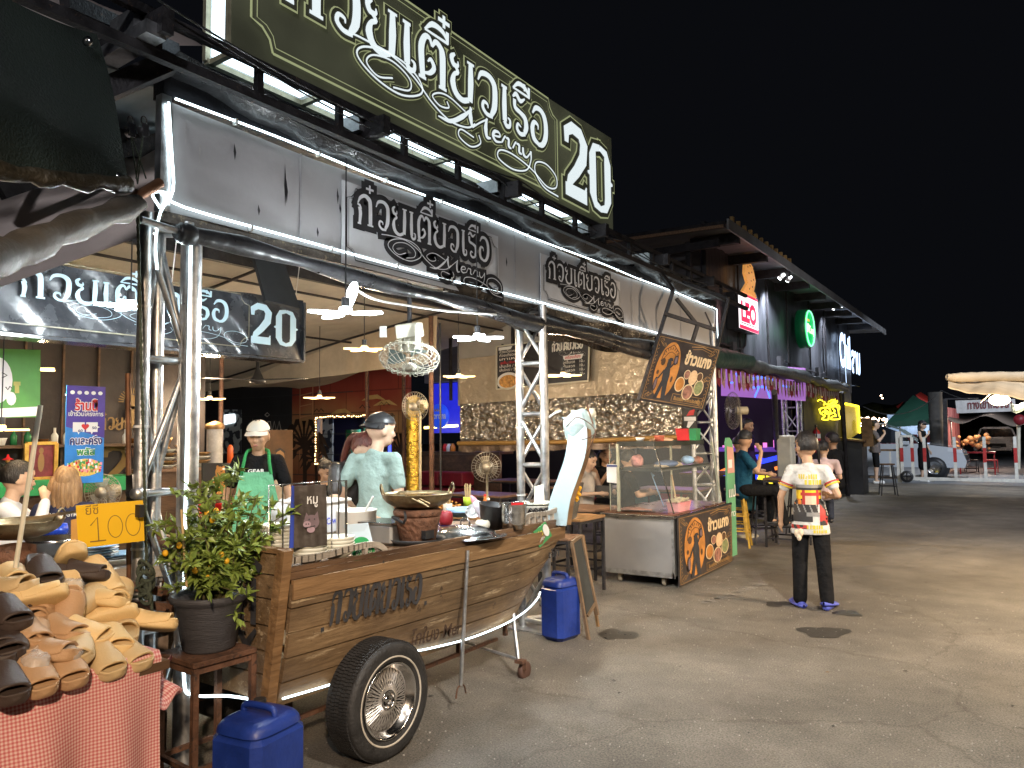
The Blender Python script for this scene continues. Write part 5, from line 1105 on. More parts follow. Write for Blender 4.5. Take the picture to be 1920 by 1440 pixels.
# bar table with frame, stool
def bar_table(lab,x,y,rz,w,d,h_,mtop,grp='black framed bar tables',shelf=True):
    t = T('bar_table',lab,'table',(x,y,0),rz,grp)
    LB().box((0,0,h_-.014),(w,d,.028),bev=.004).build('table_top',mtop,t)
    for a in (-1,1):
        for b in (-1,1): LB().box((a*(w/2-.02),b*(d/2-.02),(h_-.03)/2),(.028,.028,h_-.03)).build('leg',m_dark,t)
    f = LB()
    for z in (h_-.045,)+((.12,.30) if shelf else ()):
        for a in (-1,1): f.box((a*(w/2-.02),0,z),(.02,d-.07,.022)); f.box((0,a*(d/2-.02),z),(w-.07,.02,.02))
    f.build('stretcher',m_dark,t); return t
m_tt = mat('scuffed_table_top',(.20,.115,.07),.45,0,.3,5,.15,30,wear=(.30,.20,.14),wt=.58)
bt1 = bar_table('wooden topped bar table just left of the glass food cabinet',-4.10,7.35,0,.62,.55,.74,m_tt)
frame_stool('low dark stool behind the chalkboard',-3.55,5.95,R(5),.62,.30,m_dark,m_tt)
# ================================================================ dining area: walls
def wall(nm,lab,O,U,w,h_,m,th=.08,z0=0.):
    O = Vector(O)+Vector((0,0,z0)); U = Vector(U).normalized(); V = Vector((0,0,1))
    t = T(nm,lab,'wall',tuple(O+U*(w/2)),0)
    f = MB(); f.slab(O,O+U*w,O+U*w+V*h_,O+V*h_,th); f.build('panel',m,t); return t,O,U
m_dw = mat('dark_painted_wall',(.030,.024,.024),.6,0,.35,1.5,.2,12,col2=(.055,.042,.038))
tw1,Ow,Uw = wall('side_wall','dark brown wall with shelf, posters and gold number behind the left tables',(-8.0,.3,0),(0,1,0),4.95,2.6,m_dw)
f = MB()
for k in range(14): f.box((-7.985,.5+k*.35,1.3),(.02,.02,2.6))
f.build('batten',m_woodd,tw1)
f = MB(); draw(f,N2,Vector((-7.96,4.05,1.05)),Uw,V,.42,0,0,.5); draw(f,N0,Vector((-7.96,4.42,1.05)),Uw,V,.42,0,0,.5); draw(f,TITLE,Vector((-7.96,4.0,1.65)),Uw,V,.13,0,0,.12); f.build('gold_lettering',mat('dull_gold_paint',(.20,.12,.035),.5),tw1)
f = MB(); O_ = Vector((-7.96,4.35,1.95)); 
for k in range(16): a = math.pi*k/15; f.ribbon([(math.cos(a)*.09,math.sin(a)*.09),(math.cos(a)*.15,math.sin(a)*.15)],.012,O_,Uw,V,0)
el(f,0,0,.05,.08,.001,16,O_,Uw,V); el(f,0,-.16,.07,.12,.001,16,O_,Uw,V); f.ribbon([(-.2,-.28),(.2,-.04)],.02,O_,Uw,V,.002); f.build('painted_figure',MATS['dull_gold_paint'],tw1)
# shelf with bottles
t = T('wall_shelf','dark wall shelf crowded with bottles and bowls behind the left tables','shelf',(-7.85,3.3,1.50),0)
f = MB(); f.box((-7.86,3.55,1.49),(.24,1.9,.03)); f.build('board',m_woodd,t); f = MB(); f.box((-7.9,2.75,1.42),(.16,.03,.12)); f.box((-7.9,4.3,1.42),(.16,.03,.12)); f.build('bracket',m_rust,t)
rnd = random.Random(14)
bm = [('brown glass bottle',mat('brown_glass',(.10,.04,.012),.15,0,.2)),('clear bottle with pale cap',mat('pale_glass',(.42,.44,.40),.15,0,.1)),('white jar',m_enam),('green bottle',mat('green_glass',(.02,.14,.05),.15,0,.1)),('orange sauce bottle',mat('orange_sauce',(.55,.18,.02),.4))]
pos = [2.72,2.82,2.95,3.05,3.16,3.28,3.42,3.52,3.63,3.74,3.85,4.22,4.32]
for i,y in enumerate(pos):
    nm,m_ = bm[rnd.randrange(5)]; s_ = rnd.uniform(.8,1.25)
    f = MB(); c = Vector((-7.84,y,1.505)); f.lathe(c,[(0,0),(.032*s_,0),(.033*s_,.09*s_),(.012*s_,.125*s_),(.012*s_,.17*s_),(0,.17*s_)] if i % 3 else [(0,0),(.035,0),(.05,.05*s_),(.055,.06*s_),(0,.05*s_)],12)
    tag(f.build('bottle' if i % 3 else 'jar',m_),nm+' on the dark wall shelf, '+['leftmost','second','third','fourth','fifth','sixth','seventh','eighth','ninth','tenth','eleventh','twelfth','rightmost'][i]+' in the row','bottle' if i % 3 else 'jar','bottles and jars on the wall shelf')
# green counter with portrait and figurines
t = T('green_counter','bright green painted counter along the dark wall at the left','counter',(-7.6,3.2,1.18),0)
f = MB(); f.box((-7.72,3.5,1.155),(.42,1.75,.05)); f.box((-7.55,3.5,1.09),(.06,1.75,.10)); f.build('top',m_green,t); f = MB(); f.box((-7.75,3.5,.55),(.3,1.7,1.1)); f.build('cabinet',m_woodd,t)
def seg_frame(lab,c,U_,w,h_,gold,face):
    t = T('picture_frame',lab,'picture',tuple(c),0); V_ = Vector((.0,0,1)); U_ = Vector(U_).normalized(); N_ = U_.cross(V_); O = Vector(c)-U_*(w/2)
    f = MB(); f.slab(O,O+U_*w,O+U_*w+V_*h_,O+V_*h_,.02); f.build('picture',face,t)
    f = MB(); q = [O,O+U_*w,O+U_*w+V_*h_,O+V_*h_]
    for i in range(4): f.bar(q[i]+N_*.01,q[(i+1) % 4]+N_*.01,.035,.03)
    f.build('moulding',gold,t); return t,O,U_,V_,N_
m_gold = mat('gold_moulding',(.60,.38,.09),.35,.6,.2,20)
t,O,U_,V_,N_ = seg_frame('gold framed dark red picture standing on the green counter',(-7.66,3.32,1.19),(-.1,1,0),.27,.33,m_gold,mat('dark_red_picture',(.20,.035,.05),.4,0,.3,14))
f = MB(); el(f,.135,.15,.03,.09,.012,14,O,U_,V_); el(f,.135,.26,.022,.03,.012,12,O,U_,V_); f.build('figure',mat('muted_gold_print',(.30,.18,.08),.5),t)
for y,lab in ((3.03,'small figurine with red hat and dark clothes left of the gold frame'),(3.62,'small figurine with red hat and dark clothes right of the gold frame')):
    t = T('figurine',lab,'figurine',(-7.62,y,1.18),0,'pair of figurines beside the gold frame')
    f = LB(); f.lathe((0,0,0),[(0,0),(.03,0),(.03,.05),(.012,.055)],12); f.build('base',m_cream,t)
    f = LB(); f.lathe((0,0,.05),[(.012,0),(.02,.02),(.032,.06),(.02,.10),(.014,.12),(0,.125)],12); f.tube([(0,-.05,.16),(0,-.02,.13),(0,.02,.13),(0,.05,.16)],.006,6); f.build('body',mat('black_green_glaze',(.03,.05,.03),.3),t)
    f = LB(); f.ball((0,0,.185),.018); f.build('head',mat('glazed_orange',(.65,.35,.08),.4),t); f = LB(); f.lathe((0,0,.195),[(.045,0),(.045,.004),(.015,.02),(.006,.05),(0,.05)],14); f.build('hat',m_red,t)
# blue scheme poster on a stand
XP = -6.5
t = T('poster_banner','tall blue and purple standing banner with big Thai lettering and a heart puzzle','banner',(XP,3.13,1.15),0)
Op = W(120,908,X=XP); Pt = W(190,722,X=XP); U_ = Vector((0,1,0)); V_ = Vector((0,0,1)); wp = W(193,910,X=XP).y-Op.y; hp = W(118,722,X=XP).z-Op.z
m_pb = mat('poster_blue',(.02,.20,.62),.4,0,.15,6); m_pv = mat('poster_violet',(.06,.03,.28),.4,0,.15,6)
f = MB(); f.slab(Op,Op+U_*wp,Op+U_*wp+V_*hp,Op+V_*hp,.006); f.build('lower_print',m_pb,t)
f = MB(); f.quad(*[Op+U_*(wp*a)+V_*(hp*b)+Vector((.003,0,0)) for a,b in ((0,.58),(1,.46),(1,1),(0,1))]); f.build('upper_print',m_pv,t)
mw = emi('poster_white',(.85,.85,.85),.0) if False else mat('poster_white',(.78,.78,.80),.5,var=0)
def ptx(s,b,hh,a0,a1,m_,bold=.03,ol=None):
    if ol: f = MB(); text(f,s,Op+U_*(wp*a0)+V_*(hp*b),U_,V_,hh,wp*(a1-a0),bold+.055,.006); f.build('outline',ol,t)
    f = MB(); text(f,s,Op+U_*(wp*a0)+V_*(hp*b),U_,V_,hh,wp*(a1-a0),bold,.009); f.build('lettering',m_,t)
ptx('ร้านนี้',.75,.11,.2,.8,m_red,.03,mw); ptx('เข้าร่วมโครงการ',.69,.05,.05,.95,m_white,.02); ptx('คนละครึ่ง',.40,.085,.1,.94,mat('poster_navy',(.03,.03,.16),.5),.035,mw); ptx('พลัส',.29,.075,.28,.76,mat('poster_green',(.05,.30,.08),.5),.03,mw)
f = MB()
for k in range(5): el(f,wp*(.14+k*.18),hp*.93,wp*.06,hp*.02,.006,12,Op,U_,V_)
for a in (.32,.66): f.add([Op+U_*(wp*(a+.15*x))+V_*(hp*(.575+.05*y))+Vector((.006,0,0)) for x,y in ((-1,-1),(-.2,-1),(0,-1.5),(.2,-1),(1,-1),(1,-.2),(1.4,0),(1,.2),(1,1),(-1,1))],[tuple(range(10))])
f.build('puzzle_pieces',mw,t)
f = MB(); f.add([Op+U_*(wp*(.48+.1*x))+V_*(hp*(.58+.035*y))+Vector((.011,0,0)) for x,y in [(16*math.sin(a)**3/16,(13*math.cos(a)-5*math.cos(2*a)-2*math.cos(3*a)-math.cos(4*a))/15) for a in [i*2*math.pi/20 for i in range(20)]]],[tuple(range(20))]); f.build('heart',m_red,t)
ptx('50',.555,.03,.66,.78,MATS['poster_navy'],.03); ptx('60',.525,.03,.3,.42,MATS['poster_navy'],.03)
f = MB(); rnd = random.Random(5); f2 = [MB() for _ in range(4)]
el(f,wp*.5,hp*.16,wp*.44,hp*.09,.004,20,Op,U_,V_); f.build('sunburst',mat('poster_gold',(.70,.50,.12),.5,0,.3,60),t)
for k in range(90): a = rnd.uniform(.08,.92); b = rnd.uniform(.08,.2)+.04*math.sin(a*3.1); q = f2[rnd.randrange(4)]; s_ = rnd.uniform(.012,.03); q.quad(*[Op+U_*(wp*(a+x*s_))+V_*(hp*b+y*s_*wp*1.4)+Vector((.006+k*.0001,0,0)) for x,y in ((-1,-1),(1,-1),(1,1),(-1,1))])
for q,m_ in zip(f2,(m_red,mw,MATS['poster_green'],m_pink)): q.build('crowd_print',m_,t)
f = MB(); f.cyl(Op+U_*(wp*.5)+Vector((-.03,0,-1.1)),Op+U_*(wp*.5)+Vector((-.03,0,hp)),.012,8); f.box(Vector((XP-.03,Op.y+wp/2,.01)),(.3,.3,.02)); f.build('stand',m_black,t)
# green white poster far left
XP = -6.3; t = T('round_face_banner','green banner with a smiling white round shape, cut by the left frame edge','banner',tuple(W(30,720,X=XP)),0)
a0 = W(-60,785,X=XP); a1 = W(75,782,X=XP); a2 = W(76,656,X=XP); a3 = W(-60,652,X=XP)
f = MB(); f.slab(a0,a1,a2,a3,.005); f.build('print',mat('banner_green',(.10,.30,.07),.5,0,.15,3),t)
U_ = (a1-a0).normalized(); V_ = (a3-a0).normalized(); wq = (a1-a0).length; hq = (a3-a0).length
f = MB(); f.quad(*[a0+U_*(wq*x)+V_*(hq*y)+Vector((.003,0,0)) for x,y in ((0,0),(1,.02),(1,.16),(0,.12))]); el(f,wq*.38,hq*.55,wq*.22,hq*.34,.004,22,a0,U_,V_); el(f,wq*.58,hq*.28,wq*.07,hq*.1,.005,12,a0,U_,V_); f.build('white_shape',mw,t)
f = MB(); f.ribbon([(wq*.45,hq*.66),(wq*.52,hq*.62),(wq*.45,hq*.58)],.008,a0,U_,V_,.008); f.ribbon([(wq*.50,hq*.45),(wq*.53,hq*.41),(wq*.56,hq*.46),(wq*.59,hq*.43)],.008,a0,U_,V_,.008); f.build('drawn_face',m_ink,t)
f = MB(); f.ribbon([(wq*.66,hq*.36),(wq*.66,hq*.5)],.03,a0,U_,V_,.007); f.ribbon([(wq*.61,hq*.5),(wq*.71,hq*.5)],.03,a0,U_,V_,.0075); f.build('yellow_shape',mat('dull_yellow',(.42,.40,.12),.6),t)
# ---- back wall: dark section with mirror, then red mural
YW = 10.0
xr = W(548,740,Y=YW).x; xe = W(764,740,Y=YW).x
tb,_,_ = wall('back_wall','black painted block wall with white handwriting behind the apron man',(-17.5,YW,0),(1,0,0),xr+17.5,3.4,mat('black_block_wall',(.030,.030,.034),.7,0,.3,2,.2,14))
f = MB()
for k in range(1,9): f.box((-15,YW-.004,.4*k),(9,.006,.012))
f.build('mortar_line',mat('dark_mortar',(.05,.05,.055),.8),tb)
f = MB(); q = W(470,812,Y=YW-.01); ww_ = W(545,812,Y=YW-.01).x-q.x
for k,(p,w) in enumerate(((([(0,.0),(.05,.25),(.1,0),(.16,.22),(.22,.0)]),.025),([(.26,.0),(.30,.22),(.34,.02)],.025),([(.42,-.02),(.44,.20),(.50,.20),(.54,0),(.60,.2),(.66,.02),(.72,.2),(.78,.0),(.86,.04),(1.05,.06)],.028),([(.36,.32),(.42,.36),(.48,.32),(.42,.29),(.36,.32)],.02))): f.ribbon([(a*ww_,b_*ww_*.9) for a,b_ in p],w,q,(1,0,0),(0,0,1),0)
f.build('wall_handwriting',mat('chalk_white',(.62,.60,.56),.8),tb)
t = T('mirror','tiled mirror with a painted lamp reflection on the black back wall above the counter','mirror',tuple(W(433,800,Y=YW-.05)),0)
a,b_,c_,d_ = [W(x,y_,Y=YW-.03) for x,y_ in ((417,850),(452,850),(452,768),(417,768))]
f = MB(); f.slab(a,b_,c_,d_,.02); m_ti = mat('patterned_tile',(.42,.48,.50),.3,0,0); n,L,b2 = nodes(m_ti); ck = n.new('ShaderNodeTexVoronoi'); ck.inputs['Scale'].default_value = 9; tc = n.new('ShaderNodeTexCoord'); L.new(tc.outputs['Object'],ck.inputs['Vector']); rp = n.new('ShaderNodeValToRGB'); rp.color_ramp.interpolation = 'CONSTANT'; rp.color_ramp.elements[0].color = (.5,.56,.58,1); rp.color_ramp.elements[1].position = .55; rp.color_ramp.elements[1].color = (.05,.06,.08,1); L.new(ck.outputs['Color'],rp.inputs[0]); L.new(rp.outputs[0],b2.inputs['Base Color']); f.build('tiled_glass',m_ti,t)
f = MB(); f.slab(*[W(x,y_,Y=YW-.05) for x,y_ in ((420,796),(440,792),(440,776),(420,778))],.01); f.build('painted_reflection',emi('painted_lamp_glow',(.9,.97,1),2.2),t)  # reflection of a lamp painted on as a glowing patch
m_mur = mat('mural_red',(.30,.06,.03),.75,0,0)
n,L,b2 = nodes(m_mur); tc = n.new('ShaderNodeTexCoord'); sx = n.new('ShaderNodeSeparateXYZ'); L.new(tc.outputs['Object'],sx.inputs[0])
nz = n.new('ShaderNodeTexNoise'); nz.inputs['Scale'].default_value = 1.2; L.new(tc.outputs['Object'],nz.inputs['Vector']); ad = n.new('ShaderNodeMath'); ad.operation = 'MULTIPLY_ADD'; L.new(nz.outputs['Fac'],ad.inputs[0]); ad.inputs[1].default_value = .9; L.new(sx.outputs[2],ad.inputs[2])
mr = n.new('ShaderNodeMapRange'); mr.inputs[1].default_value = .4; mr.inputs[2].default_value = 3.3; L.new(ad.outputs[0],mr.inputs[0]); rp = n.new('ShaderNodeValToRGB'); e = rp.color_ramp.elements
e[0].position = 0; e[0].color = (.10,.03,.02,1); e[1].position = .95; e[1].color = (.22,.03,.02,1)
for p,c in ((.3,(.28,.10,.05,1)),(.48,(.42,.20,.09,1)),(.66,(.45,.26,.12,1)),(.76,(.40,.13,.06,1)),(.84,(.30,.05,.03,1))): q = e.new(p); q.color = c
L.new(mr.outputs[0],rp.inputs[0])
bk = n.new('ShaderNodeTexBrick'); bk.inputs['Scale'].default_value = 1; bk.inputs['Brick Width'].default_value = .9; bk.inputs['Row Height'].default_value = .4; bk.inputs['Mortar Size'].default_value = .012; bk.inputs['Color1'].default_value = (1,1,1,1); bk.inputs['Color2'].default_value = (.88,.88,.88,1); bk.inputs['Mortar'].default_value = (.55,.55,.55,1)
cx = n.new('ShaderNodeCombineXYZ'); L.new(sx.outputs[0],cx.inputs[0]); L.new(sx.outputs[2],cx.inputs[1]); L.new(cx.outputs[0],bk.inputs['Vector'])
mu = n.new('ShaderNodeMixRGB'); mu.blend_type = 'MULTIPLY'; mu.inputs[0].default_value = 1; L.new(rp.outputs[0],mu.inputs[1]); L.new(bk.outputs['Color'],mu.inputs[2]); L.new(mu.outputs[0],b2.inputs['Base Color'])
t = T('mural_wall','red and orange sunset mural wall with palms and a lit serving hatch','wall',((xr+xe)/2,YW,0),0)
hx0,hx1 = W(597,830,Y=YW).x,W(738,830,Y=YW).x; hz0_,hz1_ = 1.02,1.93
f = MB()
for x0,x1,z0,z1 in ((xr,hx0,0,3.7),(hx1,xe,0,3.7),(hx0,hx1,0,hz0_),(hx0,hx1,hz1_,3.7)): f.add([(x,y,z) for x in (x0,x1) for y in (YW,YW+.1) for z in (z0,z1)],[(0,4,5,1),(2,3,7,6),(0,1,3,2),(4,6,7,5),(0,2,6,4),(1,5,7,3)])
f.build('painted_wall',m_mur,t)
m_ps = mat('palm_paint',(.035,.02,.015),.8,0,.3,6)
def palm(px_,py_,s_,seed):
    f = MB(); q = W(px_,py_,Y=YW-.012); rnd = random.Random(seed); f.ribbon([(0,0),(.03*s_,-.5*s_),(.0,-1.2*s_)],.10*s_,q,(1,0,0),(0,0,1),0)
    for k in range(11):
        a = R(-50+k*28); L_ = rnd.uniform(.5,.7)*s_; f.ribbon(smooth_pts([(0,0,0),(math.cos(a)*L_*.55,math.sin(a)*L_*.5+.14*s_,0),(math.cos(a)*L_,math.sin(a)*L_*.55-.10*s_,0)],5),[.05*s_]*5+[.13*s_,.12*s_,.09*s_,.06*s_,.03*s_,.01],q,(1,0,0),(0,0,1),.001+k*.0005)
    f.build('painted_palm',m_ps,t)
palm(570,836,1.15,1); palm(592,862,.8,2); palm(752,850,.9,3)
f = MB(); q = W(562,835,Y=YW-.01)
for k in range(6): f.ribbon([(0,.12+k*.22),(.35,.16+k*.22)],.02,q,(1,0,0),(0,0,1),0); 
f.ribbon([(0,-.3),(0,1.35),(.2,1.6),(.38,1.3),(.38,-.3)],.025,q,(1,0,0),(0,0,1),.001); f.build('painted_tower',mat('pale_orange_paint',(.55,.28,.14),.8),t)
f = MB()
for x,y_ in ((598,772),(684,765),(720,760)): q = W(x,y_,Y=YW-.01); f.ribbon([(-.14,.0),(-.06,.06),(0,0),(.06,.06),(.14,0)],.02,q,(1,0,0),(0,0,1),0)
f.build('painted_bird',m_ps,t)
f = MB()
for x,y_ in ((700,750),(722,760),(640,776)):
    q = W(x,y_,Y=YW-.01); f.ribbon([(-.3,0),(-.1,.05),(.1,.06),(.3,-.01)],[.01,.08,.08,.01],q,(1,0,0),(0,0,1),0)
f.build('painted_cloud',mat('yellow_cloud_paint',(.55,.36,.14),.8),t)
# hatch contents
t = T('serving_hatch','serving hatch framed by a string of tiny warm bulbs in the mural wall','hatch',((hx0+hx1)/2,YW,hz0_),0)
f = MB()
for a,b_ in (((hx0,hz0_),(hx1,hz0_)),((hx0,hz1_),(hx1,hz1_)),((hx0,hz0_),(hx0,hz1_)),((hx1,hz0_),(hx1,hz1_))): f.bar((a[0],YW-.03,a[1]),(b_[0],YW-.03,b_[1]),.07,.06)
f.build('frame',m_woodd,t)
f = MB(); rnd = random.Random(3)
for a,b_,n_ in (((hx0,hz0_),(hx0,hz1_),18),((hx0,hz1_),(hx1,hz1_),34),((hx0,hz0_),(hx1*.5+hx0*.5,hz0_),16)):
    for k in range(n_): s_ = k/n_; f.ball((a[0]+(b_[0]-a[0])*s_+rnd.uniform(-.012,.012),YW-.075,a[1]+(b_[1]-a[1])*s_+rnd.uniform(-.012,.012)),.011,6,4)
f.build('string_bulbs',emi('warm_string',(1,.66,.28),9),t)
f = MB(); f.box((hx1-.03,YW-.07,(hz0_+hz1_)/2),(.06,.02,.85)); f.build('blue_strip',emi('blue_strip',(.06,.10,1),2.2),t)
f = MB(); f.box(((hx0+hx1)/2,YW+.25,hz0_+.02),(hx1-hx0,.5,.03)); f.build('ledge',m_brush,t)
f = MB(); f.box(((hx0+hx1)/2*1.15,YW+1.6,1.5),((hx1-hx0)*1.1,.05,3)); f.build('room_wall',mat('dark_blue_room',(.02,.02,.06),.6),t)
f = MB(); f.box((hx0*1.09+.28,YW+.9,1.5),(.35,.04,.95)); f.build('tiled_column',m_ti,t)
t = T('drinks_fridge','lit glass door drinks fridge seen through the serving hatch','fridge',(hx1*1.12-.45,YW+1.2,.5),0)
f = MB(); FX = hx1*1.12-.45; f.box((FX,YW+1.3,1.2),(.7,.4,1.5)); f.build('body',m_black,t); f = MB(); f.box((FX,YW+1.09,1.25),(.56,.01,1.2)); f.build('lit_door',emi('fridge_glow',(.30,.42,.50),.55),t)
f = MB()
for k in range(4):
    for j in range(6): f.cyl((FX-.23+j*.09,YW+1.06,.75+k*.3),(FX-.23+j*.09,YW+1.06,.93+k*.3),.025,8)
f.build('bottles',mat('bottle_green',(.03,.16,.08),.3),t)
f = MB(); f.cyl((hx0+.55,YW+.4,1.2),(hx0+.55,YW+.4,1.68),.15,18); tag(f.build('drink_tower',mat('dark_green_glass',(.01,.12,.06),.2,0,.2)),'dark green drinks dispenser standing in the serving hatch','dispenser')
for k,m_ in enumerate((bm[4][1],bm[0][1],bm[1][1],m_red)): f = MB(); f.lathe((hx0+.5+k*.18,YW+.2,hz0_+.04),[(0,0),(.03,0),(.03,.14),(.012,.18),(.012,.22),(0,.22)],10); tag(f.build('bottle',m_),['orange sauce bottle','brown bottle','pale bottle','red bottle'][k]+' on the ledge of the serving hatch','bottle')
# ---- blue bar beyond
YB_ = 12.5
t = T('blue_bar','blue lit bar with a yellow strip lamp and round beer sign, right of the mural','bar',tuple(W(828,830,Y=YB_)),0)
x0 = W(793,800,Y=YB_).x; x1 = W(862,800,Y=YB_).x+1.2
f = MB(); f.box(((x0+x1)/2,YB_+.3,2.15),(x1-x0,.04,1.1)); f.build('blue_wall',mat('self_lit_blue_wall',(.03,.03,.35),.4,emit=(.02,.03,.9),es=.45),t)  # wall glows by itself; blue light put into its material
f = MB(); q = W(796,802,Y=YB_); q2 = W(858,798,Y=YB_); f.bar(q,q2,.03,.05); f.build('strip_lamp',emi('yellow_strip',(1,.85,.2),6),t)
f = MB(); q = W(825,780,Y=YB_-.1); f.lathe(q,[(0,0),(.26,0),(.26,-.06),(0,-.06)],28,(0,1,0)); f.build('round_sign',mat('sign_blue',(.02,.07,.5),.4,emit=(.02,.08,.8),es=.5),t)
f = MB(); text(f,'Corona',q+Vector((-.22,-.075,-.06)),(1,0,0),(0,0,1),.2,.44,.03,0); f.build('sign_name',mw,t); f = MB()
for k in (-1,0,1): f.add([q+Vector((k*.06-.03,-.076,.10)),q+Vector((k*.06+.03,-.076,.10)),q+Vector((k*.07,-.076,.17))],[(0,1,2)])
f.build('crown',m_gold,t)
f = MB(); f.box(((x0+x1)/2,YB_,1.18),(x1-x0,.5,.05)); f.box(((x0+x1)/2,YB_-.2,.6),(x1-x0,.06,1.1)); f.build('counter',m_woodd,t)
for k,m_ in enumerate((bm[4][1],m_red,m_white,bm[4][1])): q = W(828+k*7,845 if k else 775,Y=YB_); f = MB(); f.lathe(q-Vector((0,0,.05)),[(0,0),(.06,0),(.06,.14),(.02,.2),(0,.2)],10); tag(f.build('bottle',m_),['orange bottle hung above the blue bar','red bottle on the blue bar counter','white carton on the blue bar counter','orange bottle at the right of the blue bar counter'][k],'bottle')
q = W(812,862,Y=YB_-.6)
for k in range(4): f = MB(); f.box((q.x+(k % 2)*.62,q.y,.35+(k//2)*.32),(.6,.4,.28),bev=.02); tag(f.build('drinks_crate',m_redd),'dark red plastic drinks crate, '+('lower' if k < 2 else 'upper')+(' left' if k % 2 == 0 else ' right')+' of the four under the blue bar','crate','drinks crates under the bar')
# ---- gold column, white canvas above curtain, curtain
q = W(775,870,Y=8.8)
t = T('foil_column','column wrapped in shiny gold foil glowing beside the mural wall','column',(q.x,8.8,0),0)
f = MB(); f.cyl((q.x,8.8,0),(q.x,8.8,2.15),.11,16); f.build('wrap',mat('gold_foil',(.85,.52,.08),.25,.8,.3,8,.8,25),t); f = MB(); f.cyl((q.x-.2,8.8,0),(q.x-.2,8.8,2.6),.03,10); f.build('pipe',m_rust,t)
YC = 9.3; cx0,cx1 = W(862,740,Y=YC).x,W(1276,740,Y=YC).x
t = T('upper_canvas','pale grey canvas wall hanging behind the menu board above the shiny curtain','canvas',((cx0+cx1)/2,YC+.12,2.2),0)
f = MB(); f.sheet(lambda u,v: (cx0-.15+(cx1+.5-cx0)*u,YC+.14+.03*math.sin(u*18),2.02+v*1.3),30,4); f.build('fabric',mat('pale_grey_canvas',(.50,.47,.42),.7,0,.08,3,.3,6),t)
f = MB()
for a,b_ in (((-.1,2.1),(-.1,3.2)),((.9,2.9),(2.0,2.4)),((1.1,2.5),(1.1,3.2)),((2.2,2.5),(2.2,3.2))): f.bar((cx0+a[0],YC-.1,a[1]),(cx0+b_[0],YC-.1,b_[1]),.04)
f.build('frame',m_dark,t)
def curt(u,v):
    x = cx0+(cx1-cx0)*u; z = 1.32+.06*u+v*(2.76-1.32); w = noise.noise(Vector((x*9,z*11,1)))*.010+noise.noise(Vector((x*22,z*26,5)))*.005
    return (x,YC+.03*math.sin(u*14)+w*(1.6 if z < 2.1 else .8),z)
t = T('shiny_curtain','long crinkled clear plastic and silver foil curtain with a wooden bottom roller','curtain',((cx0+cx1)/2,YC,1.3),0)
m_foil = mat('crinkled_foil',(.72,.66,.59),.16,.9,.12,2,0,30,col2=(.86,.81,.74))
n,L,b2 = nodes(m_foil); tc = n.new('ShaderNodeTexCoord'); v1 = n.new('ShaderNodeTexVoronoi'); v1.inputs['Scale'].default_value = 15; v1.inputs['Randomness'].default_value = 1
nz = n.new('ShaderNodeTexNoise'); nz.inputs['Scale'].default_value = 11; nz.inputs['Detail'].default_value = 3; mxv = n.new('ShaderNodeMixRGB'); mxv.inputs[0].default_value = .12; L.new(tc.outputs['Object'],nz.inputs['Vector']); L.new(tc.outputs['Object'],mxv.inputs[1]); L.new(nz.outputs['Color'],mxv.inputs[2]); L.new(mxv.outputs[0],v1.inputs['Vector'])
bp = n.new('ShaderNodeBump'); bp.inputs['Strength'].default_value = 1; bp.inputs['Distance'].default_value = .06; L.new(v1.outputs['Distance'],bp.inputs['Height']); L.new(bp.outputs[0],b2.inputs['Normal'])
m_film2 = mat('clear_sheet_over_canvas',(.55,.46,.34),.16,.1,.12,2,1.2,13,coat=.4)
NU,NV = 150,60
def part(v0,v1_,nm,m_):
    f = MB(); f.sheet(lambda u,v: curt(u,v0+(v1_-v0)*v),NU,max(4,int(NV*(v1_-v0)))); f.build(nm,m_,t)
part(.0,.50,'foil',m_foil); part(.50,1.0,'clear_film',m_film2)
f = MB(); f.tube([(cx0,YC-.05,1.42+.0),(cx0*.5+cx1*.5,YC-.06,1.43),(cx1,YC-.05,1.49)],.035,10); f.build('roller',mat('varnished_pole',(.48,.28,.09),.3,.2,.2,4,stretch=(.3,1,1)),t)
f = MB(); f.sheet(lambda u,v: (cx0+(cx1-cx0)*u,YC-.04-.03*math.sin(u*60)*v,1.40+.06*u-v*(.10+.018*abs(math.sin(u*30)))),120,4); f.build('hem',mat('brown_translucent_hem',(.22,.16,.12),.25,.3,.3,5,.8,20),t)
# menu board
t = T('menu_board','dark printed menu board with Thai dishes, prices and a noodle bowl photo','menu board',tuple(W(1020,680,Y=YC-.12)),0)
a,b_,c_,d_ = W(932,730,Y=YC-.12),W(1104,714,Y=YC-.12),W(1106,628,Y=YC-.12),W(932,650,Y=YC-.12)
f = MB(); f.slab(a,b_,c_,d_,.02); f.build('board',mat('menu_print',(.03,.03,.035),.35,0,.3,3,coat=.3),t)
Um = (b_-a).normalized(); Vm = (d_-a).normalized(); wm = (b_-a).length; hm = (d_-a).length; Nm = Um.cross(Vm).normalized()
f = MB(); 
for p,q in ((a,b_),(b_,c_),(c_,d_),(d_,a)): f.bar(p+Nm*.012,q+Nm*.012,.02)
f.build('frame',m_cream,t)
f = MB()
for i,s in enumerate(('ก๋วยเตี๋ยวหมู','ก๋วยเตี๋ยวเนื้อ','เกาเหลา','ลูกชิ้น','เส้นเล็ก / หมี่','เส้นใหญ่ / วุ้นเส้น')):
    if i != 3: text(f,s,a+Um*(wm*.03)+Vm*(hm*(.83-i*.085)),Um,Vm,.055,wm*(.2+.03*(i % 3)),.01,.003)
    text(f,('20.-','25.-','30.-','40.-','15.-','10.-')[i],a+Um*(wm*.50)+Vm*(hm*(.83-i*.085)),Um,Vm,.05,wm*.05,.01,.003)
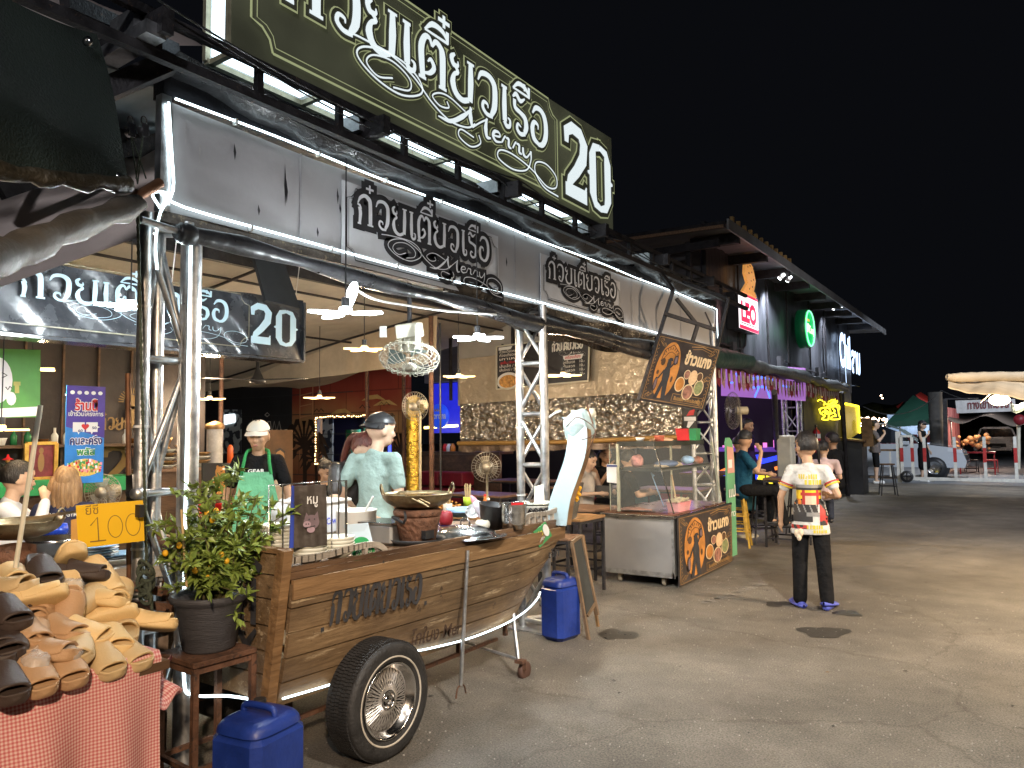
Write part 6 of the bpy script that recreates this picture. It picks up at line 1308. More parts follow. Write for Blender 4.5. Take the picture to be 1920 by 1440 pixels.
for i,s in enumerate(('ลูกชิ้นลวก','ตับลวก','หมูลวก','แคบหมู')): text(f,s,a+Um*(wm*.74)+Vm*(hm*(.42-i*.09)),Um,Vm,.055,wm*.12,.01,.003); text(f,('10.-','10.-','10.-','20.-')[i],a+Um*(wm*.91)+Vm*(hm*(.42-i*.09)),Um,Vm,.055,wm*.05,.01,.003)
draw(f,TITLE,a+Um*(wm*.62)+Vm*(hm*.72),Um,Vm,.115,.003,0,wm*.33/TW); draw(f,SWASH,a+Um*(wm*.64)+Vm*(hm*.70),Um,Vm,.05,.004,-.002,wm*.30/TW,wk=.1); f.build('menu_lettering',mat('menu_white',(.70,.68,.62),.5),t)
f = MB(); text(f,'ลูกชิ้น (พิเศษ)',a+Um*(wm*.04)+Vm*(hm*.57),Um,Vm,.055,wm*.2,.01,.003); text(f,'เครื่องเคียง',a+Um*(wm*.76)+Vm*(hm*.525),Um,Vm,.06,wm*.16,.015,.006); f.build('red_lettering',m_red,t)
f = MB(); f.quad(*[a+Um*(wm*x)+Vm*(hm*y)+Nm*.003 for x,y in ((.75,.50),(.93,.50),(.95,.60),(.73,.60))]); f.quad(*[a+Um*(wm*x)+Vm*(hm*y)+Nm*.003 for x,y in ((.02,.90),(.16,.90),(.18,.97),(.02,.97))]); el(f,wm*.13,hm*.17,wm*.13,hm*.20,.004,24,a,Um,Vm); f.build('white_patch',m_white,t)
f = MB(); el(f,wm*.13,hm*.16,wm*.105,hm*.15,.006,24,a,Um,Vm); f.build('noodle_photo',mat('noodle_print',(.55,.28,.08),.5,0,.5,22,wear=(.45,.05,.03),wt=.6),t)
# dark back of the far dining room and its tables
tq_,_,_ = wall('far_wall','dark wall with faint chalk lettering at the back of the far dining room',(-11.5,15.5,0),(1,0,0),5.3,3.4,mat('far_dark_wall',(.022,.020,.020),.8,0,.3,2))
f = MB(); q = W(1085,850,Y=15.4); text(f,'Grill Bar',q,(1,0,0),(0,0,1),.35,1.6,.02,0); f.build('chalk_lettering',mat('dim_chalk',(.10,.09,.09),.8),tq_)
LT = [(-7.2,3.3,.9,.6,'left table where the white shirt man sits'),(-7.3,4.9,.8,.6,'table with red tins under the mirror'),(-6.6,6.3,1.0,.6,'table with pink cups behind the black pork flag'),(-4.8,6.2,.9,.6,'table with sauce bottles behind the boat wok'),(-3.9,6.5,.8,.5,'narrow table with fried snacks behind the truss post'),(-6.2,8.4,1.0,.6,'dark table under the gold column'),(-5.6,10.2,1.1,.7,'dark table in front of the far diners'),(-4.3,10.4,1.0,.7,'dark table near the woman with the tablet'),(-7.4,11.2,1.2,.7,'dark table below the drinks crates')]
for x,y,w,d,lab in LT: bar_table('wooden dining table, '+lab,x,y,R((x*13) % 9-4),w,d,.74,mat('honey_table_top',(.34,.19,.08),.35,0,.3,4,.1,30,coat=.2) if x > -7 and y < 8 else m_tt,'dining tables in the stall',False)
SP = [(-6.9,2.75),(-7.0,5.6),(-6.2,5.6),(-5.3,6.9),(-6.0,9.2),(-5.0,9.6),(-5.9,10.9),(-4.6,11.2),(-3.9,9.7),(-4.9,10.9)]
for i,(x,y) in enumerate(SP): frame_stool('backless dining stool '+['at the left table near the blonde woman','near the red tins','behind the pork flag','behind the cook in the pale shirt','left of the stand fan','right of the stand fan','at the far dark table, left side','at the far dark table, right side','behind the glass food cabinet','nearest the woman with the tablet'][i],x,y,R(i*17 % 30),.45,.30,m_dark,m_tt,'dining stools in the stall')
# ---- things on the dining tables
m_sauce = bm[4][1]
TBL = [(-6.5,6.2,'pink_cup',m_pink,'pink cup of chopsticks left of the pork flag'),(-6.9,6.4,'orange_cup',mat('orange_cup',(.75,.20,.06),.4),'orange and pink box right of the pork flag'),(-5.0,6.1,'white_cup',m_white,'white cup of bamboo chopsticks near the wok'),(-4.7,6.35,'sauce_bottle',m_sauce,'orange capped sauce bottle behind the wok'),(-4.4,6.0,'small_bottle',bm[0][1],'brown sauce bottle on the table right of the wok'),(-3.75,6.55,'sauce_bottle',bm[1][1],'clear sauce bottle beside the truss post'),(-7.25,5.0,'red_tin',m_red,'red tin box on the table under the mirror'),(-7.4,4.75,'red_tin',m_red,'red tin box nearer the truss under the mirror'),(-6.95,3.4,'red_napkin_box',m_red,'red napkin box on the white shirt man table')]
for x,y,nm,m_,lab in TBL:
    t = T(nm,lab,'cup' if 'cup' in nm else ('bottle' if 'bottle' in nm else 'box'),(x,y,.74),0)
    if 'cup' in nm:
        LB().lathe((0,0,0),[(0,0),(.045,0),(.05,.10),(.046,.10),(.04,.005),(0,.005)],16).build('cup',m_,t); s_ = sticks((0,0,.01),14,.23,.035,'',m_bam,5); l_ = LB(); l_.v,l_.f,l_.m,l_.s = s_.v,s_.f,s_.m,s_.s; l_.build('chopsticks',m_bam,t)
    elif 'bottle' in nm: LB().lathe((0,0,0),[(0,0),(.03,0),(.032,.10),(.014,.14),(.014,.17),(0,.17)],14).build('body',m_,t); LB().lathe((0,0,.165),[(0,.025),(.016,.02),(.016,0)],10).build('cap',m_white if m_ is not m_sauce else m_red,t)
    else: LB().box((0,0,.05),(.16,.11,.10),bev=.01).build('body',m_,t); LB().box((0,0,.104),(.10,.02,.008)).build('label_strip',m_white,t)
for x,y,lab in ((-5.15,6.3,'crispy snack heap behind the wok, left'),(-4.55,6.3,'crispy snack heap behind the wok, right'),(-3.95,6.45,'crispy snack heap left of the truss post')):
    f = MB(); rnd = random.Random(int(x*10))
    for k in range(40): f.ball((x+rnd.gauss(0,.09),y+rnd.gauss(0,.06),.76+abs(rnd.gauss(0,.03))),(rnd.uniform(.012,.03),.014,.011),6,4)
    tag(f.build('fried_snacks',mat('fried_orange',(.55,.28,.07),.5,0,.4,30)),lab,'snacks',kind='stuff')
for k in range(3): pass
# back sideboard with brass bowls, jar and sauce bottle behind the apron man
t = T('sideboard','dark sideboard loaded with crockery behind the apron man','sideboard',(-7.7,5.0,0),0)
f = MB(); f.box((-7.7,4.85,.6),(.45,1.1,1.2)); f.build('cabinet',m_woodd,t); f = MB(); f.box((-7.68,4.85,1.215),(.5,1.15,.03)); f.build('top',MATS['scuffed_table_top'],t)
m_brass = mat('old_brass',(.42,.26,.12),.35,.7,.3,9)
for i,(y,n_,r_,lab) in enumerate(((4.55,5,.085,'left tower of stacked brass bowls on the sideboard'),(4.72,6,.08,'middle tower of stacked brass bowls on the sideboard'),(4.95,4,.10,'wide low brass bowl stack right of the bowl towers'))):
    t = T('brass_bowls',lab,'bowls',(-7.6,y,1.23),0,'brass bowl towers')
    for k in range(n_): f = LB(); z = k*.042; f.lathe((0,0,z),[(0,0),(r_*.5,0),(r_*.95,.03),(r_,.038),(r_*.5,.008)],18); f.build('bowl',m_brass if k % 2 else m_bowl,t)
    if i < 2: f = LB(); f.lathe((0,0,n_*.042),[(.03,0),(.012,.03),(.04,.09),(.05,.12),(0,.11)],16); f.build('goblet',m_brass,t)
t = T('lidded_jar','tall clear jar with a brass lid above the apron man cap','jar',(-7.65,5.15,1.23),0); LB().cyl((0,0,0),(0,0,.42),.09,18).build('jar',mat('cloudy_glass',(.50,.48,.46),.2,0,.2,9),t); LB().lathe((0,0,.42),[(.10,0),(.11,.03),(.10,.06),(.05,.08),(0,.10)],18).build('lid',m_brass,t)
f = MB(); f.lathe((-7.6,5.32,1.23),[(0,0),(.035,0),(.035,.2),(.015,.24),(0,.24)],12); tag(f.build('sauce_bottle',mat('orange_red_plastic',(.65,.12,.03),.4)),'orange red sauce bottle right of the tall jar','bottle')
# painted door panel and leopard print board
t = T('painted_panel','brown board painted with a tattooed figure in a pale robe','painting',(-7.95,6.0,1.0),0)
a,b_,c_,d_ = W(497,1000,X=-7.9),W(549,1000,X=-7.9),W(549,806,X=-7.9),W(497,806,X=-7.9)
f = MB(); f.slab(a,b_,c_,d_,.03); f.build('board',mat('brown_board',(.085,.045,.022),.6,0,.35,4),t)
U_ = (b_-a).normalized(); V_ = Vector((0,0,1)); wq = (b_-a).length; hq = (d_-a).length
f = MB(); f.add([a+U_*(wq*x)+V_*(hq*y)+Vector((.004,0,0)) for x,y in ((.25,.55),(.42,.66),(.5,.62),(.62,.66),(.85,.52),(1.0,.32),(.8,.28),(.78,.1),(.3,.1),(.35,.34))],[tuple(range(10))]); f.build('robe',mat('robe_paint',(.42,.36,.28),.7,0,.2,10),t)
f = MB(); el(f,wq*.5,hq*.74,wq*.16,hq*.09,.006,18,a,U_,V_); f.build('painted_head',mat('head_paint',(.28,.16,.07),.7),t)
f = MB(); el(f,wq*.5,hq*.74,wq*.11,hq*.012,.009,12,a,U_,V_); el(f,wq*.5,hq*.705,wq*.09,hq*.01,.009,12,a,U_,V_); f.ribbon([(wq*.33,hq*.80),(wq*.5,hq*.83),(wq*.67,hq*.80)],.03,a,U_,V_,.008); f.build('painted_beard',m_ink,t)
t = T('leopard_board','board painted with an orange leopard below the red tins','painting',tuple(W(405,890,X=-6.6)),0)
a,b_,c_,d_ = W(380,935,X=-6.6),W(432,935,X=-6.6),W(432,868,X=-6.6),W(380,868,X=-6.6)
f = MB(); f.slab(a,b_,c_,d_,.02); f.build('board',m_black,t); U_ = (b_-a).normalized(); wq = (b_-a).length; hq = (d_-a).length
m_leo = mat('leopard_print',(.55,.25,.06),.6,0,.2,9,wear=(.05,.025,.01),wt=.56)
f = MB(); el(f,wq*.6,hq*.75,wq*.18,hq*.17,.004,18,a,U_,V_); el(f,wq*.55,hq*.4,wq*.3,hq*.28,.003,18,a,U_,V_); el(f,wq*.5,hq*.9,wq*.05,hq*.05,.005,8,a,U_,V_); el(f,wq*.72,hq*.9,wq*.05,hq*.05,.005,8,a,U_,V_); f.build('leopard',m_leo,t)
f = MB(); el(f,wq*.25,hq*.25,wq*.2,hq*.2,.006,14,a,U_,V_); f.build('snow',m_white,t)
# ---------------------------------------------------------------- fans
def cage(f,c,ax,r,depth,nw=28,rr=.0022,rings=4):
    ax = Vector(ax).normalized(); x = ax.orthogonal().normalized(); y = ax.cross(x); c = Vector(c)
    for s_ in (1,-1):
        for k in range(nw):
            a = 2*math.pi*k/nw; d = x*math.cos(a)+y*math.sin(a)
            f.tube([c+ax*(s_*depth)+d*(r*.14),c+ax*(s_*depth*.85)+d*(r*.6),c+ax*(s_*depth*.45)+d*(r*.92),c+d*r],rr,4,cap=False)
        for q in range(rings):
            e = .2+.8*q/(rings-1); zz = depth*math.cos(e*1.5)
            f.tube([c+ax*(s_*zz)+(x*math.cos(a)+y*math.sin(a))*(r*e) for a in [i*2*math.pi/28 for i in range(28)]],rr*1.2,4,closed=True)
def blades(f,c,ax,r,n_=3):
    ax = Vector(ax).normalized(); x = ax.orthogonal().normalized(); y = ax.cross(x); c = Vector(c)
    for k in range(n_):
        a0 = 2*math.pi*k/n_; vs = []
        for i in range(7):
            q = i/6; rr = r*(.16+.74*q); w = .28+.26*math.sin(q*2.6)
            for s_ in (-1,1): a = a0+s_*w; vs.append(c+(x*math.cos(a)+y*math.sin(a))*rr+ax*(s_*.022))
        f.add(vs,[(2*i,2*i+1,2*i+3,2*i+2) for i in range(6)],True)
def stand_fan(lab,px_,py_,D_,r,ax,mg,mb,rot=None):
    c = W(px_,py_,D=D_); t = T('stand_fan',lab,'fan',(c.x,c.y,0),0)
    f = MB(); cage(f,c,ax,r,r*.28,30,.0022); f.build('grille',mg,t)
    f = MB(); blades(f,c,ax,r*.88); f.build('blades',mb,t)
    a = Vector(ax).normalized(); f = MB(); f.lathe(c+a*(r*.28),[(0,.008),(.05,.004),(.05,-.01)],16,tuple(a)); f.build('hub_cap',mg,t)
    f = MB(); f.cyl(c-a*.05,c-a*.22,.06,12); f.cyl((c-a*.12),Vector((c.x-a.x*.12,c.y-a.y*.12,.03)),.016,8); f.lathe((c.x-a.x*.12,c.y-a.y*.12,0),[(0,.05),(.05,.04),(.2,.02),(.2,0)],20); f.build('stand',mat('cream_fan_plastic',(.42,.36,.24),.5),t)
m_fg = mat('dull_grille_metal',(.36,.33,.27),.4,.6,.2,20); m_fb = mat('smoky_blade',(.20,.17,.13),.3,0,.2,8,alpha=.75)
stand_fan('round stand fan behind the yellow price board',193,923,6.6,.16,(.6,-.8,0),m_fg,mat('translucent_blade',(.50,.52,.52),.3,0,.1,alpha=.6))
stand_fan('brown stand fan under the shiny curtain in the middle',912,876,9.0,.18,(.55,-.83,0),m_fg,m_fb)
stand_fan('gold tinted fan in front of the foil column',778,762,8.6,.17,(.2,-.9,-.1),m_fg,mat('gold_blade',(.42,.30,.08),.35,.3,.2,alpha=.7))
stand_fan('dim stand fan beside the purple screen of the bar',1374,770,11.2,.28,(-.75,-.6,0),m_fg,m_fb)
# orbital ceiling fan
c = W(768,672,D=5.6); t = T('orbital_fan','large cream caged orbital fan hanging under the stall roof','fan',tuple(c),0)
ax = (.25,-.35,-.9)
f = MB(); cage(f,c,ax,.225,.09,26,.0027,4); f.build('grille',mat('fan_cage_cream',(.36,.34,.27),.5),t)
f = MB(); blades(f,c,ax,.19,3); f.build('blades',mat('aqua_blade',(.10,.13,.12),.4,0,.1),t)
f = MB(); f.lathe(c+Vector(ax).normalized()*.08,[(0,.01),(.05,.006),(.055,-.012)],20,ax); f.build('hub_cap',m_cream,t)
f = MB(); m0 = c-Vector(ax).normalized()*.12; f.ball(m0,(.065,.065,.07)); f.box(c+Vector((0,0,.21)),(.19,.14,.11),(R(8),R(-6),.5),bev=.01); f.box(c+Vector((-.085,0,.15)),(.02,.10,.18),(0,0,.5)); f.box(c+Vector((.085,0,.15)),(.02,.10,.18),(0,0,.5)); f.build('housing',m_cream,t)
f = MB(); f.cyl(c+Vector((0,0,.26)),c+Vector((0,0,.9)),.018,10); f.build('down_rod',m_dark,t)
c = W(483,712,D=8.2); t = T('ceiling_fan','black three-bladed ceiling fan hanging below the dark inner banner','fan',tuple(c),0)
f = MB(); f.lathe(c,[(0,-.04),(.08,-.035),(.09,-.01),(.06,.02),(.02,.12),(.018,.45),(0,.45)],20); f.build('motor',m_black,t); f = MB()
for k in range(3): a = .35+2.09*k; f.bar(c,c+Vector((math.cos(a)*.60,math.sin(a)*.60,-.005)),.11,.008)
f.build('blades',m_black,t)
# ---------------------------------------------------------------- pendant lamps
def pend(px_,py_,D_,warm,lab,s=1.,big=False,en=1.):
    c = W(px_,py_,D=D_); m_ = m_leda if warm else m_ledw
    t = T('pendant_lamp',lab,'lamp',tuple(c),0,'warm folding lamps hanging over the tables' if warm else 'white folding lamps hanging over the tables')
    f = LB(); f.cyl((0,0,.03),(0,0,.085),.022,12); f.build('socket',m_black,t)
    f = LB(); f.cyl((0,0,.085),(0,0,.85),.004,5); f.build('cable',m_black,t)
    n_ = 5
    for k in range(n_):
        a = .5+2*math.pi*k/n_; up = 0
        if big and k in (1,): up = 1.15
        d = Vector((math.cos(a)*math.cos(up),math.sin(a)*math.cos(up),math.sin(up))); p0 = d*.035; p1 = d*(.155*s+.03); sd = Vector((-math.sin(a),math.cos(a),0))
        f = LB(); nn = d.cross(sd).normalized()
        pts = [p0+(p1-p0)*q for q in (0,.25,.5,.75,1)]
        vs = []; ws = (.018,.030,.034,.031,.014)
        for p,w in zip(pts,ws): vs += [p+sd*w+nn*.006,p-sd*w+nn*.006,p-sd*w-nn*.006,p+sd*w-nn*.006]
        f.add(vs,[(4*i+j,4*i+(j+1) % 4,4*i+4+(j+1) % 4,4*i+4+j) for i in range(4) for j in range(4)]+[(3,2,1,0),(16,17,18,19)]); f.build('lit_blade',m_,t)
    f = LB(); f.ball((0,0,.02),(.03,.03,.02)); f.build('bulb_core',m_,t)
    lamp('POINT',tuple(c-Vector((0,0,.06))),(48 if warm else 78)*en,(1,.76,.50) if warm else (.86,.96,1),.07)
pend(648,588,4.0,False,'large white folding lamp with one blade up, nearest the inner banner',1.1,True,.7)
pend(895,634,5.3,False,'white folding lamp right of the orbital fan')
pend(245,574,4.3,False,'white folding lamp in front of the inner banner lettering',1.0,False,.8)
pend(93,741,7.6,False,'white folding lamp left of the blue banner',1.0,False,.8)
pend(60,692,6.0,True,'warm folding lamp in front of the green round face banner')
pend(683,655,6.6,True,'warm folding lamp just left of the orbital fan')
pend(599,746,8.8,True,'warm folding lamp in front of the red mural')
pend(860,706,8.4,True,'warm folding lamp left of the menu board')
pend(1056,704,7.6,True,'warm folding lamp in front of the menu board')
pend(393,748,8.5,True,'warm folding lamp half hidden behind the left truss')
pend(2,806,5.0,True,'warm round-looking lamp cut by the left frame edge',1.,False,.6)
lamp('POINT',(-6.2,12.8,2.6),30,(.9,.85,1),.1); lamp('POINT',(-9.2,12.0,2.3),25,(.35,.45,1),.1); lamp('POINT',(hx1-1.2,YW+.6,1.8),18,(.7,.8,1),.1)
# loose white cable along the roof
f = MB(); f.tube(smooth_pts([W(655,535,D=4.2),W(700,560,D=4.3),W(760,572,D=4.6),W(830,582,D=5),W(930,590,D=5.5)],6),.008,6); tag(f.build('cable',m_white),'loose white cable running under the roof near the orbital fan','cable')
# ================================================================ glass food cabinet cart
YF = 7.12; XR = -2.93; XL = -3.72
t = T('food_cart','stainless steel food cart with a glass display cabinet in the middle of the street edge','food cart',(-3.3,7.9,0),0)
f = MB(); f.box(((XL+XR)/2,YF+.85,.40),(XR-XL,1.7,.56)); f.build('body',m_brush,t)
f = MB(); f.box(((XL+XR)/2,YF+.85,.70),(XR-XL+.05,1.76,.03),bev=.005); f.build('counter_edge',m_inox,t)
f = MB(); f.box(((XL+XR)/2,YF-.006,.40),(XR-XL-.05,.012,.50)); f.build('front_panel',mat('dented_steel_panel',(.58,.58,.60),.34,.8,.05,2.2,.12,2.2,col2=(.64,.64,.65)),t)
f = MB(); f.box(((XL+XR)/2,YF-.004,.125),(XR-XL,.02,.05)); f.box((XR-.01,YF-.006,.40),(.03,.016,.6)); f.build('trim',m_steel,t)
f = MB(); f.box(((XL+XR)/2,YF+.85,.720),(XR-XL-.02,1.7,.012)); f.build('wooden_top',mat('brown_laminate',(.13,.065,.04),.25,0,.3,3,coat=.3),t)
for x,y in ((XL+.14,YF+.1),(XR-.16,YF+.1),(XL+.14,YF+1.6),(XR-.16,YF+1.6)):
    w_ = MB(); w_.lathe((x-.02,y,.055),[(0,0),(.045,0),(.055,.008),(.055,.034),(.045,.042),(0,.042)],20,(1,.25,0)); w_.build('castor',mat('cream_rubber',(.45,.38,.28),.6),t)
    w_ = MB(); w_.box((x,y,.115),(.06,.06,.012)); w_.bar((x+.03,y,.055),(x+.02,y,.115),.006,.03); w_.build('castor_bracket',m_rust,t)
# glass upper: posts, shelves, panes
ZT = 1.435; X0,X1 = XL+.16,XR+.0; Y0,Y1 = YF+.06,YF+1.5
pf = mat('pale_green_frame',(.40,.42,.34),.45,.3,.2,12,wear=(.22,.20,.15),wt=.6)
f = MB(); f.bar((X0,Y0,.73),(X0+.0,Y0,ZT),.028); f.bar((X0,Y1,.73),(X0,Y1,ZT),.022); f.bar((X1-.03,Y1,.73),(X1-.12,Y1,ZT),.022)
f.bar((X0-.1,Y0,.73),(X0-.1,Y0,ZT),.006); f.build('frame',pf,t)
f = MB(); f.bar((X1-.02,Y0,.73),(X1-.22,Y0,ZT),.010); f.build('edge_strip',m_inox,t)
f = MB(); f.box(((X0+X1-.22)/2,(Y0+Y1)/2,ZT),(X1-.2-X0,Y1-Y0,.05)); f.build('roof_panel',mat('black_cabinet_top',(.035,.04,.038),.35,.2,.3,5),t)
f = MB(); f.box(((X0+X1-.16)/2,(Y0+Y1)/2,1.17),(X1-.14-X0,Y1-Y0,.035)); f.build('shelf',MATS['black_cabinet_top'],t)
gl_ = MB(); gl_.quad((X0-.1,Y0,.74),(X1-.02,Y0,.74),(X1-.22,Y0,ZT-.03),(X0-.1,Y0,ZT-.03)); gl_.build('front_glass',m_glass,t)
gl_ = MB(); gl_.quad((X1-.02,Y0,.74),(X1-.02,Y1,.74),(X1-.22,Y1,ZT-.03),(X1-.22,Y0,ZT-.03)); gl_.build('side_glass',m_glass,t)
f = MB()
for x,z in ((X0+.05,ZT-.03),(X1-.3,ZT-.03),(X0+.05,1.18)): f.ball((x,Y0-.008,z),.010,8,6)
f.build('glass_clip',m_inox,t)
f = MB(); f.slab((X0-.13,Y0-.012,1.03),(X0+.0,Y0-.012,1.02),(X0+.0,Y0-.012,1.22),(X0-.13,Y0-.012,1.22),.003); f.build('notice_card',mat('notice_white',(.62,.64,.68),.5),t)
f = MB(); f.box((X0-.065,Y0-.016,1.205),(.12,.003,.02)); f.build('notice_header',mat('navy_strip',(.04,.06,.20),.5),t)
# green side board with rounded top at the far end
f = MB(); P = [(0,0),(.46,0),(.46,1.15),(.42,1.28),(.34,1.36),(.22,1.40),(.06,1.40),(0,1.34)]; f.prism([(x*.62,y*1.0) for x,y in P],(-2.93,8.72,.08),(0,1,0),(0,0,1),.02); f.build('side_board',mat('pale_green_board',(.12,.32,.17),.5,0,.12,3),t)
f = MB(); f.quad(*[(-2.905,8.73+.26*a,.08+b) for a,b in ((0,.98),(1,.98),(.9,1.28),(0,1.30))]); f.build('pink_print',mat('salmon_print',(.55,.30,.25),.5,0,.1),t)
f = MB(); text(f,'แม่',Vector((-2.90,8.74,.78)),(0,1,0),(0,0,1),.16,.24,.02,0); text(f,'ยาว',Vector((-2.90,8.76,.55)),(0,1,0),(0,0,1),.10,.2,.02,0); f.quad((-2.904,8.76,1.12),(-2.904,8.90,1.12),(-2.904,8.90,1.22),(-2.904,8.76,1.22)); f.build('white_print',m_white,t)
m_f1 = mat('paper_and_food',(.42,.33,.20),.7,0,.5,14,.5,20,col2=(.60,.50,.36)); m_f2 = mat('blue_cloth_bag',(.10,.14,.22),.7,0,.4,8); m_f3 = mat('meat_scraps',(.28,.13,.09),.6,0,.5,16,.5,20)
for i,(x,y,z,r_,m_,nm,lab) in enumerate(((-3.2,YF+.55,1.20,(.12,.3,.035),m_f1,'paper_bundle','pile of pale paper on the cabinet shelf'),(-3.18,YF+.45,1.215,(.12,.16,.04),m_f2,'cloth_bundle','dark blue cloth bundle on the cabinet shelf'),(-3.14,YF+.95,1.24,(.07,.07,.05),MATS['pale_blue_plastic'],'blue_bag','round blue bag on the cabinet shelf'),(-3.12,YF+1.2,1.23,(.07,.07,.045),m_f3,'food_bag','brown bag of food at the far end of the cabinet shelf'),(-3.45,YF+.3,1.25,(.06,.1,.07),mat('pink_patterned_bag',(.50,.22,.20),.6,0,.5,14),'pink_bag','pink patterned bag standing at the near end of the cabinet shelf'),(-3.45,YF+.2,.745,(.2,.1,.012),m_f3,'tongs_heap','brown scraps lying on the cabinet counter'))):
    f = MB(); f.ball((x,y,z),r_,16,10); f.v = [(v[0]+.02*noise.noise(Vector(v)*16),v[1]+.02*noise.noise(Vector(v)*15),v[2]+.012*noise.noise(Vector(v)*22)) for v in f.v]; tag(f.build(nm,m_),lab,'food')
t = T('pink_basket','pink plastic basket of bean sprouts inside the glass cabinet','basket',(-3.04,YF+.42,.728),0)
f = LB(); 
def bsk(u,v):
    a = 2*math.pi*u; c_,s_ = math.cos(a),math.sin(a); q = .82+.18*v; return ((abs(c_)**.35)*(1 if c_ > 0 else -1)*.085*q,(abs(s_)**.35)*(1 if s_ > 0 else -1)*.19*q,.10*v)
f.sheet(bsk,40,5); f.sheet(lambda u,v: tuple(x*(1.0+.08*v) if i < 2 else x for i,x in enumerate(bsk(u,1))),40,1); f.box((0,0,.004),(.13,.30,.006)); f.build('basket',mat('rose_plastic',(.62,.26,.28),.4),t)
f = LB(); rnd = random.Random(3)
for k in range(150): p = Vector((rnd.uniform(-.07,.07),rnd.uniform(-.16,.16),.095+rnd.uniform(0,.035))); d = Vector((rnd.gauss(0,1),rnd.gauss(0,1),rnd.gauss(0,.3))).normalized()*.022; f.bar(p-d,p+d,.005)
f.build('bean_sprouts',mat('bean_sprouts',(.60,.52,.34),.6),t)
f = MB(); f.tube([(-3.1,YF+.5,.80),(-3.14,YF+.48,1.10)],.010,8); tag(f.build('wooden_spoon',mat('pale_wood',(.42,.30,.16),.6)),'wooden stick standing in the pink basket','stick')
f = MB(); f.tube([(-3.16,YF+.30,.78),(-3.26,YF+.22,1.13)],.005,6); f.add([(-3.26,YF+.22,1.14),(-3.23,YF+.25,1.10),(-3.25,YF+.23,1.08)],[(0,1,2)]); tag(f.build('small_flag',MATS['pale_blue_plastic']),'small pale blue flag stick inside the glass cabinet','flag')
TOPS = [(1200,817,m_white,[(0,0),(.035,0),(.055,.04),(.05,.04),(.03,.005)],'small white bowl on the cabinet roof'),(1236,813,mat('red_print_tub',(.60,.16,.10),.5,0,.4,30),[(0,0),(.045,0),(.055,.055),(.058,.06),(0,.058)],'clear tub of red chillies on the cabinet roof')]
for x,y_,m_,pr,lab in TOPS: q = W(x,y_,Y=YF+.35); f = MB(); f.lathe((q.x,q.y,ZT+.026),pr,18); tag(f.build('tub' if 'tub' in lab else 'bowl',m_),lab,'tub' if 'tub' in lab else 'bowl')
for x0,x1,m_,lab,n_ in ((1270,1293,m_red,'bright red plastic box on the cabinet roof','red_box'),(1293,1306,mat('deep_green_plastic',(.02,.20,.07),.4),'deep green plastic box beside the red one on the cabinet roof','green_box')):
    q = W(x0,815,Y=YF+.8); q2 = W(x1,815,Y=YF+.8); f = MB(); zc = ZT+.026
    f.add([(q.x,q.y,zc),(q2.x-.005,q.y,zc),(q2.x-.005,q.y+.12,zc),(q.x,q.y+.12,zc),(q.x-.02,q.y-.01,zc+.13),(q2.x,q.y-.01,zc+.13),(q2.x,q.y+.13,zc+.13),(q.x-.02,q.y+.13,zc+.13)],[(3,2,1,0),(0,1,5,4),(1,2,6,5),(2,3,7,6),(3,0,4,7)]); tag(f.build(n_,m_),lab,'box')
q = W(1240,822,Y=YF+.6); f = MB(); f.ball((q.x,q.y,ZT+.035),(.14,.10,.025),16,8); f.v = [(v[0],v[1],v[2]+.01*noise.noise(Vector(v)*20)) for v in f.v]; tag(f.build('wrap',mat('peach_paper',(.60,.38,.24),.6,0,.3,9)),'crumpled peach paper in front of the red box on the cabinet roof','paper')
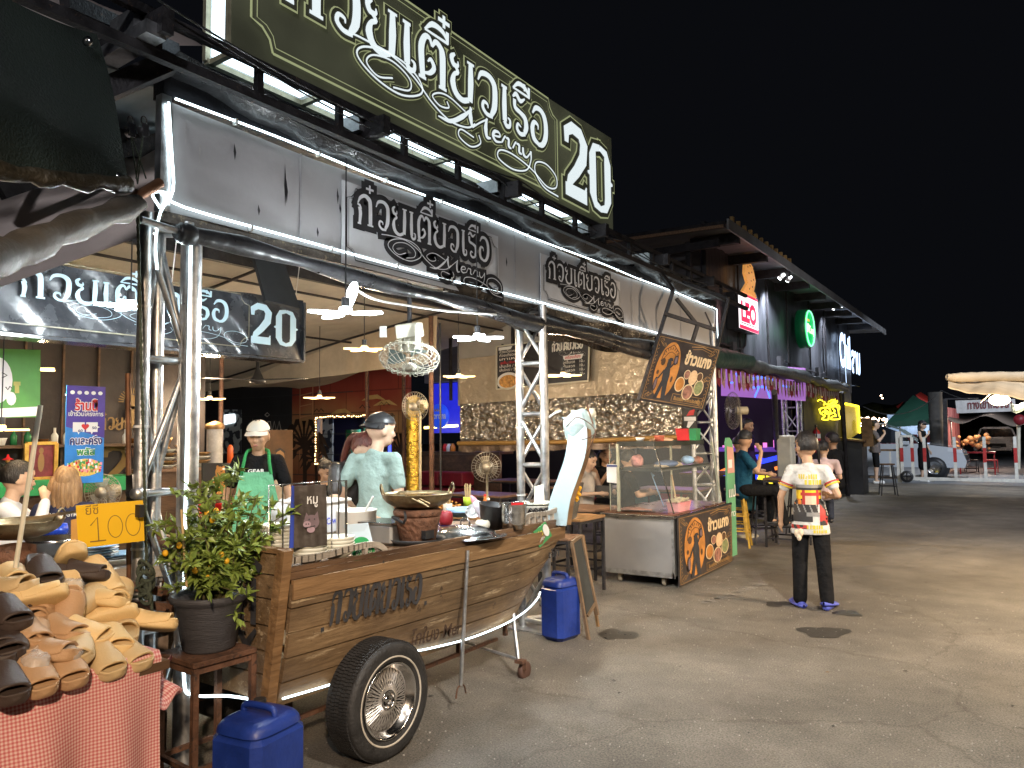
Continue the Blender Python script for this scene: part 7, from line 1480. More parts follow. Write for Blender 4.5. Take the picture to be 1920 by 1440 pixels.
# poster artwork shared by the cart side and the hanging board
m_pd = mat('poster_dark',(.045,.035,.032),.35,0,.35,6,.1,20,coat=.3); m_po = mat('poster_orange',(.50,.21,.05),.4,0,.3,7,coat=.2); m_pg = mat('poster_old_gold',(.33,.19,.07),.45,0,.25,12); m_pk = mat('poster_cream',(.66,.50,.30),.45,0,.1,9)
def food_poster(par,a,b,c,d,sc=1.):
    a,b,c,d = map(Vector,(a,b,c,d))
    def Q(x,y,z=.0): p = a.lerp(b,x).lerp(d.lerp(c,x),y); return p+((b-a).cross(d-a)).normalized()*z
    def poly(f,pts,z): f.add([Q(x,y,z) for x,y in pts],[tuple(range(len(pts)))])
    def elq(f,cx,cy,rx,ry,z,n=22): poly(f,[(cx+rx*math.cos(2*math.pi*i/n),cy+ry*math.sin(2*math.pi*i/n)) for i in range(n)],z)
    def rib(f,pts,w,z):
        for i in range(len(pts)-1):
            dx,dy = pts[i+1][0]-pts[i][0],pts[i+1][1]-pts[i][1]; l_ = math.hypot(dx,dy) or 1; nx,ny = -dy/l_*w/2,dx/l_*w/2
            f.add([Q(pts[i][0]+nx,pts[i][1]+ny,z),Q(pts[i][0]-nx,pts[i][1]-ny,z),Q(pts[i+1][0]-nx,pts[i+1][1]-ny,z),Q(pts[i+1][0]+nx,pts[i+1][1]+ny,z)],[(0,1,2,3)])
    f = MB(); f.sheet(lambda u,v: Q(u,v,.0),12,12,-.012); f.build('poster_ground',m_pd,par)
    f = MB()
    for s0,s1 in ((0,.5),(.5,1)): pass
    for cx,cy in ((.06,.93),(.94,.93),(.06,.07),(.94,.07),(.94,.5)):
        for k in range(4):
            sx = 1 if cx < .5 else -1; sy = 1 if cy < .5 else -1
            rib(f,[(cx+sx*(.012+.03*k*.6)+.03*math.cos(th),cy+sy*(.02*k)+.03*math.sin(th)*(1-.1*k)) for th in [i*.7+k for i in range(8)]],.006,.002)
    rib(f,[(.02,.02),(.98,.02),(.98,.98),(.02,.98),(.02,.02)],.008,.002)
    for k in range(14): rib(f,[(.03+.02*(k % 2),.12+k*.055),(.06-.02*(k % 2),.15+k*.055)],.007,.002); rib(f,[(.94+.02*(k % 2),.12+k*.055),(.97-.02*(k % 2),.15+k*.055)],.007,.002)
    f.build('scroll_border',m_pg,par)
    f = MB(); elq(f,.27,.50,.18,.44,.003,30); f.build('orange_oval',m_po,par)
    f = MB(); rib(f,[(.14+.0,.62),(.16,.80),(.27,.90),(.38,.80),(.40,.62)],.012,.006); rib(f,[(.18,.68),(.22,.76),(.27,.79),(.33,.76),(.36,.68)],.01,.006)
    for k in range(9): aa = R(160-k*17.5); rib(f,[(.27+.10*math.cos(aa),.68+.14*math.sin(aa)),(.27+.13*math.cos(aa),.68+.18*math.sin(aa))],.012,.006)
    elq(f,.18,.62,.035,.06,.006,10); elq(f,.14,.45,.02,.035,.006,10); elq(f,.38,.38,.018,.05,.006,10); f.build('arch_lettering',MATS['brown_board'],par)
    f = MB(); poly(f,[(.18,.05),(.235,.05),(.27,.26),(.30,.05),(.36,.05),(.335,.32),(.335,.44),(.31,.56),(.315,.60),(.30,.66),(.25,.66),(.245,.60),(.25,.56),(.22,.48),(.235,.34)],.009); poly(f,[(.23,.655),(.33,.655),(.32,.67),(.31,.70),(.27,.70),(.25,.67)],.0095); rib(f,[(.23,.50),(.17,.36)],.022,.0095); rib(f,[(.31,.55),(.35,.63)],.022,.0096); elq(f,.15,.27,.028,.11,.010,16); elq(f,.365,.68,.033,.08,.010,16); f.build('cook_silhouette',m_ink,par)
    f = MB(); elq(f,.15,.27,.018,.085,.013,14); elq(f,.365,.68,.020,.055,.013,14); f.build('pan_inside',MATS['print_mauve'],par)
    # lettering
    f = MB(); U_ = (b-a); V_ = (d-a); tmp = MB(); text(tmp,'ข้าวแกง',(0,0,0),(1,0,0),(0,1,0),1,1,.045,0)
    xs = max(v[0] for v in tmp.v); ys = max(v[1] for v in tmp.v)
    for gz,gr,m_ in ((.006,0,m_pk),):
        f.add([Q(.50+.42*v[0]/xs,.66+.22*v[1]/ys,gz) for v in tmp.v],tmp.f)
    f.build('dish_lettering',m_pk,par)
    f = MB(); tmp = MB(); text(tmp,'อิ่มอร่อย ราคาประหยัด',(0,0,0),(1,0,0),(0,1,0),1,1,.03,0); ys = max(v[1] for v in tmp.v); f.add([Q(.50+.42*v[0],.075+.07*v[1]/ys,.006) for v in tmp.v],tmp.f)
    rib(f,[(.47,.05),(.95,.05),(.95,.17),(.47,.17),(.47,.05)],.006,.005); rib(f,[(.55,.93),(.72,.965),(.88,.93)],.012,.005); rib(f,[(.58,.895),(.72,.93),(.86,.895)],.007,.005); f.build('slogan',m_pg,par)
    for cx,cy,rx,ry,mt,z in ((.53,.33,.075,.12,m_po,0),(.68,.23,.085,.13,m_f3,.002),(.83,.33,.075,.13,mat('green_curry_print',(.20,.22,.10),.5,0,.4,30),.004),(.60,.50,.05,.075,m_f3,.006),(.80,.50,.05,.075,MATS['brown_board'],.008)):
        f = MB(); elq(f,cx,cy,rx,ry,.004+z); f.build('bowl_rim',m_pk,par); f = MB(); elq(f,cx,cy,rx*.84,ry*.86,.0055+z); f.build('bowl_food',mt,par)
    f = MB(); elq(f,.70,.47,.065,.12,.0145); f.build('rice',mat('rice_print',(.62,.42,.24),.6,0,.15,20),par)
t = T('cart_poster','glossy dark orange poster for curry rice covering the street side of the food cart','poster',(-2.90,8,.0),0)
food_poster(t,(XR+.035,YF+.02,.02),(XR+.035,8.78,.035),(XR+.035,8.80,.70),(XR+.035,YF+.02,.70))
# hanging board in its black frame
t = T('hanging_board','tilted dark orange curry rice board hanging from black steel bars at the band end','sign',tuple(W(1275,700,Y=7.2)),0)
A0,A1,A2,A3 = W(1200,748,Y=7.15),W(1318,768,Y=7.55),W(1351,655,Y=7.55),W(1237,627,Y=7.15)
food_poster(t,A0,A1,A2,A3)
f = MB(); back = Vector((-.0,.03,0))
tl_ = W(1262,545,Y=7.25); tr_ = W(1366,560,Y=7.6)
f.bar(W(1197,750,Y=7.17),tl_,.035); f.bar(W(1318,768,Y=7.58),tr_,.03); f.bar(A0+back,A1+back,.03); f.bar(A3+back,A2+back,.03)
f.bar(W(1246,588,Y=7.2),W(1342,618,Y=7.58),.035); f.bar(W(1268,560,Y=7.25),W(1308,610,Y=7.45),.03); f.bar(W(1308,610,Y=7.45),W(1298,642,Y=7.4),.035); f.bar(tl_,(-3.12,7.4,3.26),.035); f.bar(tr_,(-3.12,8.0,3.26),.03); f.bar(W(1322,585,Y=7.5),W(1340,625,Y=7.58),.012)
f.build('frame',m_dark,t)
# ================================================================ the dark bar building
XW = -4.1; YB0,YB1 = 11.6,23.6
bb = T('bar_building','long dark bar building with a sloping overhanging roof and lit beer signs','building',(XW-3,17,0),0)
m_bw = mat('black_rippled_cladding',(.030,.031,.036),.42,0,.3,1.2,.7,6,stretch=(1,1.6,.35),col2=(.05,.052,.06))
def clad(u,v): y = YB0+(YB1-YB0)*u; return (XW+.014*math.sin(y*5.2)+.02*noise.noise(Vector((y*1.3,v*2,0))),y,2.62+v*2.35)
f = MB(); f.sheet(clad,120,10,-.06); f.build('upper_cladding',m_bw,bb)
f = MB(); f.slab((XW,20.0,0),(XW,YB1,0),(XW,YB1,2.64),(XW,20.0,2.64),.2); f.slab((XW,YB1,0),(XW-7,YB1,0),(XW-7,YB1,4.9),(XW,YB1,4.9),.15); f.build('lower_wall',m_bw,bb)
f = MB(); f.slab((XW-.1,YB0,2.62),(XW-6,YB0,2.62),(XW-6,YB0,4.9),(XW-.1,YB0,4.9),-.1); f.build('end_wall',mat('grey_corrugated_end',(.10,.10,.11),.5,.2,.2,2,.3,12,stretch=(1,1,8)),bb)
XE = -3.45
ez = W(1360,418,X=XE); e2 = W(1658,622,X=XE); ZE0,ZE1 = ez.z,e2.z; YE0,YE1 = ez.y,e2.y
def rf(u,v): y = YE0+(YE1-YE0)*u; x = XE-v*4.2; return (x,y,ZE0+(ZE1-ZE0)*u+.16*v+.012*math.sin(y*20))
f = MB(); f.sheet(rf,160,6,.02); f.build('roof',mat('roof_soffit',(.20,.20,.215),.5,.2,.2,1.5,.1,8),bb)
f = MB(); f.sheet(lambda u,v: (XE+.02,YE0+(YE1-YE0)*u,ZE0+(ZE1-ZE0)*u-.10+.16*v),40,1,.03); f.build('gutter',mat('grey_gutter',(.30,.30,.31),.5,.3,.2,3),bb)
f = MB()
for k in range(9): y = YE0+.6+k*1.5; f.bar((XE+.01,y,ZE0-.10+(ZE1-ZE0)*k/9),(XE-.75,y,ZE0-.08+(ZE1-ZE0)*k/9),.10,.16)
f.build('rafter',m_dark,bb)
f = MB(); f.bar((XE,YE0,ZE0-.02),(XE-4,YE0,ZE0+.12),.04,.10); f.bar((XE-.2,YE0+.3,ZE0-.2),(XE-1.6,YE0+.3,ZE0-.2),.08,.12); f.bar((XE-.7,YE0+.35,ZE0-.1),(XE-.7,YE0+.35,ZE0-1.6),.08); f.build('end_beam',m_dark,bb)
f = MB()
for k in range(12): f.box((XE+.02,YE0+.25+k*.30,ZE0+.10),(.05,.06,.09))
f.build('roof_bracket',mat('ochre_bracket',(.40,.26,.10),.6,0,.3,9),bb)
f = MB(); f.sheet(lambda u,v: (XE-.02-u*3.8,YE0-.03,ZE0+.12*u-.02-.05*v),60,1); f.build('fairy_light_net',mat('rusty_net',(.25,.15,.09),.7,0,.5,60),bb)
# spotlights under the eave
for i,(px_,py_,tg) in enumerate(((1467,517,(1432,560)),(1480,521,(1470,580)),(1566,575,(1540,620)),(1580,570,(1560,640)))):
    q = W(px_,py_,X=XE-.12); t = T('spotlight',['bright spotlight under the eave left of the others, above the red sign','spotlight beside the leftmost one under the eave','spotlight under the eave above the round green sign side','last spotlight under the eave toward the white script sign'][i],'spotlight',tuple(q),0,'spotlights under the bar eave')
    d = (Vector((XW,q.y+.4*(1 if i % 2 else -.6),3.9))-q).normalized()
    f = MB(); f.cyl(q-d*.05,q+d*.07,.045,14); f.build('body',m_white,t); f = MB(); f.cyl(q+d*.071,q+d*.08,.038,14); f.ball(q+Vector((.03,-.05,0)),.03); f.build('lens',m_ledw,t)
    lamp('SPOT',tuple(q+d*.1),520,(.82,.88,1),.04,tuple(q+d*1+Vector((-.25,0,-.9))),95,.8)
def lightbox(lab,par_name,px0,py0,px1,py1,depth): pass
# red and white beer sign with a leopard above
t = T('leo_sign','red and white lit LEO beer lightbox with an orange cat above it','sign',(XW+.3,13.8,3.4),0)
XG = XW+.22
a,b_,c_,d_ = W(1386,617,X=XG),W(1421,624,X=XG),W(1421,563,X=XG),W(1386,556,X=XG)
a = Vector((XG,a.y,(a.z+b_.z)/2)); b_ = Vector((XG,b_.y,a.z)); hz_ = c_.z-b_.z
c_ = b_+Vector((0,0,hz_)); d_ = a+Vector((0,0,hz_))
f = MB(); f.slab(a,b_,c_,d_,.2); f.build('case',m_black,t)
N_ = Vector((1,0,0)); U_ = Vector((0,1,0)); V_ = Vector((0,0,1)); wq = b_.y-a.y
f = MB(); f.slab(a+N_*.01,b_+N_*.01,c_+N_*.01,d_+N_*.01,.01); f.build('lit_face',emi('sign_lit_white',(1,.92,.95),1.25),t)
er = emi('sign_lit_red',(.85,.03,.10),1.0)
f = MB(); text(f,'LEO',a+U_*(wq*.09)+V_*(hz_*.24)+N_*.012,U_,V_,hz_*.72,wq*.82,.055,0); f.quad(*[a+U_*(wq*x)+V_*(hz_*y)+N_*.012 for x,y in ((0,0),(1,0),(1,.10),(0,.10))]); f.quad(*[a+U_*(wq*x)+V_*(hz_*y)+N_*.012 for x,y in ((0,.93),(1,.93),(1,1),(0,1))]); f.build('letters',er,t)
f = MB(); f.quad(*[a+U_*(wq*x)+V_*(hz_*y)+N_*.013 for x,y in ((.06,.15),(.94,.15),(.94,.175),(.06,.175))]); f.build('underline',m_ink,t)
f = MB(); O_ = d_+N_*.0+U_*(wq*.1); f.prism([(0,.0),(wq*.75,0),(wq*.62,.12),(wq*.72,.3),(wq*.6,.52),(wq*.35,.62),(wq*.2,.55),(wq*.15,.35),(wq*.28,.2)],O_,U_,V_,.05); f.build('orange_cat',mat('lit_leopard',(.6,.3,.08),.5,0,.4,9,wear=(.1,.04,.01),wt=.55,emit=(.9,.4,.1),es=.5),t)
f = MB()
for k,(cy,cz) in enumerate(((.35,.10),(.5,.16),(.62,.10),(.45,.26),(.58,.30),(.35,.38),(.5,.42),(.6,.50),(.42,.52),(.3,.48))): el(f,wq*cy,cz,.022+.006*(k % 3),.018,.053,8,O_,U_,V_)
f.build('cat_spots',m_ink,t)
lamp('POINT',(XG+.4,a.y+.4,3.6),5,(1,.45,.45),.1)
# round green sign
q = W(1517,616,X=XW+.3); t = T('round_green_sign','round glowing green beer sign projecting from the dark wall','sign',tuple(q),0)
rr_ = abs(W(1517,580,X=XW+.3).z-q.z)*.98; yr = abs(W(1532,616,X=XW+.3).y-W(1494,616,X=XW+.3).y)/2*.85
yr = rr_
f = MB(); f.lathe(q-Vector((.2,0,0)),[(0,0),(rr_,0),(rr_,.18),(rr_*.93,.20)],40,(1,0,0)); f.build('drum',mat('green_sign_case',(.01,.10,.04),.35,emit=(.0,.5,.15),es=.03),t)
f = MB(); f.lathe(q,[(0,.002),(rr_*.92,.002)],40,(1,0,0)); f.build('lit_face',emi('sign_lit_green',(.0,.55,.13),.75),t)
f = MB(); f.lathe(q,[(rr_*.86,.02),(rr_*.90,.045),(rr_*.95,.02)],40,(1,0,0)); f.build('glowing_rim',emi('green_rim',(.25,1,.5),1.6),t)
f = MB(); text(f,'Chang',q+Vector((.02,-rr_*.15,-.10)),(0,1,0),(0,0,1),rr_*.55,rr_*1.0,.03,0); f.build('letters',emi('sign_cream',(1,.95,.75),1.2),t)
f = MB(); 
for s_ in (-.62,-.30): f.prism([(s_*rr_-.10,-.1),(s_*rr_-.10,.02),(s_*rr_-.02,.10),(s_*rr_+.06,.08),(s_*rr_+.10,0),(s_*rr_+.08,-.1),(s_*rr_+.04,-.03),(s_*rr_-.03,-.03),(s_*rr_-.05,-.1)],q+Vector((.015,0,0)),(0,1,0),(0,0,1),.006)
f.build('elephant',MATS['sign_cream'],t)
f = MB(); f.box(q+Vector((.018,-.45*rr_,.17)),(.006,.35,.05)); f.build('gold_fountain',emi('sign_gold',(.9,.5,.1),.9),t)
lamp('POINT',tuple(q+Vector((.35,0,0))),1.2,(.2,1,.45),.15)
# white script sign
t = T('script_sign','tall bluish white lit script letters at the far end of the dark wall','sign',tuple(W(1590,660,X=XW+.12)),0)
a = W(1575,680,X=XW+.12); b_ = W(1613,688,X=XW+.12); f = MB()
text(f,'Chil',a+Vector((0,0,-.05)),(0,1,0),(0,0,1),1.25,(b_.y-a.y)*.50,.04,0,slant=.05); text(f,'ลาบ',a+Vector((0,(b_.y-a.y)*.55,-.12)),(0,1,0),(0,0,1),1.05,(b_.y-a.y)*.45,.04,0)
f.build('letters',emi('bluish_letter',(.55,.72,1),2.4),t)
f = MB(); f.ribbon([((b_.y-a.y)*.24,.0),((b_.y-a.y)*.25,-.5)],.06,a,(0,1,0),(0,0,1),0); f.build('tail',MATS['bluish_letter'],t)
lamp('POINT',(XW+.6,a.y+1.2,3.6),7,(.6,.75,1),.2)
# awning rolled along the front
t = T('awning','rolled dark grey awning running along the bar front above the bunting','awning',(XW+.3,16,2.75),0)
p = [W(1280,655,X=-3.6),W(1345,668,X=-3.65),W(1400,683,X=-3.7),W(1440,692,X=-3.7),W(1500,705,X=-3.7),W(1540,716,X=-3.7),W(1582,728,X=-3.7)]
f = MB(); q = smooth_pts(p,5); f.tube(q,[.10+.025*math.sin(i*1.9)+.02*math.sin(i*.7) for i in range(len(q))],12); f.v = [(v[0]+.03*noise.noise(Vector(v)*5),v[1],v[2]+.05*noise.noise(Vector(v)*6)) for v in f.v]; f.build('roll',mat('dark_grey_canvas',(.07,.075,.075),.5,0,.4,3,.8,12),t)
f = MB(); f.tube([W(1290,662,X=-3.55),W(1345,672,X=-3.6),W(1405,678,X=-3.62)],[.13,.16,.11],12); f.v = [(v[0],v[1],v[2]+.05*noise.noise(Vector(v)*5)) for v in f.v]; f.build('green_canvas',mat('green_black_canvas',(.02,.045,.04),.5,0,.4,3,.8,9),t)
f = MB(); f.sheet(lambda u,v: (-3.7-.5*v,10+12.5*u,2.74+.12*v+.02*math.sin(u*40)),50,3); f.build('underside',m_dark,t)
# bunting
m_bg = mat('dark_red_pennant',(.20,.02,.03),.5,0,.25,14,wear=(.42,.30,.28),wt=.6)
m_bg2 = mat('white_red_pennant',(.38,.22,.22),.5,0,.3,18,wear=(.20,.02,.03),wt=.55)
f0 = None
XBN = -3.75; y = 10.3; k = 0
while y < 20.4 and k < 44:
    z = 2.56+.03*math.sin(y*2)
    t = T('pennant','small red beer pennant of the bunting strung under the bar awning','pennant',(XBN,y,z),0,'row of beer pennants under the awning')
    f = MB(); w_ = .085; f.add([(XBN,y-w_,z),(XBN,y+w_,z),(XBN+.02*math.sin(k),y+w_,z-.26),(XBN+.01,y,z-.34),(XBN+.02*math.cos(k),y-w_,z-.26)],[(0,1,2,3,4)]); f.build('cloth',m_bg if k % 2 else m_bg2,t)
    f = MB(); f.add([(XBN+.006,y-.05,z-.08),(XBN+.006,y+.05,z-.08),(XBN+.012,y+.04,z-.20),(XBN+.012,y-.04,z-.20)],[(0,1,2,3)]); f.build('emblem',mat('pennant_cream',(.45,.36,.30),.5,0,.3,30),t)
    y += .235; k += 1
f = MB(); f.tube([(XBN,10.2,2.57),(XBN,20.5,2.57)],.006,5); tag(f.build('cord',m_black),'thin cord carrying the beer pennants','cord')
# inside: purple screen, dark walls
t = T('projector_screen','purple glowing projection screen with blue laser shapes at the back of the bar','screen',tuple(W(1410,720,Y=15)),0)
a,b_,c_,d_ = W(1352,742,Y=16.2),W(1510,752,Y=16.2),W(1510,690,Y=16.2),W(1352,680,Y=16.2)
f = MB(); f.slab(a,b_,c_,d_,.03); m_scr = mat('purple_projection',(.25,.12,.3),.7,0,.2,2,emit=(.30,.13,.42),es=.75); f.build('screen',m_scr,t)
U_ = (b_-a).normalized(); V_ = Vector((0,0,1)); wq = (b_-a).length; hq = (d_-a).length; f = MB()
for pts,w in (([(.42,.85),(.52,.9),(.62,.85)],.04),([(.38,.55),(.52,.62),(.66,.55)],.05),([(.40,.30),(.52,.34),(.64,.30)],.04),([(.44,.62),(.45,.86)],.05),([(.58,.62),(.57,.86)],.05),([(.47,.3),(.42,.02)],.03),([(.57,.3),(.60,.02)],.03),([(.1,.4),(.18,.42)],.03),([(.75,.4),(.85,.36)],.03),([(.2,.7),(.25,.5)],.03)): f.ribbon([(x*wq,y*hq) for x,y in pts],w*1.2,a,U_,V_,.03)
f.build('laser_drawing',emi('laser_blue',(.08,.2,1),1.9),t)
lamp('POINT',(-6.0,15.2,2.3),26,(.55,.2,.9),.3); lamp('POINT',(-5.4,13.6,2.45),9,(.75,.5,.8),.2)
tt,_,_ = wall('bar_back_wall','very dark inner back wall of the bar behind the DJ desk',(-12,16.6,0),(1,0,0),7.9,3.6,mat('bar_dark_wall',(.018,.014,.022),.8,0,.3,2))
# neon creature, posts, extinguisher, window
t = T('neon_sign','yellow neon sign of a winged beast on the dark wall','neon sign',tuple(W(1556,765,X=-4.03)),0); m_ny = emi('yellow_neon',(1,.78,.03),3.2)
Xn = -4.0
def neon(pts,r=.016): f = MB(); f.tube(smooth_pts([W(1380+x/4.8,660+y_/4.8,X=Xn) for x,y_ in pts],3),r,5); f.build('tube',m_ny,t)
for pts in ([(775,405),(800,398),(815,410),(790,420),(775,405)],[(735,440),(760,430),(800,455),(790,475)],[(810,470),(850,465),(900,420),(915,425),(905,455),(860,480),(820,490)],[(830,450),(870,430),(895,435)],[(850,470),(880,455),(900,445)],[(750,515),(765,555),(800,575),(785,590),(775,605),(830,608),(835,575),(850,545),(840,510),(790,500),(750,515)],[(800,520),(830,540),(825,560),(800,550)],[(850,500),(900,490),(920,520),(925,560),(935,600),(880,608),(850,600),(870,580),(900,575),(880,545),(860,555),(850,540)],[(870,510),(890,530),(880,545)],[(855,485),(925,480),(930,520)],[(780,540),(800,535),(812,548)]): neon(pts)
lamp('POINT',tuple(W(1556,775,X=Xn+.4)),2,(1,.8,.1),.1)
t = T('fire_extinguisher','red fire extinguisher fixed to the dark bar wall beside the truss post','extinguisher',tuple(W(1531,850,X=-3.9)),0)
c = W(1531,826,X=-3.85); f = MB(); f.lathe(c-Vector((0,0,.27)),[(0,0),(.085,0),(.09,.02),(.09,.42),(.06,.5),(.025,.52),(.025,.56),(0,.56)],20); f.build('cylinder',m_red,t)
f = MB(); f.box(c+Vector((0,0,.33)),(.04,.12,.03)); f.tube(smooth_pts([c+Vector((0,-.05,.32)),c+Vector((.03,-.13,.2)),c+Vector((.03,-.11,0))],4),.012,6); f.build('valve',m_black,t); f = MB()
for z in (.1,-.12): f.lathe(c+Vector((0,0,z)),[(.0915,-.05),(.0915,.05)],16)
f.build('label_sticker',m_white,t)
t = T('yellow_lit_window','small window outlined in yellow light at the far end of the bar wall','window',tuple(W(1590,780,X=-3.95)),0)
a,b_,c_,d_ = W(1583,830,X=-4.0),W(1610,812,X=-4.0),W(1607,762,X=-4.0),W(1583,757,X=-4.0)
f = MB(); f.slab(a,b_,c_,d_,.05); f.build('pane',mat('amber_pane',(.20,.13,.02),.3,0,.3,5,emit=(.5,.35,.03),es=.35),t); f = MB(); f.bar(d_+Vector((.03,0,0)),c_+Vector((.03,0,0)),.05); f.bar(c_+Vector((.03,0,0)),b_+Vector((.03,0,0)),.05); f.build('light_strip',m_ny,t)
lamp('POINT',tuple(W(1600,790,X=-3.7)),3,(1,.8,.1),.1)
truss('lattice truss post at the bar front beside the fire extinguisher',W(1508,938,Z=0).x+.1,W(1508,938,Z=0).y-1.2,2.6,.30,.03,False,5)
pole('plain grey steel post at the bar front behind the boy',W(1460,925,Z=0),W(1452,735,D=11.0),.045,m_dark)
t = T('mural_panel','dark panel with faint purple smoke drawing near the far bar corner','panel',tuple(W(1548,880,X=-4.02)),0)
f = MB(); f.slab((XW+.02,17.6,0),(XW+.02,21.0,0),(XW+.02,21.0,2.62),(XW+.02,17.6,2.62),.05); f.build('panel',mat('panel_black',(.025,.022,.028),.6,0,.4,3),t)
f = MB(); f.ribbon(smooth_pts([(.3,.9,0),(1.0,1.15,0),(1.5,1.0,0),(2.0,1.25,0),(2.6,1.0,0),(2.2,.6,0),(2.9,.4,0)],5),.16,Vector((XW+.03,17.6,0)),(0,1,0),(0,0,1),0); f.ribbon(smooth_pts([(.3,.5,0),(1.2,.75,0),(1.8,.5,0),(2.6,.8,0)],5),.08,Vector((XW+.03,17.6,0)),(0,1,0),(0,0,1),.002); f.build('smoke_drawing',mat('purple_smoke_paint',(.085,.06,.09),.7,0,.5,9),t)
# DJ desk and bits
t = T('dj_desk','DJ desk with glowing blue, orange and yellow painted front','desk',tuple(W(1420,880,Y=15.0)),0)
a = W(1378,862,Y=14.6); b_ = W(1470,858,Y=14.6); f = MB(); f.slab((a.x,14.6,.0),(b_.x,14.6,.0),(b_.x,14.6,1.15),(a.x,14.6,1.15),.5); f.build('front',mat('desk_black',(.03,.02,.05),.5),t)
rnd = random.Random(9)
for nm,c_,es in (('blue_paint',(.03,.06,1),1.3),('orange_paint',(1,.25,.05),1.2),('yellow_paint',(1,.8,.05),1.0)):
    f = MB()
    for k in range(9 if nm[0] == 'b' else 3):
        if nm[0] == 'y': cx_,cz = a.x+(b_.x-a.x)*(.35+.18*k),.55; f.box((cx_,14.585,cz),(.14,.01,.32)); continue
        p = (a.x+(b_.x-a.x)*rnd.random(),rnd.uniform(.7,1.1)); q = (p[0]+rnd.uniform(-.5,.5),p[1]+rnd.uniform(-.25,.1)); f.ribbon([p,q],rnd.uniform(.06,.12),(0,14.585,0),(1,0,0),(0,0,1),.001*k)
    f.build(nm,emi(nm,c_,es),t)
t = T('dj_console','DJ console glowing pink and violet on the desk','console',tuple(W(1400,832,Y=14.7)),0); q = W(1415,838,Y=14.8)
f = MB(); f.box((q.x,14.85,1.2),(1.5,.4,.08)); f.build('body',mat('console_violet',(.10,.06,.2),.4,emit=(.3,.1,.9),es=.3),t); f = MB()
for k in range(7): f.cyl((q.x-.6+k*.2,14.8,1.24),(q.x-.6+k*.2,14.8,1.28+.05*(k % 3)),.04,8)
f.build('knobs',emi('pink_glow',(1,.25,.7),.9),t)
f = MB(); q = W(1474,845,Y=14); f.box((q.x,14,.75),(.26,.3,1.45),bev=.02); tag(f.build('speaker_cabinet',m_cream),'pale beige speaker cabinet right of the DJ desk','speaker')
# bar stools and tables along the bar front
m_ys = mat('yellow_painted_steel',(.50,.30,.04),.45,.1,.3,9)
def bar_stool(lab,x,y,rz,h_,ml,r=.15):
    t = T('bar_stool',lab,'bar stool',(x,y,0),rz,'tall bar stools'); LB().lathe((0,0,h_-.03),[(0,0),(r,0),(r,.03),(0,.03)],18).build('seat',m_tt,t)
    for a in (-1,1):
        for b in (-1,1): LB().bar((a*r*.6,b*r*.6,h_-.03),(a*r*1.05,b*r*1.05,0),.024,.024).build('leg',ml,t)
    f = LB()
    for z,q in ((.22,.97),(.42,.87)):
        for a in (-1,1): f.box((a*r*q,0,z),(.018,r*q*1.9,.018)); f.box((0,a*r*q,z+.002),(r*q*1.9,.018,.018))
    f.build('foot_ring',ml,t); return t
c = W(1392,1025,Z=0)
bar_stool('yellow legged bar stool under the man in the blue shirt',c.x-.05,c.y,.2,.72,m_ys)
bar_stool('dark legged bar stool right beside the yellow legged one',c.x+.15,c.y+.5,.5,.72,m_dark); bar_stool('yellow legged bar stool farther left behind the food cabinet',c.x-.35,c.y+.8,.3,.72,m_ys); bar_stool('dark bar stool behind the boy near the grey post',c.x+.35,c.y+1.6,.1,.72,m_dark)
bt2 = bar_table('dark bar table where the man in the blue shirt leans',c.x+.52,c.y+.35,0,.5,.5,.92,m_woodd,'black framed bar tables'); bar_table('dark table with cups behind the food cabinet',-4.1,11.6,0,.8,.8,.92,m_woodd)
t = T('entrance_podium','tall black reception podium at the far corner of the bar','podium',tuple(W(1600,925,Z=0)),0); q = W(1606,925,Z=0)
f = MB(); f.box((q.x-.05,q.y,.65),(.55,.7,1.3)); f.build('body',mat('podium_black',(.03,.032,.036),.5,0,.3,3),t); f = MB(); f.box((q.x-.03,q.y,1.32),(.65,.8,.04),(0,R(8),0)); f.build('top',m_woodd,t)
f = MB(); f.slab((q.x+.24,q.y-.2,1.15),(q.x+.42,q.y+.1,1.15),(q.x+.40,q.y+.1,1.85),(q.x+.22,q.y-.2,1.85),.02); f.build('tilted_board',m_wood,t)
bar_stool('black stool with a pink seat beside the podium',q.x+.75,q.y-.3,.3,.75,m_black,.17)
pole('slim dark post at the outer corner of the bar',W(1590,930,Z=0),W(1578,735,D=17),.05,m_dark)
t = T('red_wing_sign','small black sign with a white bar and red wing near the right truss','sign',tuple(W(1292,786,Y=9.35)),0)
a,b_,c_,d_ = W(1276,806,Y=9.35),W(1306,806,Y=9.35),W(1306,762,Y=9.35),W(1276,764,Y=9.35); f = MB(); f.slab(a,b_,c_,d_,.03); f.build('board',m_black,t)
U_ = (b_-a).normalized(); V_ = Vector((0,0,1)); wq = (b_-a).length; hq = (d_-a).length
f = MB(); f.quad(*[a+U_*(wq*x)+V_*(hq*y)+Vector((0,-.004,0)) for x,y in ((.25,.40),(.98,.40),(.98,.58),(.25,.58))]); f.add([a+U_*(wq*x)+V_*(hq*y)+Vector((0,-.005,0)) for x,y in ((.5,.38),(.9,.38),(.55,.08),(.4,.12))],[(0,1,2,3)]); f.build('white_bar',mw,t)
f = MB(); f.add([a+U_*(wq*x)+V_*(hq*y)+Vector((0,-.006,0)) for x,y in ((.4,.62),(.85,.66),(.95,.92),(.6,.84))],[(0,1,2,3)]); f.build('red_wing',m_red,t)
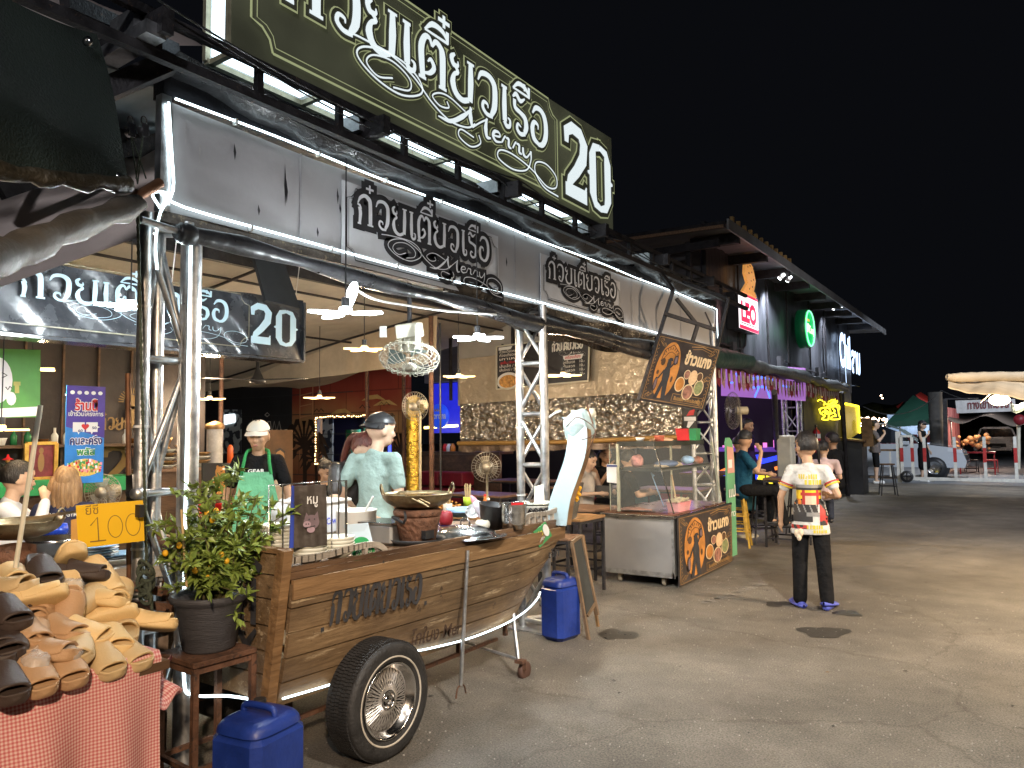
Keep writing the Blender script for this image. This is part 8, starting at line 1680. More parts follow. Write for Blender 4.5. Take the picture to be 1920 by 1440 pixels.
# ================================================================ right background: gate, cars, gazebo, signs
YG = 24.6; m_gw = mat('white_gate_paint',(.62,.60,.55),.5,0,.15,6,wear=(.30,.22,.15),wt=.62); m_gr = mat('red_gate_paint',(.40,.03,.03),.5,0,.2,6)
t = T('sliding_gate','low white sliding gate with red banded uprights across the car park entrance','gate',(-1,YG,0),0)
xa = W(1700,900,Y=YG).x; xb = W(1960,900,Y=YG).x
f = MB(); f.bar((xa-.1,YG,.13),(xb,YG,.13),.06,.09); f.build('bottom_rail',m_gw,t)
for i,px_ in enumerate((1693,1713,1736,1793,1849,1907)):
    x = W(px_,900,Y=YG).x; f = MB(); f.bar((x,YG,.13),(x,YG,1.33),.075); f.build('upright',m_gw,t)
    f = MB(); f.bar((x,YG-.002,.62),(x,YG-.002,1.02),.081); f.build('red_band',m_gr,t)
f = MB(); x0 = W(1693,900,Y=YG).x; x1 = W(1713,900,Y=YG).x; f.bar((x0,YG,1.36),(x1,YG,1.36),.06); f.build('top_bar',m_gw,t)
f = MB(); q = W(1701,907,Y=YG-.1); f.lathe((q.x,YG-.12,.19),[(.10,0),(.17,0),(.17,.05),(.10,.05),(.10,0)],24,(0,1,0)); f.bar((q.x-.1,YG-.1,.19),(q.x+.1,YG-.1,.19),.03); f.bar((q.x,YG-.1,.09),(q.x,YG-.1,.29),.03); f.build('roller_wheel',m_black,t)
t = T('gate_post','tall white post with rust where the sliding gate begins','post',(W(1688,900,Y=YG).x,YG,0),0); x = W(1687,900,Y=YG).x
f = MB(); f.bar((x,YG+.05,0),(x,YG+.05,1.5),.12); f.build('post',m_gw,t)
t = T('side_fence','low brown and white railing behind the man in shorts','fence',(-3.6,YG+.2,0),0)
xa2 = W(1630,900,Y=YG).x; f = MB(); f.bar((xa2,YG+.1,.95),(x,YG+.1,.95),.06); f.bar((xa2,YG+.1,.14),(x,YG+.1,.14),.06); f.build('rail',MATS['pale_brown_wood'],t)
for px_ in (1641,1670): x_ = W(px_,900,Y=YG).x; f = MB(); f.bar((x_,YG+.1,.14),(x_,YG+.1,.92),.05); f.build('upright',m_gw,t)
# white SUV (side view, nose to the right)
t = T('parked_suv','white sport utility car parked sideways behind the railing','car',(-2.6,27.5,0),0)
m_car = mat('white_car_paint',(.55,.58,.62),.22,0,.03,1,coat=1.); m_cg = mat('car_glass',(.015,.017,.02),.06,0,0,coat=.5)
x0 = W(1618,850,Y=27.0).x; x1 = W(1812,850,Y=27.0).x; Lc = 4.6; xs = x1-Lc
prof = [(0,.35),(0,.9),(.08,1.12),(.35,1.25),(.75,1.66),(1.2,1.74),(2.3,1.72),(2.75,1.55),(3.3,1.12),(4.2,1.0),(4.5,.85),(4.6,.55),(4.55,.35)]
YC0 = 27.0; f = MB()
def car_sheet(u,v):
    n_ = len(prof)-1; i = min(int(u*n_),n_-1); fr = u*n_-i; p = Vector((prof[i][0],prof[i][1])).lerp(Vector((prof[i+1][0],prof[i+1][1])),fr)
    y = (v-.5)*1.8; tum = .16*max(0,(p.y-1.0)/.7); return (xs+p.x,YC0+.9+y*(1-tum),p.y)
f.sheet(car_sheet,36,6); f.prism([(a,b) for a,b in [(0,.35),(0,.9),(.08,1.10),(3.3,1.10),(4.2,.98),(4.5,.85),(4.6,.55),(4.55,.35)]],(xs,YC0+.02,0),(1,0,0),(0,0,1),.02)
f.build('body',m_car,t)
f = MB(); f.add([(xs+a,YC0+.06+.14*((b-1.1)/.6),b) for a,b in ((.40,1.12),(.80,1.60),(1.25,1.68),(2.3,1.66),(2.7,1.5),(3.15,1.12))],[tuple(range(6))]); f.build('side_windows',m_cg,t)
f = MB(); f.bar((xs+1.75,YC0+.04,1.1),(xs+1.70,YC0+.17,1.68),.07); f.bar((xs+.42,YC0+.03,1.70),(xs+2.4,YC0+.15,1.76),.03); f.build('pillar',m_car,t)
for xw in (.85,3.72):
    w_ = MB(); w_.lathe((xs+xw,YC0-.03,.34),[(.20,0),(.34,.02),(.34,.2),(.2,.22)],28,(0,1,0)); o = w_.build('wheel',m_black,t); w_ = MB(); w_.lathe((xs+xw,YC0-.04,.34),[(0,.02),(.06,0),(.19,.03),(.21,.01)],20,(0,1,0)); w_.build('rim',m_inox,o)
    w_ = MB(); w_.lathe((xs+xw,YC0+.01,.34),[(0,0),(.42,0)],24,(0,1,0)); w_.build('wheel_arch',m_black,t)
f = MB(); f.box((xs+4.3,YC0+.08,.88),(.4,.18,.10),(0,R(8),0)); f.build('headlight',mat('headlight_glass',(.7,.72,.75),.1,0,.05,coat=1),t)
f = MB(); f.box((xs+4.55,YC0+.9,.62),(.08,1.3,.25)); f.build('grille',m_black,t); f = MB(); f.box((xs+2.95,YC0-.02,1.12),(.2,.14,.12),bev=.02); f.build('wing_mirror',m_car,t)
f = MB(); f.box((xs+2.0,YC0+.013,.45),(4.0,.012,.12)); f.box((xs+2.2,YC0+.013,.86),(.012,.01,.5)); f.build('sill_trim',m_black,t)
# silver car front view, farther
q = W(1870,850,Z=0); t = T('parked_car','silver saloon car facing the camera far back in the car park','car',tuple(q),0); cy_ = 50.0; q = W(1868,828,Y=cy_)
m_sil = mat('silver_car_paint',(.32,.33,.35),.25,.6,.03,1,coat=.8)
f = MB(); P = [(-.95,.3),(-.98,.8),(-.85,.95),(-.68,1.4),(-.5,1.5),(.5,1.5),(.68,1.4),(.85,.95),(.98,.8),(.95,.3)]; f.prism([(a*1.15,b*1.1) for a,b in P],(q.x,cy_+4,0),(1,0,0),(0,0,1),3.2); f.prism([(a*1.15,b*1.1) for a,b in [(-.95,.3),(-.98,.75),(-.85,.9),(.85,.9),(.98,.75),(.95,.3)]],(q.x,cy_+1,0),(1,0,0),(0,0,1),1.2); f.build('body',m_sil,t)
f = MB(); f.prism([(a*1.15,b*1.1) for a,b in [(-.76,.98),(-.6,1.4),(.6,1.4),(.76,.98)]],(q.x,cy_+.78,0),(1,0,0),(0,0,1),.02); f.build('windscreen',m_cg,t)
for s_ in (-1,1): f = MB(); f.box((q.x+s_*.85,cy_-.22,.85),(.36,.05,.16)); f.build('headlight',MATS['headlight_glass'],t); f = MB(); f.cyl((q.x+s_*.9,cy_+.1,.33),(q.x+s_*.72,cy_+.1,.33),.33,16); f.build('wheel',m_black,t)
f = MB(); f.box((q.x,cy_-.22,.62),(.9,.05,.2)); f.build('grille',m_black,t); f = MB(); f.box((q.x,cy_-.26,.52),(.4,.03,.12)); f.build('number_plate',m_white,t)
# gazebo
YZ = 34.0; t = T('gazebo_tent','pointed green and red market tent beyond the gate','tent',(W(1745,800,Y=YZ).x,YZ,0),0)
ap = W(1712,741,Y=YZ+1.5); l_ = W(1662,792,Y=YZ); r_ = W(1782,783,Y=YZ); mid = W(1762,757,Y=YZ+1.5); f = MB()
l2 = l_+Vector((0,4,.2)); r2 = r_+Vector((0,4,.2)); apx = ap
f.add([l_,r_,apx,r2,l2],[(0,1,2),(1,3,2),(3,4,2),(4,0,2)]); f.add([l_,r_,r_-Vector((0,0,.22)),l_-Vector((0,0,.22))],[(0,1,2,3)]); f.build('green_roof',mat('dark_green_canvas',(.015,.07,.045),.6,0,.15,1),t)
f = MB(); a2 = W(1726,735,Y=YZ+2.5); f.add([a2,W(1762,757,Y=YZ+2),W(1762,765,Y=YZ+1.4),W(1738,762,Y=YZ+1.3),ap+Vector((.1,-.1,0))],[(0,4,3,2,1)]); f.add([W(1680,762,Y=YZ+2),W(1695,752,Y=YZ+2),W(1684,766,Y=YZ+1.2)],[(0,1,2)]); f.build('red_roof',mat('red_canvas',(.45,.03,.02),.6,0,.15,1),t)
for q in (l_,r_,l2,r2): f = MB(); f.cyl((q.x,q.y,0),q,.04,6); f.build('leg',m_steel,t)
lamp('POINT',(W(1730,820,Y=38).x,38,2.2),130,(.95,.95,1),.3)
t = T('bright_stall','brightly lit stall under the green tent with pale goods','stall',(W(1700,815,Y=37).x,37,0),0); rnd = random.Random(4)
f = MB(); a = W(1665,810,Y=39.5); b_ = W(1765,810,Y=39.5); f.slab((a.x,39.5,1.2),(b_.x,39.5,1.2),(b_.x,39.5,2.3),(a.x,39.5,2.3),.05); f.build('back_cloth',mat('glowing_blue_cloth',(.30,.40,.55),.7,0,.4,3,emit=(.4,.6,.9),es=.25),t)  # cloth given its own glow so that it looks lit
for k in range(14): x_ = a.x+(b_.x-a.x)*k/13; f = MB(); f.box((x_,36.5+.3*(k % 2),.95+rnd.uniform(0,.15)),(.35,.3,rnd.uniform(.3,.6))); tag(f.build('goods_box',[m_pink,m_white,m_redd,m_cream][k % 4]),'pale or pink goods box of the row under the green tent','goods box','goods boxes under the green tent')
f = MB(); f.slab((a.x-1,36,.8),(b_.x+1,36,.8),(b_.x+1,37,.8),(a.x-1,37,.8),.05); f.build('table',m_woodd,t)
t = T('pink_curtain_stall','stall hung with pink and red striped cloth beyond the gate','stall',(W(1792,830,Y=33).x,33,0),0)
a = W(1770,850,Y=32); b_ = W(1800,850,Y=37); f = MB(); f.sheet(lambda u,v: (a.x+(b_.x-a.x)*u+.04*math.sin(u*40),a.y+(b_.y-a.y)*u,.1+2.3*v),50,2); mk = mat('glowing_pink_stripes',(.45,.08,.09),.7,0,.2,3,emit=(.8,.15,.15),es=.12,col2=(.65,.38,.36),stretch=(6,6,.1)); f.build('striped_cloth',mk,t)  # lamplight on the stripes put in as a weak glow
lamp('POINT',(a.x+1.4,34,2.0),110,(1,.75,.6),.2)
t = T('food_stand','small cluttered orange lit food stand right of the car nose','food stand',(W(1835,860,Y=30).x,30,0),0); q = W(1832,865,Y=30)
f = MB(); f.box((q.x,30,.75),(1.1,.5,.05)); f.build('table',m_redd,t); rnd = random.Random(2)
for s_ in (-1,1): f = MB(); f.bar((q.x+s_*.5,30,0),(q.x+s_*.5,30,.73),.04); f.build('leg',m_gr,t)
f = MB()
for k in range(26): f.ball((q.x+rnd.uniform(-.6,.4),30+rnd.uniform(-.2,.2),.85+rnd.random()*.5),rnd.uniform(.04,.11),7,5)
f.build('goods',mat('orange_goods',(.55,.25,.10),.6,0,.6,3,wear=(.1,.3,.1),wt=.6),t); lamp('POINT',(q.x,29.4,1.9),45,(1,.75,.45),.1)
for k,(px_,lab) in enumerate(((1822,'small dark stool left of the food stand'),(1858,'small red stool right of the food stand'))): q2 = W(px_,885,Z=0); frame_stool(lab,q2.x,q2.y,.2,.45,.4,m_dark if k == 0 else m_gr,m_woodd if k == 0 else m_red,'stools by the food stand')
# entrance sign and dark canopy
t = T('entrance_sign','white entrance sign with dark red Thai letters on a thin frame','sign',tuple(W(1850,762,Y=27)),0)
a,b_,c_,d_ = W(1794,775,Y=27),W(1905,771,Y=27),W(1903,748,Y=27),W(1791,751,Y=27); f = MB(); f.slab(a,b_,c_,d_,.05); f.build('board',mat('faint_glow_board',(.45,.44,.44),.6,emit=(.5,.5,.5),es=.08),t)  # board glows faintly in place of light falling on it
f = MB(); U_ = (b_-a).normalized(); text(f,'ทางเข้าห้องน้ำ',a+U_*.3+Vector((0,-.03,.12)),U_,(0,0,1),.34,(b_-a).length*.75,.02,0); f.build('letters',mat('maroon_letter',(.16,.02,.03),.5),t)
f = MB(); f.bar(W(1774,870,Y=27.2),W(1772,748,Y=27.2),.12); f.bar(W(1772,748,Y=27.2),W(1835,747,Y=27.2),.04); f.build('post',m_dark,t)
f = MB(); a = W(1760,880,Y=29); f.cyl((a.x,29,0),(a.x,29,W(1762,735,Y=29).z),.22,12); tag(f.build('utility_pole',mat('dark_concrete_pole',(.06,.055,.05),.8,0,.3,3)),'thick dark utility pole beside the entrance sign','pole')
f = MB(); f.tube(drop(W(1618,762,D=24),W(1765,732,Y=29),.5),.015,4); f.tube(drop(W(1765,732,Y=29),W(1960,755,Y=29),.3),.015,4); tag(f.build('overhead_wire',m_black),'thin wire strung over the green and red tent','wire')
t = T('car_port','dark sagging car port canopy over the silver car','canopy',tuple(W(1850,790,Y=32)),0)
f = MB(); A = [W(1775,785,Y=30),W(1920,792,Y=30),W(1960,772,Y=44),W(1790,776,Y=44)]; f.sheet(lambda u,v: A[0].lerp(A[1],u).lerp(A[3].lerp(A[2],u),v)-Vector((0,0,.15*math.sin(u*9))),30,6); f.build('canvas',mat('brown_dark_canvas',(.12,.09,.07),.7,0,.2,1),t)
f = MB()
for px_ in (1910,): f.cyl(W(px_,880,Y=27.6),W(px_,780,Y=27.6),.05,8)
f.build('post',m_cream,t)
f = MB(); q = W(1912,787,Y=27.4); f.lathe(q,[(0,0),(.16,0),(.16,.02),(0,.02)],20,(0,-1,0)); tag(f.build('round_road_sign',m_redd),'small round red road sign at the right edge','road sign')
# lit canopy at the right with bare bulb
t = T('lit_canopy','orange lit rolled canvas canopy glowing at the right edge','canopy',tuple(W(1860,730,D=9)),0)
def lc(u,v):
    p = W(1778+u*190,712+v*38*math.sin(.35+u*1.1)+3*math.sin(u*9),D=9.3-1.2*v); return p+_u2*(.004*math.sin(u*37+v*4))
f = MB(); q = [W(1775,707,D=9),W(1792,708,D=9.0),W(1825,707,D=9.05),W(1870,706,D=9.1),W(1960,706,D=9.2)]; qq = smooth_pts(q,6); f.tube(qq,[.035+.003*min(i,8)+.003*math.sin(i*1.8) for i in range(len(qq))],12)
f.sheet(lc,44,8,.01); f.build('canvas',mat('golden_canvas',(.74,.62,.44),.7,0,.15,2,.6,7),t)
f = MB(); f.sheet(lambda u,v: W(1895+u*60,755+v*16+4*math.sin(u*9),D=9+.2*v),12,4); f.build('clear_film',mat('bluish_crumpled_film',(.45,.58,.62),.2,0,.1,4,1,14,alpha=.8),t)
f = MB(); f.cyl(W(1960,706,D=9.2),W(1990,900,D=9.2),.03,8); f.build('pole',m_steel,t)
t = T('bare_bulb','big bright bare bulb under the orange lit canopy','lamp',tuple(W(1874,752,D=8.6)),0)
f = MB(); f.ball(W(1874,750,D=8.6),(.105,.085,.065),20,12); f.build('globe',emi('bulb_white_warm',(1,.82,.55),14),t); f = MB(); f.slab(W(1838,755,D=8.7),W(1860,735,D=8.7),W(1868,732,D=8.9),W(1840,750,D=8.9),.006); f.build('reflector',m_cream,t)
lamp('POINT',tuple(W(1874,752,D=8.45)),75,(1,.74,.42),.10); lamp('POINT',tuple(W(1874,752,D=9.0)+Vector((.3,0,-.05))),60,(1,.74,.42),.05)
lamp('SPOT',(3.5,19,6.0),3000,(.78,.87,1),.3,(-1.5,26,.5),80,.9)  # unseen lamp aimed to brighten the white car from the street side
lamp('SPOT',(4.5,11,6.5),1700,(.92,.93,1),.3,(-.8,14.5,0),85,.95)  # unseen lamp added to lift the dark stretch of road
lamp('SPOT',(-1,30,7.0),1300,(.8,.88,1),.3,(-2.0,31,0),110,.9)
# ================================================================ people
def cap(mb,a,b,ra,rb,seg=12):
    a = Vector(a); b = Vector(b); d = (b-a); l_ = d.length or 1e-6; d = d/l_; pts = []; rr = []
    for t_ in (-1,-.87,-.5,0): pts.append(a+d*(ra*t_)); rr.append(max(.0012,ra*math.sqrt(max(0,1-t_*t_))))
    for t_ in (0,.5,.87,1): pts.append(b+d*(rb*t_)); rr.append(max(.0012,rb*math.sqrt(max(0,1-t_*t_))))
    mb.tube(pts,rr,seg)
def skin(nm,c): return mat(nm,c,.5,0,.08,9,.1,60,spec=.4)
SK1 = skin('skin_tan',(.42,.25,.155)); SK2 = skin('skin_light',(.56,.37,.26)); SK3 = skin('skin_pale',(.62,.43,.32))
m_hair = mat('black_hair',(.012,.010,.010),.42,0,.4,30,.5,120,stretch=(1,1,.2)); m_hairr = mat('auburn_hair',(.09,.022,.015),.42,0,.4,30,.5,120,stretch=(1,1,.2)); m_hairb = mat('light_brown_hair',(.30,.17,.085),.45,0,.4,26,.5,120,col2=(.42,.27,.14),stretch=(1,1,.15))
def cl(nm,c,r=.8,v=.12,**k): return mat(nm,c,.92,0,v,5,2.6,7,spec=.12,**k)
m_blk = cl('black_cloth',(.010,.010,.011)); m_jean = cl('dark_jeans',(.03,.035,.05))
m_feat = mat('dark_feature',(.03,.018,.014),.5,var=0); m_lip = mat('lip',(.35,.13,.10),.5,var=0)
STAND = dict(pel=(0,0,.93),che=(0,0,1.24),nek=(0,-.012,1.43),hed=(0,.018,1.595),hpL=(-.088,0,.90),hpR=(.088,0,.90),knL=(-.10,.02,.49),knR=(.10,.02,.49),anL=(-.11,-.01,.085),anR=(.11,-.01,.085),
  ftL=(-.12,.14,.03),ftR=(.12,.14,.03),shL=(-.160,-.005,1.38),shR=(.160,-.005,1.38),elL=(-.235,-.03,1.10),elR=(.235,-.03,1.10),wrL=(-.245,.06,.87),wrR=(.245,.06,.87),haL=(-.24,.10,.79),haR=(.24,.10,.79))
SIT = dict(STAND,pel=(0,0,.52),che=(0,.03,.85),nek=(0,.03,1.04),hed=(0,.06,1.20),hpL=(-.09,.02,.53),hpR=(.09,.02,.53),knL=(-.12,.42,.53),knR=(.12,.42,.53),anL=(-.12,.40,.10),anR=(.12,.40,.10),ftL=(-.12,.54,.04),ftR=(.12,.54,.04),
  shL=(-.175,.02,.98),shR=(.175,.02,.98),elL=(-.24,.10,.74),elR=(.24,.10,.74),wrL=(-.16,.34,.76),wrR=(.16,.34,.76),haL=(-.12,.42,.76),haR=(.12,.42,.76))
def person(lab,loc,rz,s=1.,pose=STAND,J=None,sk=SK1,top=m_blk,topk='short',bot=m_jean,botk='long',shoe=m_black,hair=m_hair,hairk='short',hy=0.,hp=0.,vox=.011,face=True,hat=None,fem=False,fat=1.,hem=0.,hk=1.1,bag=1.):
    P = {k: Vector(v)*s for k,v in dict(pose,**(J or {})).items()}; P['hed'] = P['hed']-Vector((0,0,.028*s))
    if pose is STAND and not hem: hem = .10
    t = T('person',lab,'person',tuple(loc),rz); q = s*(.93 if fem else 1)*fat
    E_ = Euler((hp,0,hy)).to_matrix(); Hc = P['hed']+Vector((0,0,.018*(hk-1)/.1*s)); hq = s*hk
    def hd(x,y,z): return Hc+E_ @ (Vector((x,y,z))*hq)
    f = LB()
    mid = P['pel'].lerp(P['che'],.5)
    f.ball(P['pel'],(.135*q,.095*q,.12*s),16,10); cap(f,P['pel'],P['che'],.100*q,.098*q); f.ball(P['che']+Vector((0,0,.03*s)),(.132*q,.084*q,.14*s),16,10)
    cap(f,P['shL'],P['shR'],.048*q,.048*q); cap(f,P['nek']-Vector((0,0,.05*s)),P['hed'].lerp(P['nek'],.45),.056*q,.050*q)
    for e in 'LR':
        cap(f,P['sh'+e],P['el'+e],.047*q,.036*q); cap(f,P['el'+e],P['wr'+e],.036*q,.025*q)
        cap(f,P['hp'+e],P['kn'+e],.078*q,.052*q); cap(f,P['kn'+e],P['an'+e],.052*q,.036*q); cap(f,P['an'+e]-Vector((0,0,.02*s)),P['ft'+e],.036*q,.026*q)
        c_ = P['kn'+e].lerp(P['an'+e],.3); back = (P['kn'+e]-P['ft'+e]); f.ball(c_+Vector((0,-.012*s,0)),(.047*q,.05*q,.10*s))
        # palm and five fingers
        w_ = P['wr'+e]; h_ = P['ha'+e]; d = (h_-w_).normalized(); side = Vector((1 if e == 'L' else -1,0,0)); side = (side-d*side.dot(d)); side = side.normalized() if side.length > .1 else d.orthogonal().normalized()
        nrm = d.cross(side).normalized(); acr = nrm
        cap(f,w_,w_+d*.065*s,.024*s,.026*s,8); f.ball(w_+d*.05*s,(.028*s,.028*s,.036*s),10,8)
        for k,(o_,ln) in enumerate(((-.024,.058),(-.008,.07),(.008,.066),(.023,.052))):
            b0 = w_+d*.075*s+acr*o_*s; b1 = b0+(d+side*.12).normalized()*ln*.5*s; b2 = b1+(d+side*.55).normalized()*ln*.5*s; cap(f,b0,b1,.0088*s,.0082*s,8); cap(f,b1,b2,.0080*s,.0068*s,8)
        cap(f,w_+d*.03*s-acr*.022*s,w_+d*.075*s-acr*.045*s+side*.02*s,.011*s,.0085*s,8)
    # head
    Q = hq*(.97 if fem else 1)
    n0 = len(f.v)
    def hball(c,r,sg=12,rg=9): f.ball((0,0,0),tuple(a*Q for a in r),sg,rg); k = (sg)*(rg+1); o = len(f.v)-k; cc = Vector(c)*Q; f.v[o:] = [tuple(Hc+E_ @ (cc+Vector(v))) for v in f.v[o:]]
    hball((0,-.008,.018),(.076,.094,.100),18,12); hball((0,.022,-.045),(.055,.066,.066),14,10); hball((0,.062,-.082),(.022,.022,.020)); hball((0,.074,.045),(.05,.018,.03))
    hball((0,.092,-.012),(.011,.014,.024)); hball((0,.099,-.024),(.017,.014,.010)); hball((0,.083,-.058),(.024,.012,.012))
    for sx in (-1,1): hball((sx*.077,-.006,-.008),(.010,.020,.032)); hball((sx*.038,.066,-.022),(.022,.020,.02))
    b = remesh(f.build('body',sk,t),vox*s,3)
    if face:
        f = LB()
        def fe(c,r): f.ball((0,0,0),tuple(a*Q for a in r),10,6); k = 70; o = len(f.v)-k; cc = Vector(c)*Q; f.v[o:] = [tuple(Hc+E_ @ (cc+Vector(v))) for v in f.v[o:]]
        for sx in (-1,1): fe((sx*.031,.0865,.010),(.013,.006,.0042)); fe((sx*.033,.090,.034),(.019,.006,.0035))
        f.build('eyes_and_brows',m_feat,t); f = LB(); fe((0,.0945,-.056),(.019,.006,.0065)); f.build('lips',m_lip,t)
    # hair
    f = LB(); sg,rg = 26,20
    hh_ = .955 if hat else 1.; f.ball((0,0,0),(.086*Q*hh_,.105*Q*hh_,.112*Q*hh_),sg,rg); keep = []
    def kp(v):
        x,y,z = v[0]/Q,v[1]/Q,v[2]/Q
        if y > .02: return z > .035+max(0,y-.02)*.25-abs(x)*.25
        return z > -.055 if hairk != 'crop' else z > -.03
    vs = [Vector(v) for v in f.v]; f.f = [fc for fc in f.f if all(kp(vs[i]) for i in fc)]; f.m = f.m[:len(f.f)]; f.s = f.s[:len(f.f)]
    off = Vector((0,-.008,.020))*Q
    f.v = [tuple(Hc+E_ @ (off+v*(1+.05*noise.noise(v*40)))) for v in vs]
    if hairk in ('long','pony','bun'):
        if hairk == 'long':
            for k in range(-4,5): a = k*.30; p0 = hd(math.sin(a)*.075,-.07*math.cos(a),.03); f.tube(smooth_pts([p0,p0+Vector((math.sin(a)*.02,-.02,-.10))*s,p0+Vector((math.sin(a)*.03,-.01,-.26))*s],3),[.028*s,.03*s,.032*s,.03*s,.028*s,.022*s,.012*s],8)
        elif hairk == 'pony': f.tube(smooth_pts([hd(0,-.09,.05),hd(0,-.14,.0),hd(.0,-.13,-.14),hd(0,-.10,-.22)],3),[.03*s,.034*s,.034*s,.032*s,.03*s,.027*s,.024*s,.02*s,.016*s,.008*s],8)
        else: f.ball(hd(0,-.10,.06),.045*s)
    f.build('hair',hair,t)
    if hat:
        hm,back,hs = hat; f = LB(); f.ball((0,0,0),(.088*Q,.108*Q,.092*Q),24,16); vs = [Vector(v) for v in f.v]; f.f = [fc for fc in f.f if all(vs[i].z/Q > .006 for i in fc)]; f.m = f.m[:len(f.f)]; f.s = f.s[:len(f.f)]
        f.v = [tuple(Hc+E_ @ (Vector((0,-.006,.034))*Q+v)) for v in vs]; f.build('cap_crown',hm,t)
        sg_ = -1 if back else 1; f = LB()
        def brim(u,v): a = (u-.5)*2.2; r_ = 1+.55*v; return tuple(hd(math.sin(a)*.088*(1+.1*v),sg_*(math.cos(a)*.100*r_),.052-.022*v*(1 if not back else 1.4)-.012*abs(math.sin(a))))
        f.sheet(brim,14,4,.004*s); f.build('cap_brim',hm,t)
    # clothes
    f = LB(); g_ = .016*s
    if topk != 'none':
        cap(f,P['pel'],P['che'],.118*q+g_*.3,.118*q+g_*.3)
        if hem: f.lathe(P['pel']+Vector((0,0,-hem*s)),[(0,0),(.160*q,.004),(.162*q,.02),(.150*q,hem*s),(.12*q,hem*s+.12),(0,hem*s+.12)],20); k9 = 20*6; f.v[-k9:] = [(v[0]*1.16,v[1]*.80,v[2]) for v in f.v[-k9:]]
        f.ball(P['pel']+Vector((0,0,-.02*s)),(.148*q,.118*q,.11*s),16,10); f.ball(P['che']+Vector((0,0,.025*s)),(.146*q,.108*q,.155*s),16,10)
        cap(f,P['shL'].lerp(P['shR'],.1),P['shL'].lerp(P['shR'],.9),.055*q,.055*q); cap(f,P['nek']-Vector((0,0,.055*s)),P['nek']-Vector((0,0,.02*s)),.075*q,.062*q)
        for e in 'LR':
            if topk == 'short': d = P['el'+e]-P['sh'+e]; cap(f,P['sh'+e],P['sh'+e]+d*.62,.055*q,.059*q)
            elif topk == 'long': cap(f,P['sh'+e],P['el'+e],.062*q,.052*q); cap(f,P['el'+e],P['wr'+e]-(P['wr'+e]-P['el'+e])*.05,.050*q,.038*q)
        o = f.build('shirt',top,t); remesh(o,.011*s,3)
    else: o = None
    f = LB(); f.ball(P['pel']+Vector((0,0,-.02*s)),(.134*q,.100*q,.10*s),16,10)
    for e in 'LR':
        cap(f,P['hp'+e],P['kn'+e],.084*q*bag,.070*q*bag)
        if botk == 'long': cap(f,P['kn'+e],P['an'+e]+Vector((0,0,.0)),.068*q*bag,.062*q*bag)
        elif botk == 'skirt': cap(f,P['hp'+e],P['kn'+e]-Vector((0,0,.05*s)),.11*q,.12*q)
    o2 = f.build('skirt' if botk == 'skirt' else ('shorts' if botk == 'shorts' else 'trousers'),bot,t); remesh(o2,.012*s,3)
    for e in 'LR':
        f = LB(); a = P['an'+e]; b_ = P['ft'+e]; d = (b_-a); d.z = 0; d = d.normalized() if d.length > .01 else Vector((0,1,0))
        cap(f,Vector((a.x,a.y,b_.z))-d*.035*s,b_+d*.02*s,.040*q,.040*q,12); o3 = f.build('shoe',shoe,t); remesh(o3,.009*s,2)
    return t,o,P
def at(px_,py_,D_,z=0.): p = W(px_,py_,D=D_); return (p.x,p.y,z)
def face_to(px_,py_,D_,off=0.):   # rotation so the person faces the camera (+off)
    p = W(px_,py_,D=D_); return math.atan2(-p.y,-p.x)-math.pi/2+off
# --- the boy on the road
Jb = dict(knR=(.11,.03,.50),anR=(.135,-.06,.10),ftR=(.16,.03,.035),knL=(-.11,.03,.49),anL=(-.12,.0,.085),ftL=(-.17,.12,.035),elL=(-.27,-.02,1.10),wrL=(-.285,.04,.86),haL=(-.29,.07,.77),elR=(.27,-.06,1.13),wrR=(.20,.16,1.10),haR=(.14,.22,1.12),hed=(-.012,.02,1.60))
m_jer = mat('white_printed_jersey',(.55,.53,.50),.8,0,.05,5,2.6,7,spec=.15)
bl = W(1524,1140,Z=0)
boy,jer,PB_ = person('boy in a printed white jersey and blue slides walking away on the road',(bl.x,bl.y+.02,0),R(9),.875,STAND,Jb,SK1,m_jer,'short',m_blk,'long',mat('blue_foam',(.07,.09,.42),.5,0,.08),m_hair,'short',.75,-.05,.0085,True,None,False,1.,.20,1.22,1.12)
# foam slides: wide sole under each foot
for e in 'LR':
    f = LB(); a = PB_['an'+e]; b_ = PB_['ft'+e]; d = (b_-a); d.z = 0; d.normalize(); c_ = Vector((a.x,a.y,0))+d*.06; sd = Vector((-d.y,d.x,0)); lift = .045 if e == 'R' else 0
    f.sheet(lambda u,v: tuple(c_+d*((u-.5)*.30)+sd*(.060*math.sqrt(max(.02,1-abs(2*u-1)**3))*math.cos(2*math.pi*v))+Vector((0,0,.020+.018*math.sin(2*math.pi*v)+lift*(1-u)))),20,14); f.build('slide_sole',MATS['blue_foam'],boy)
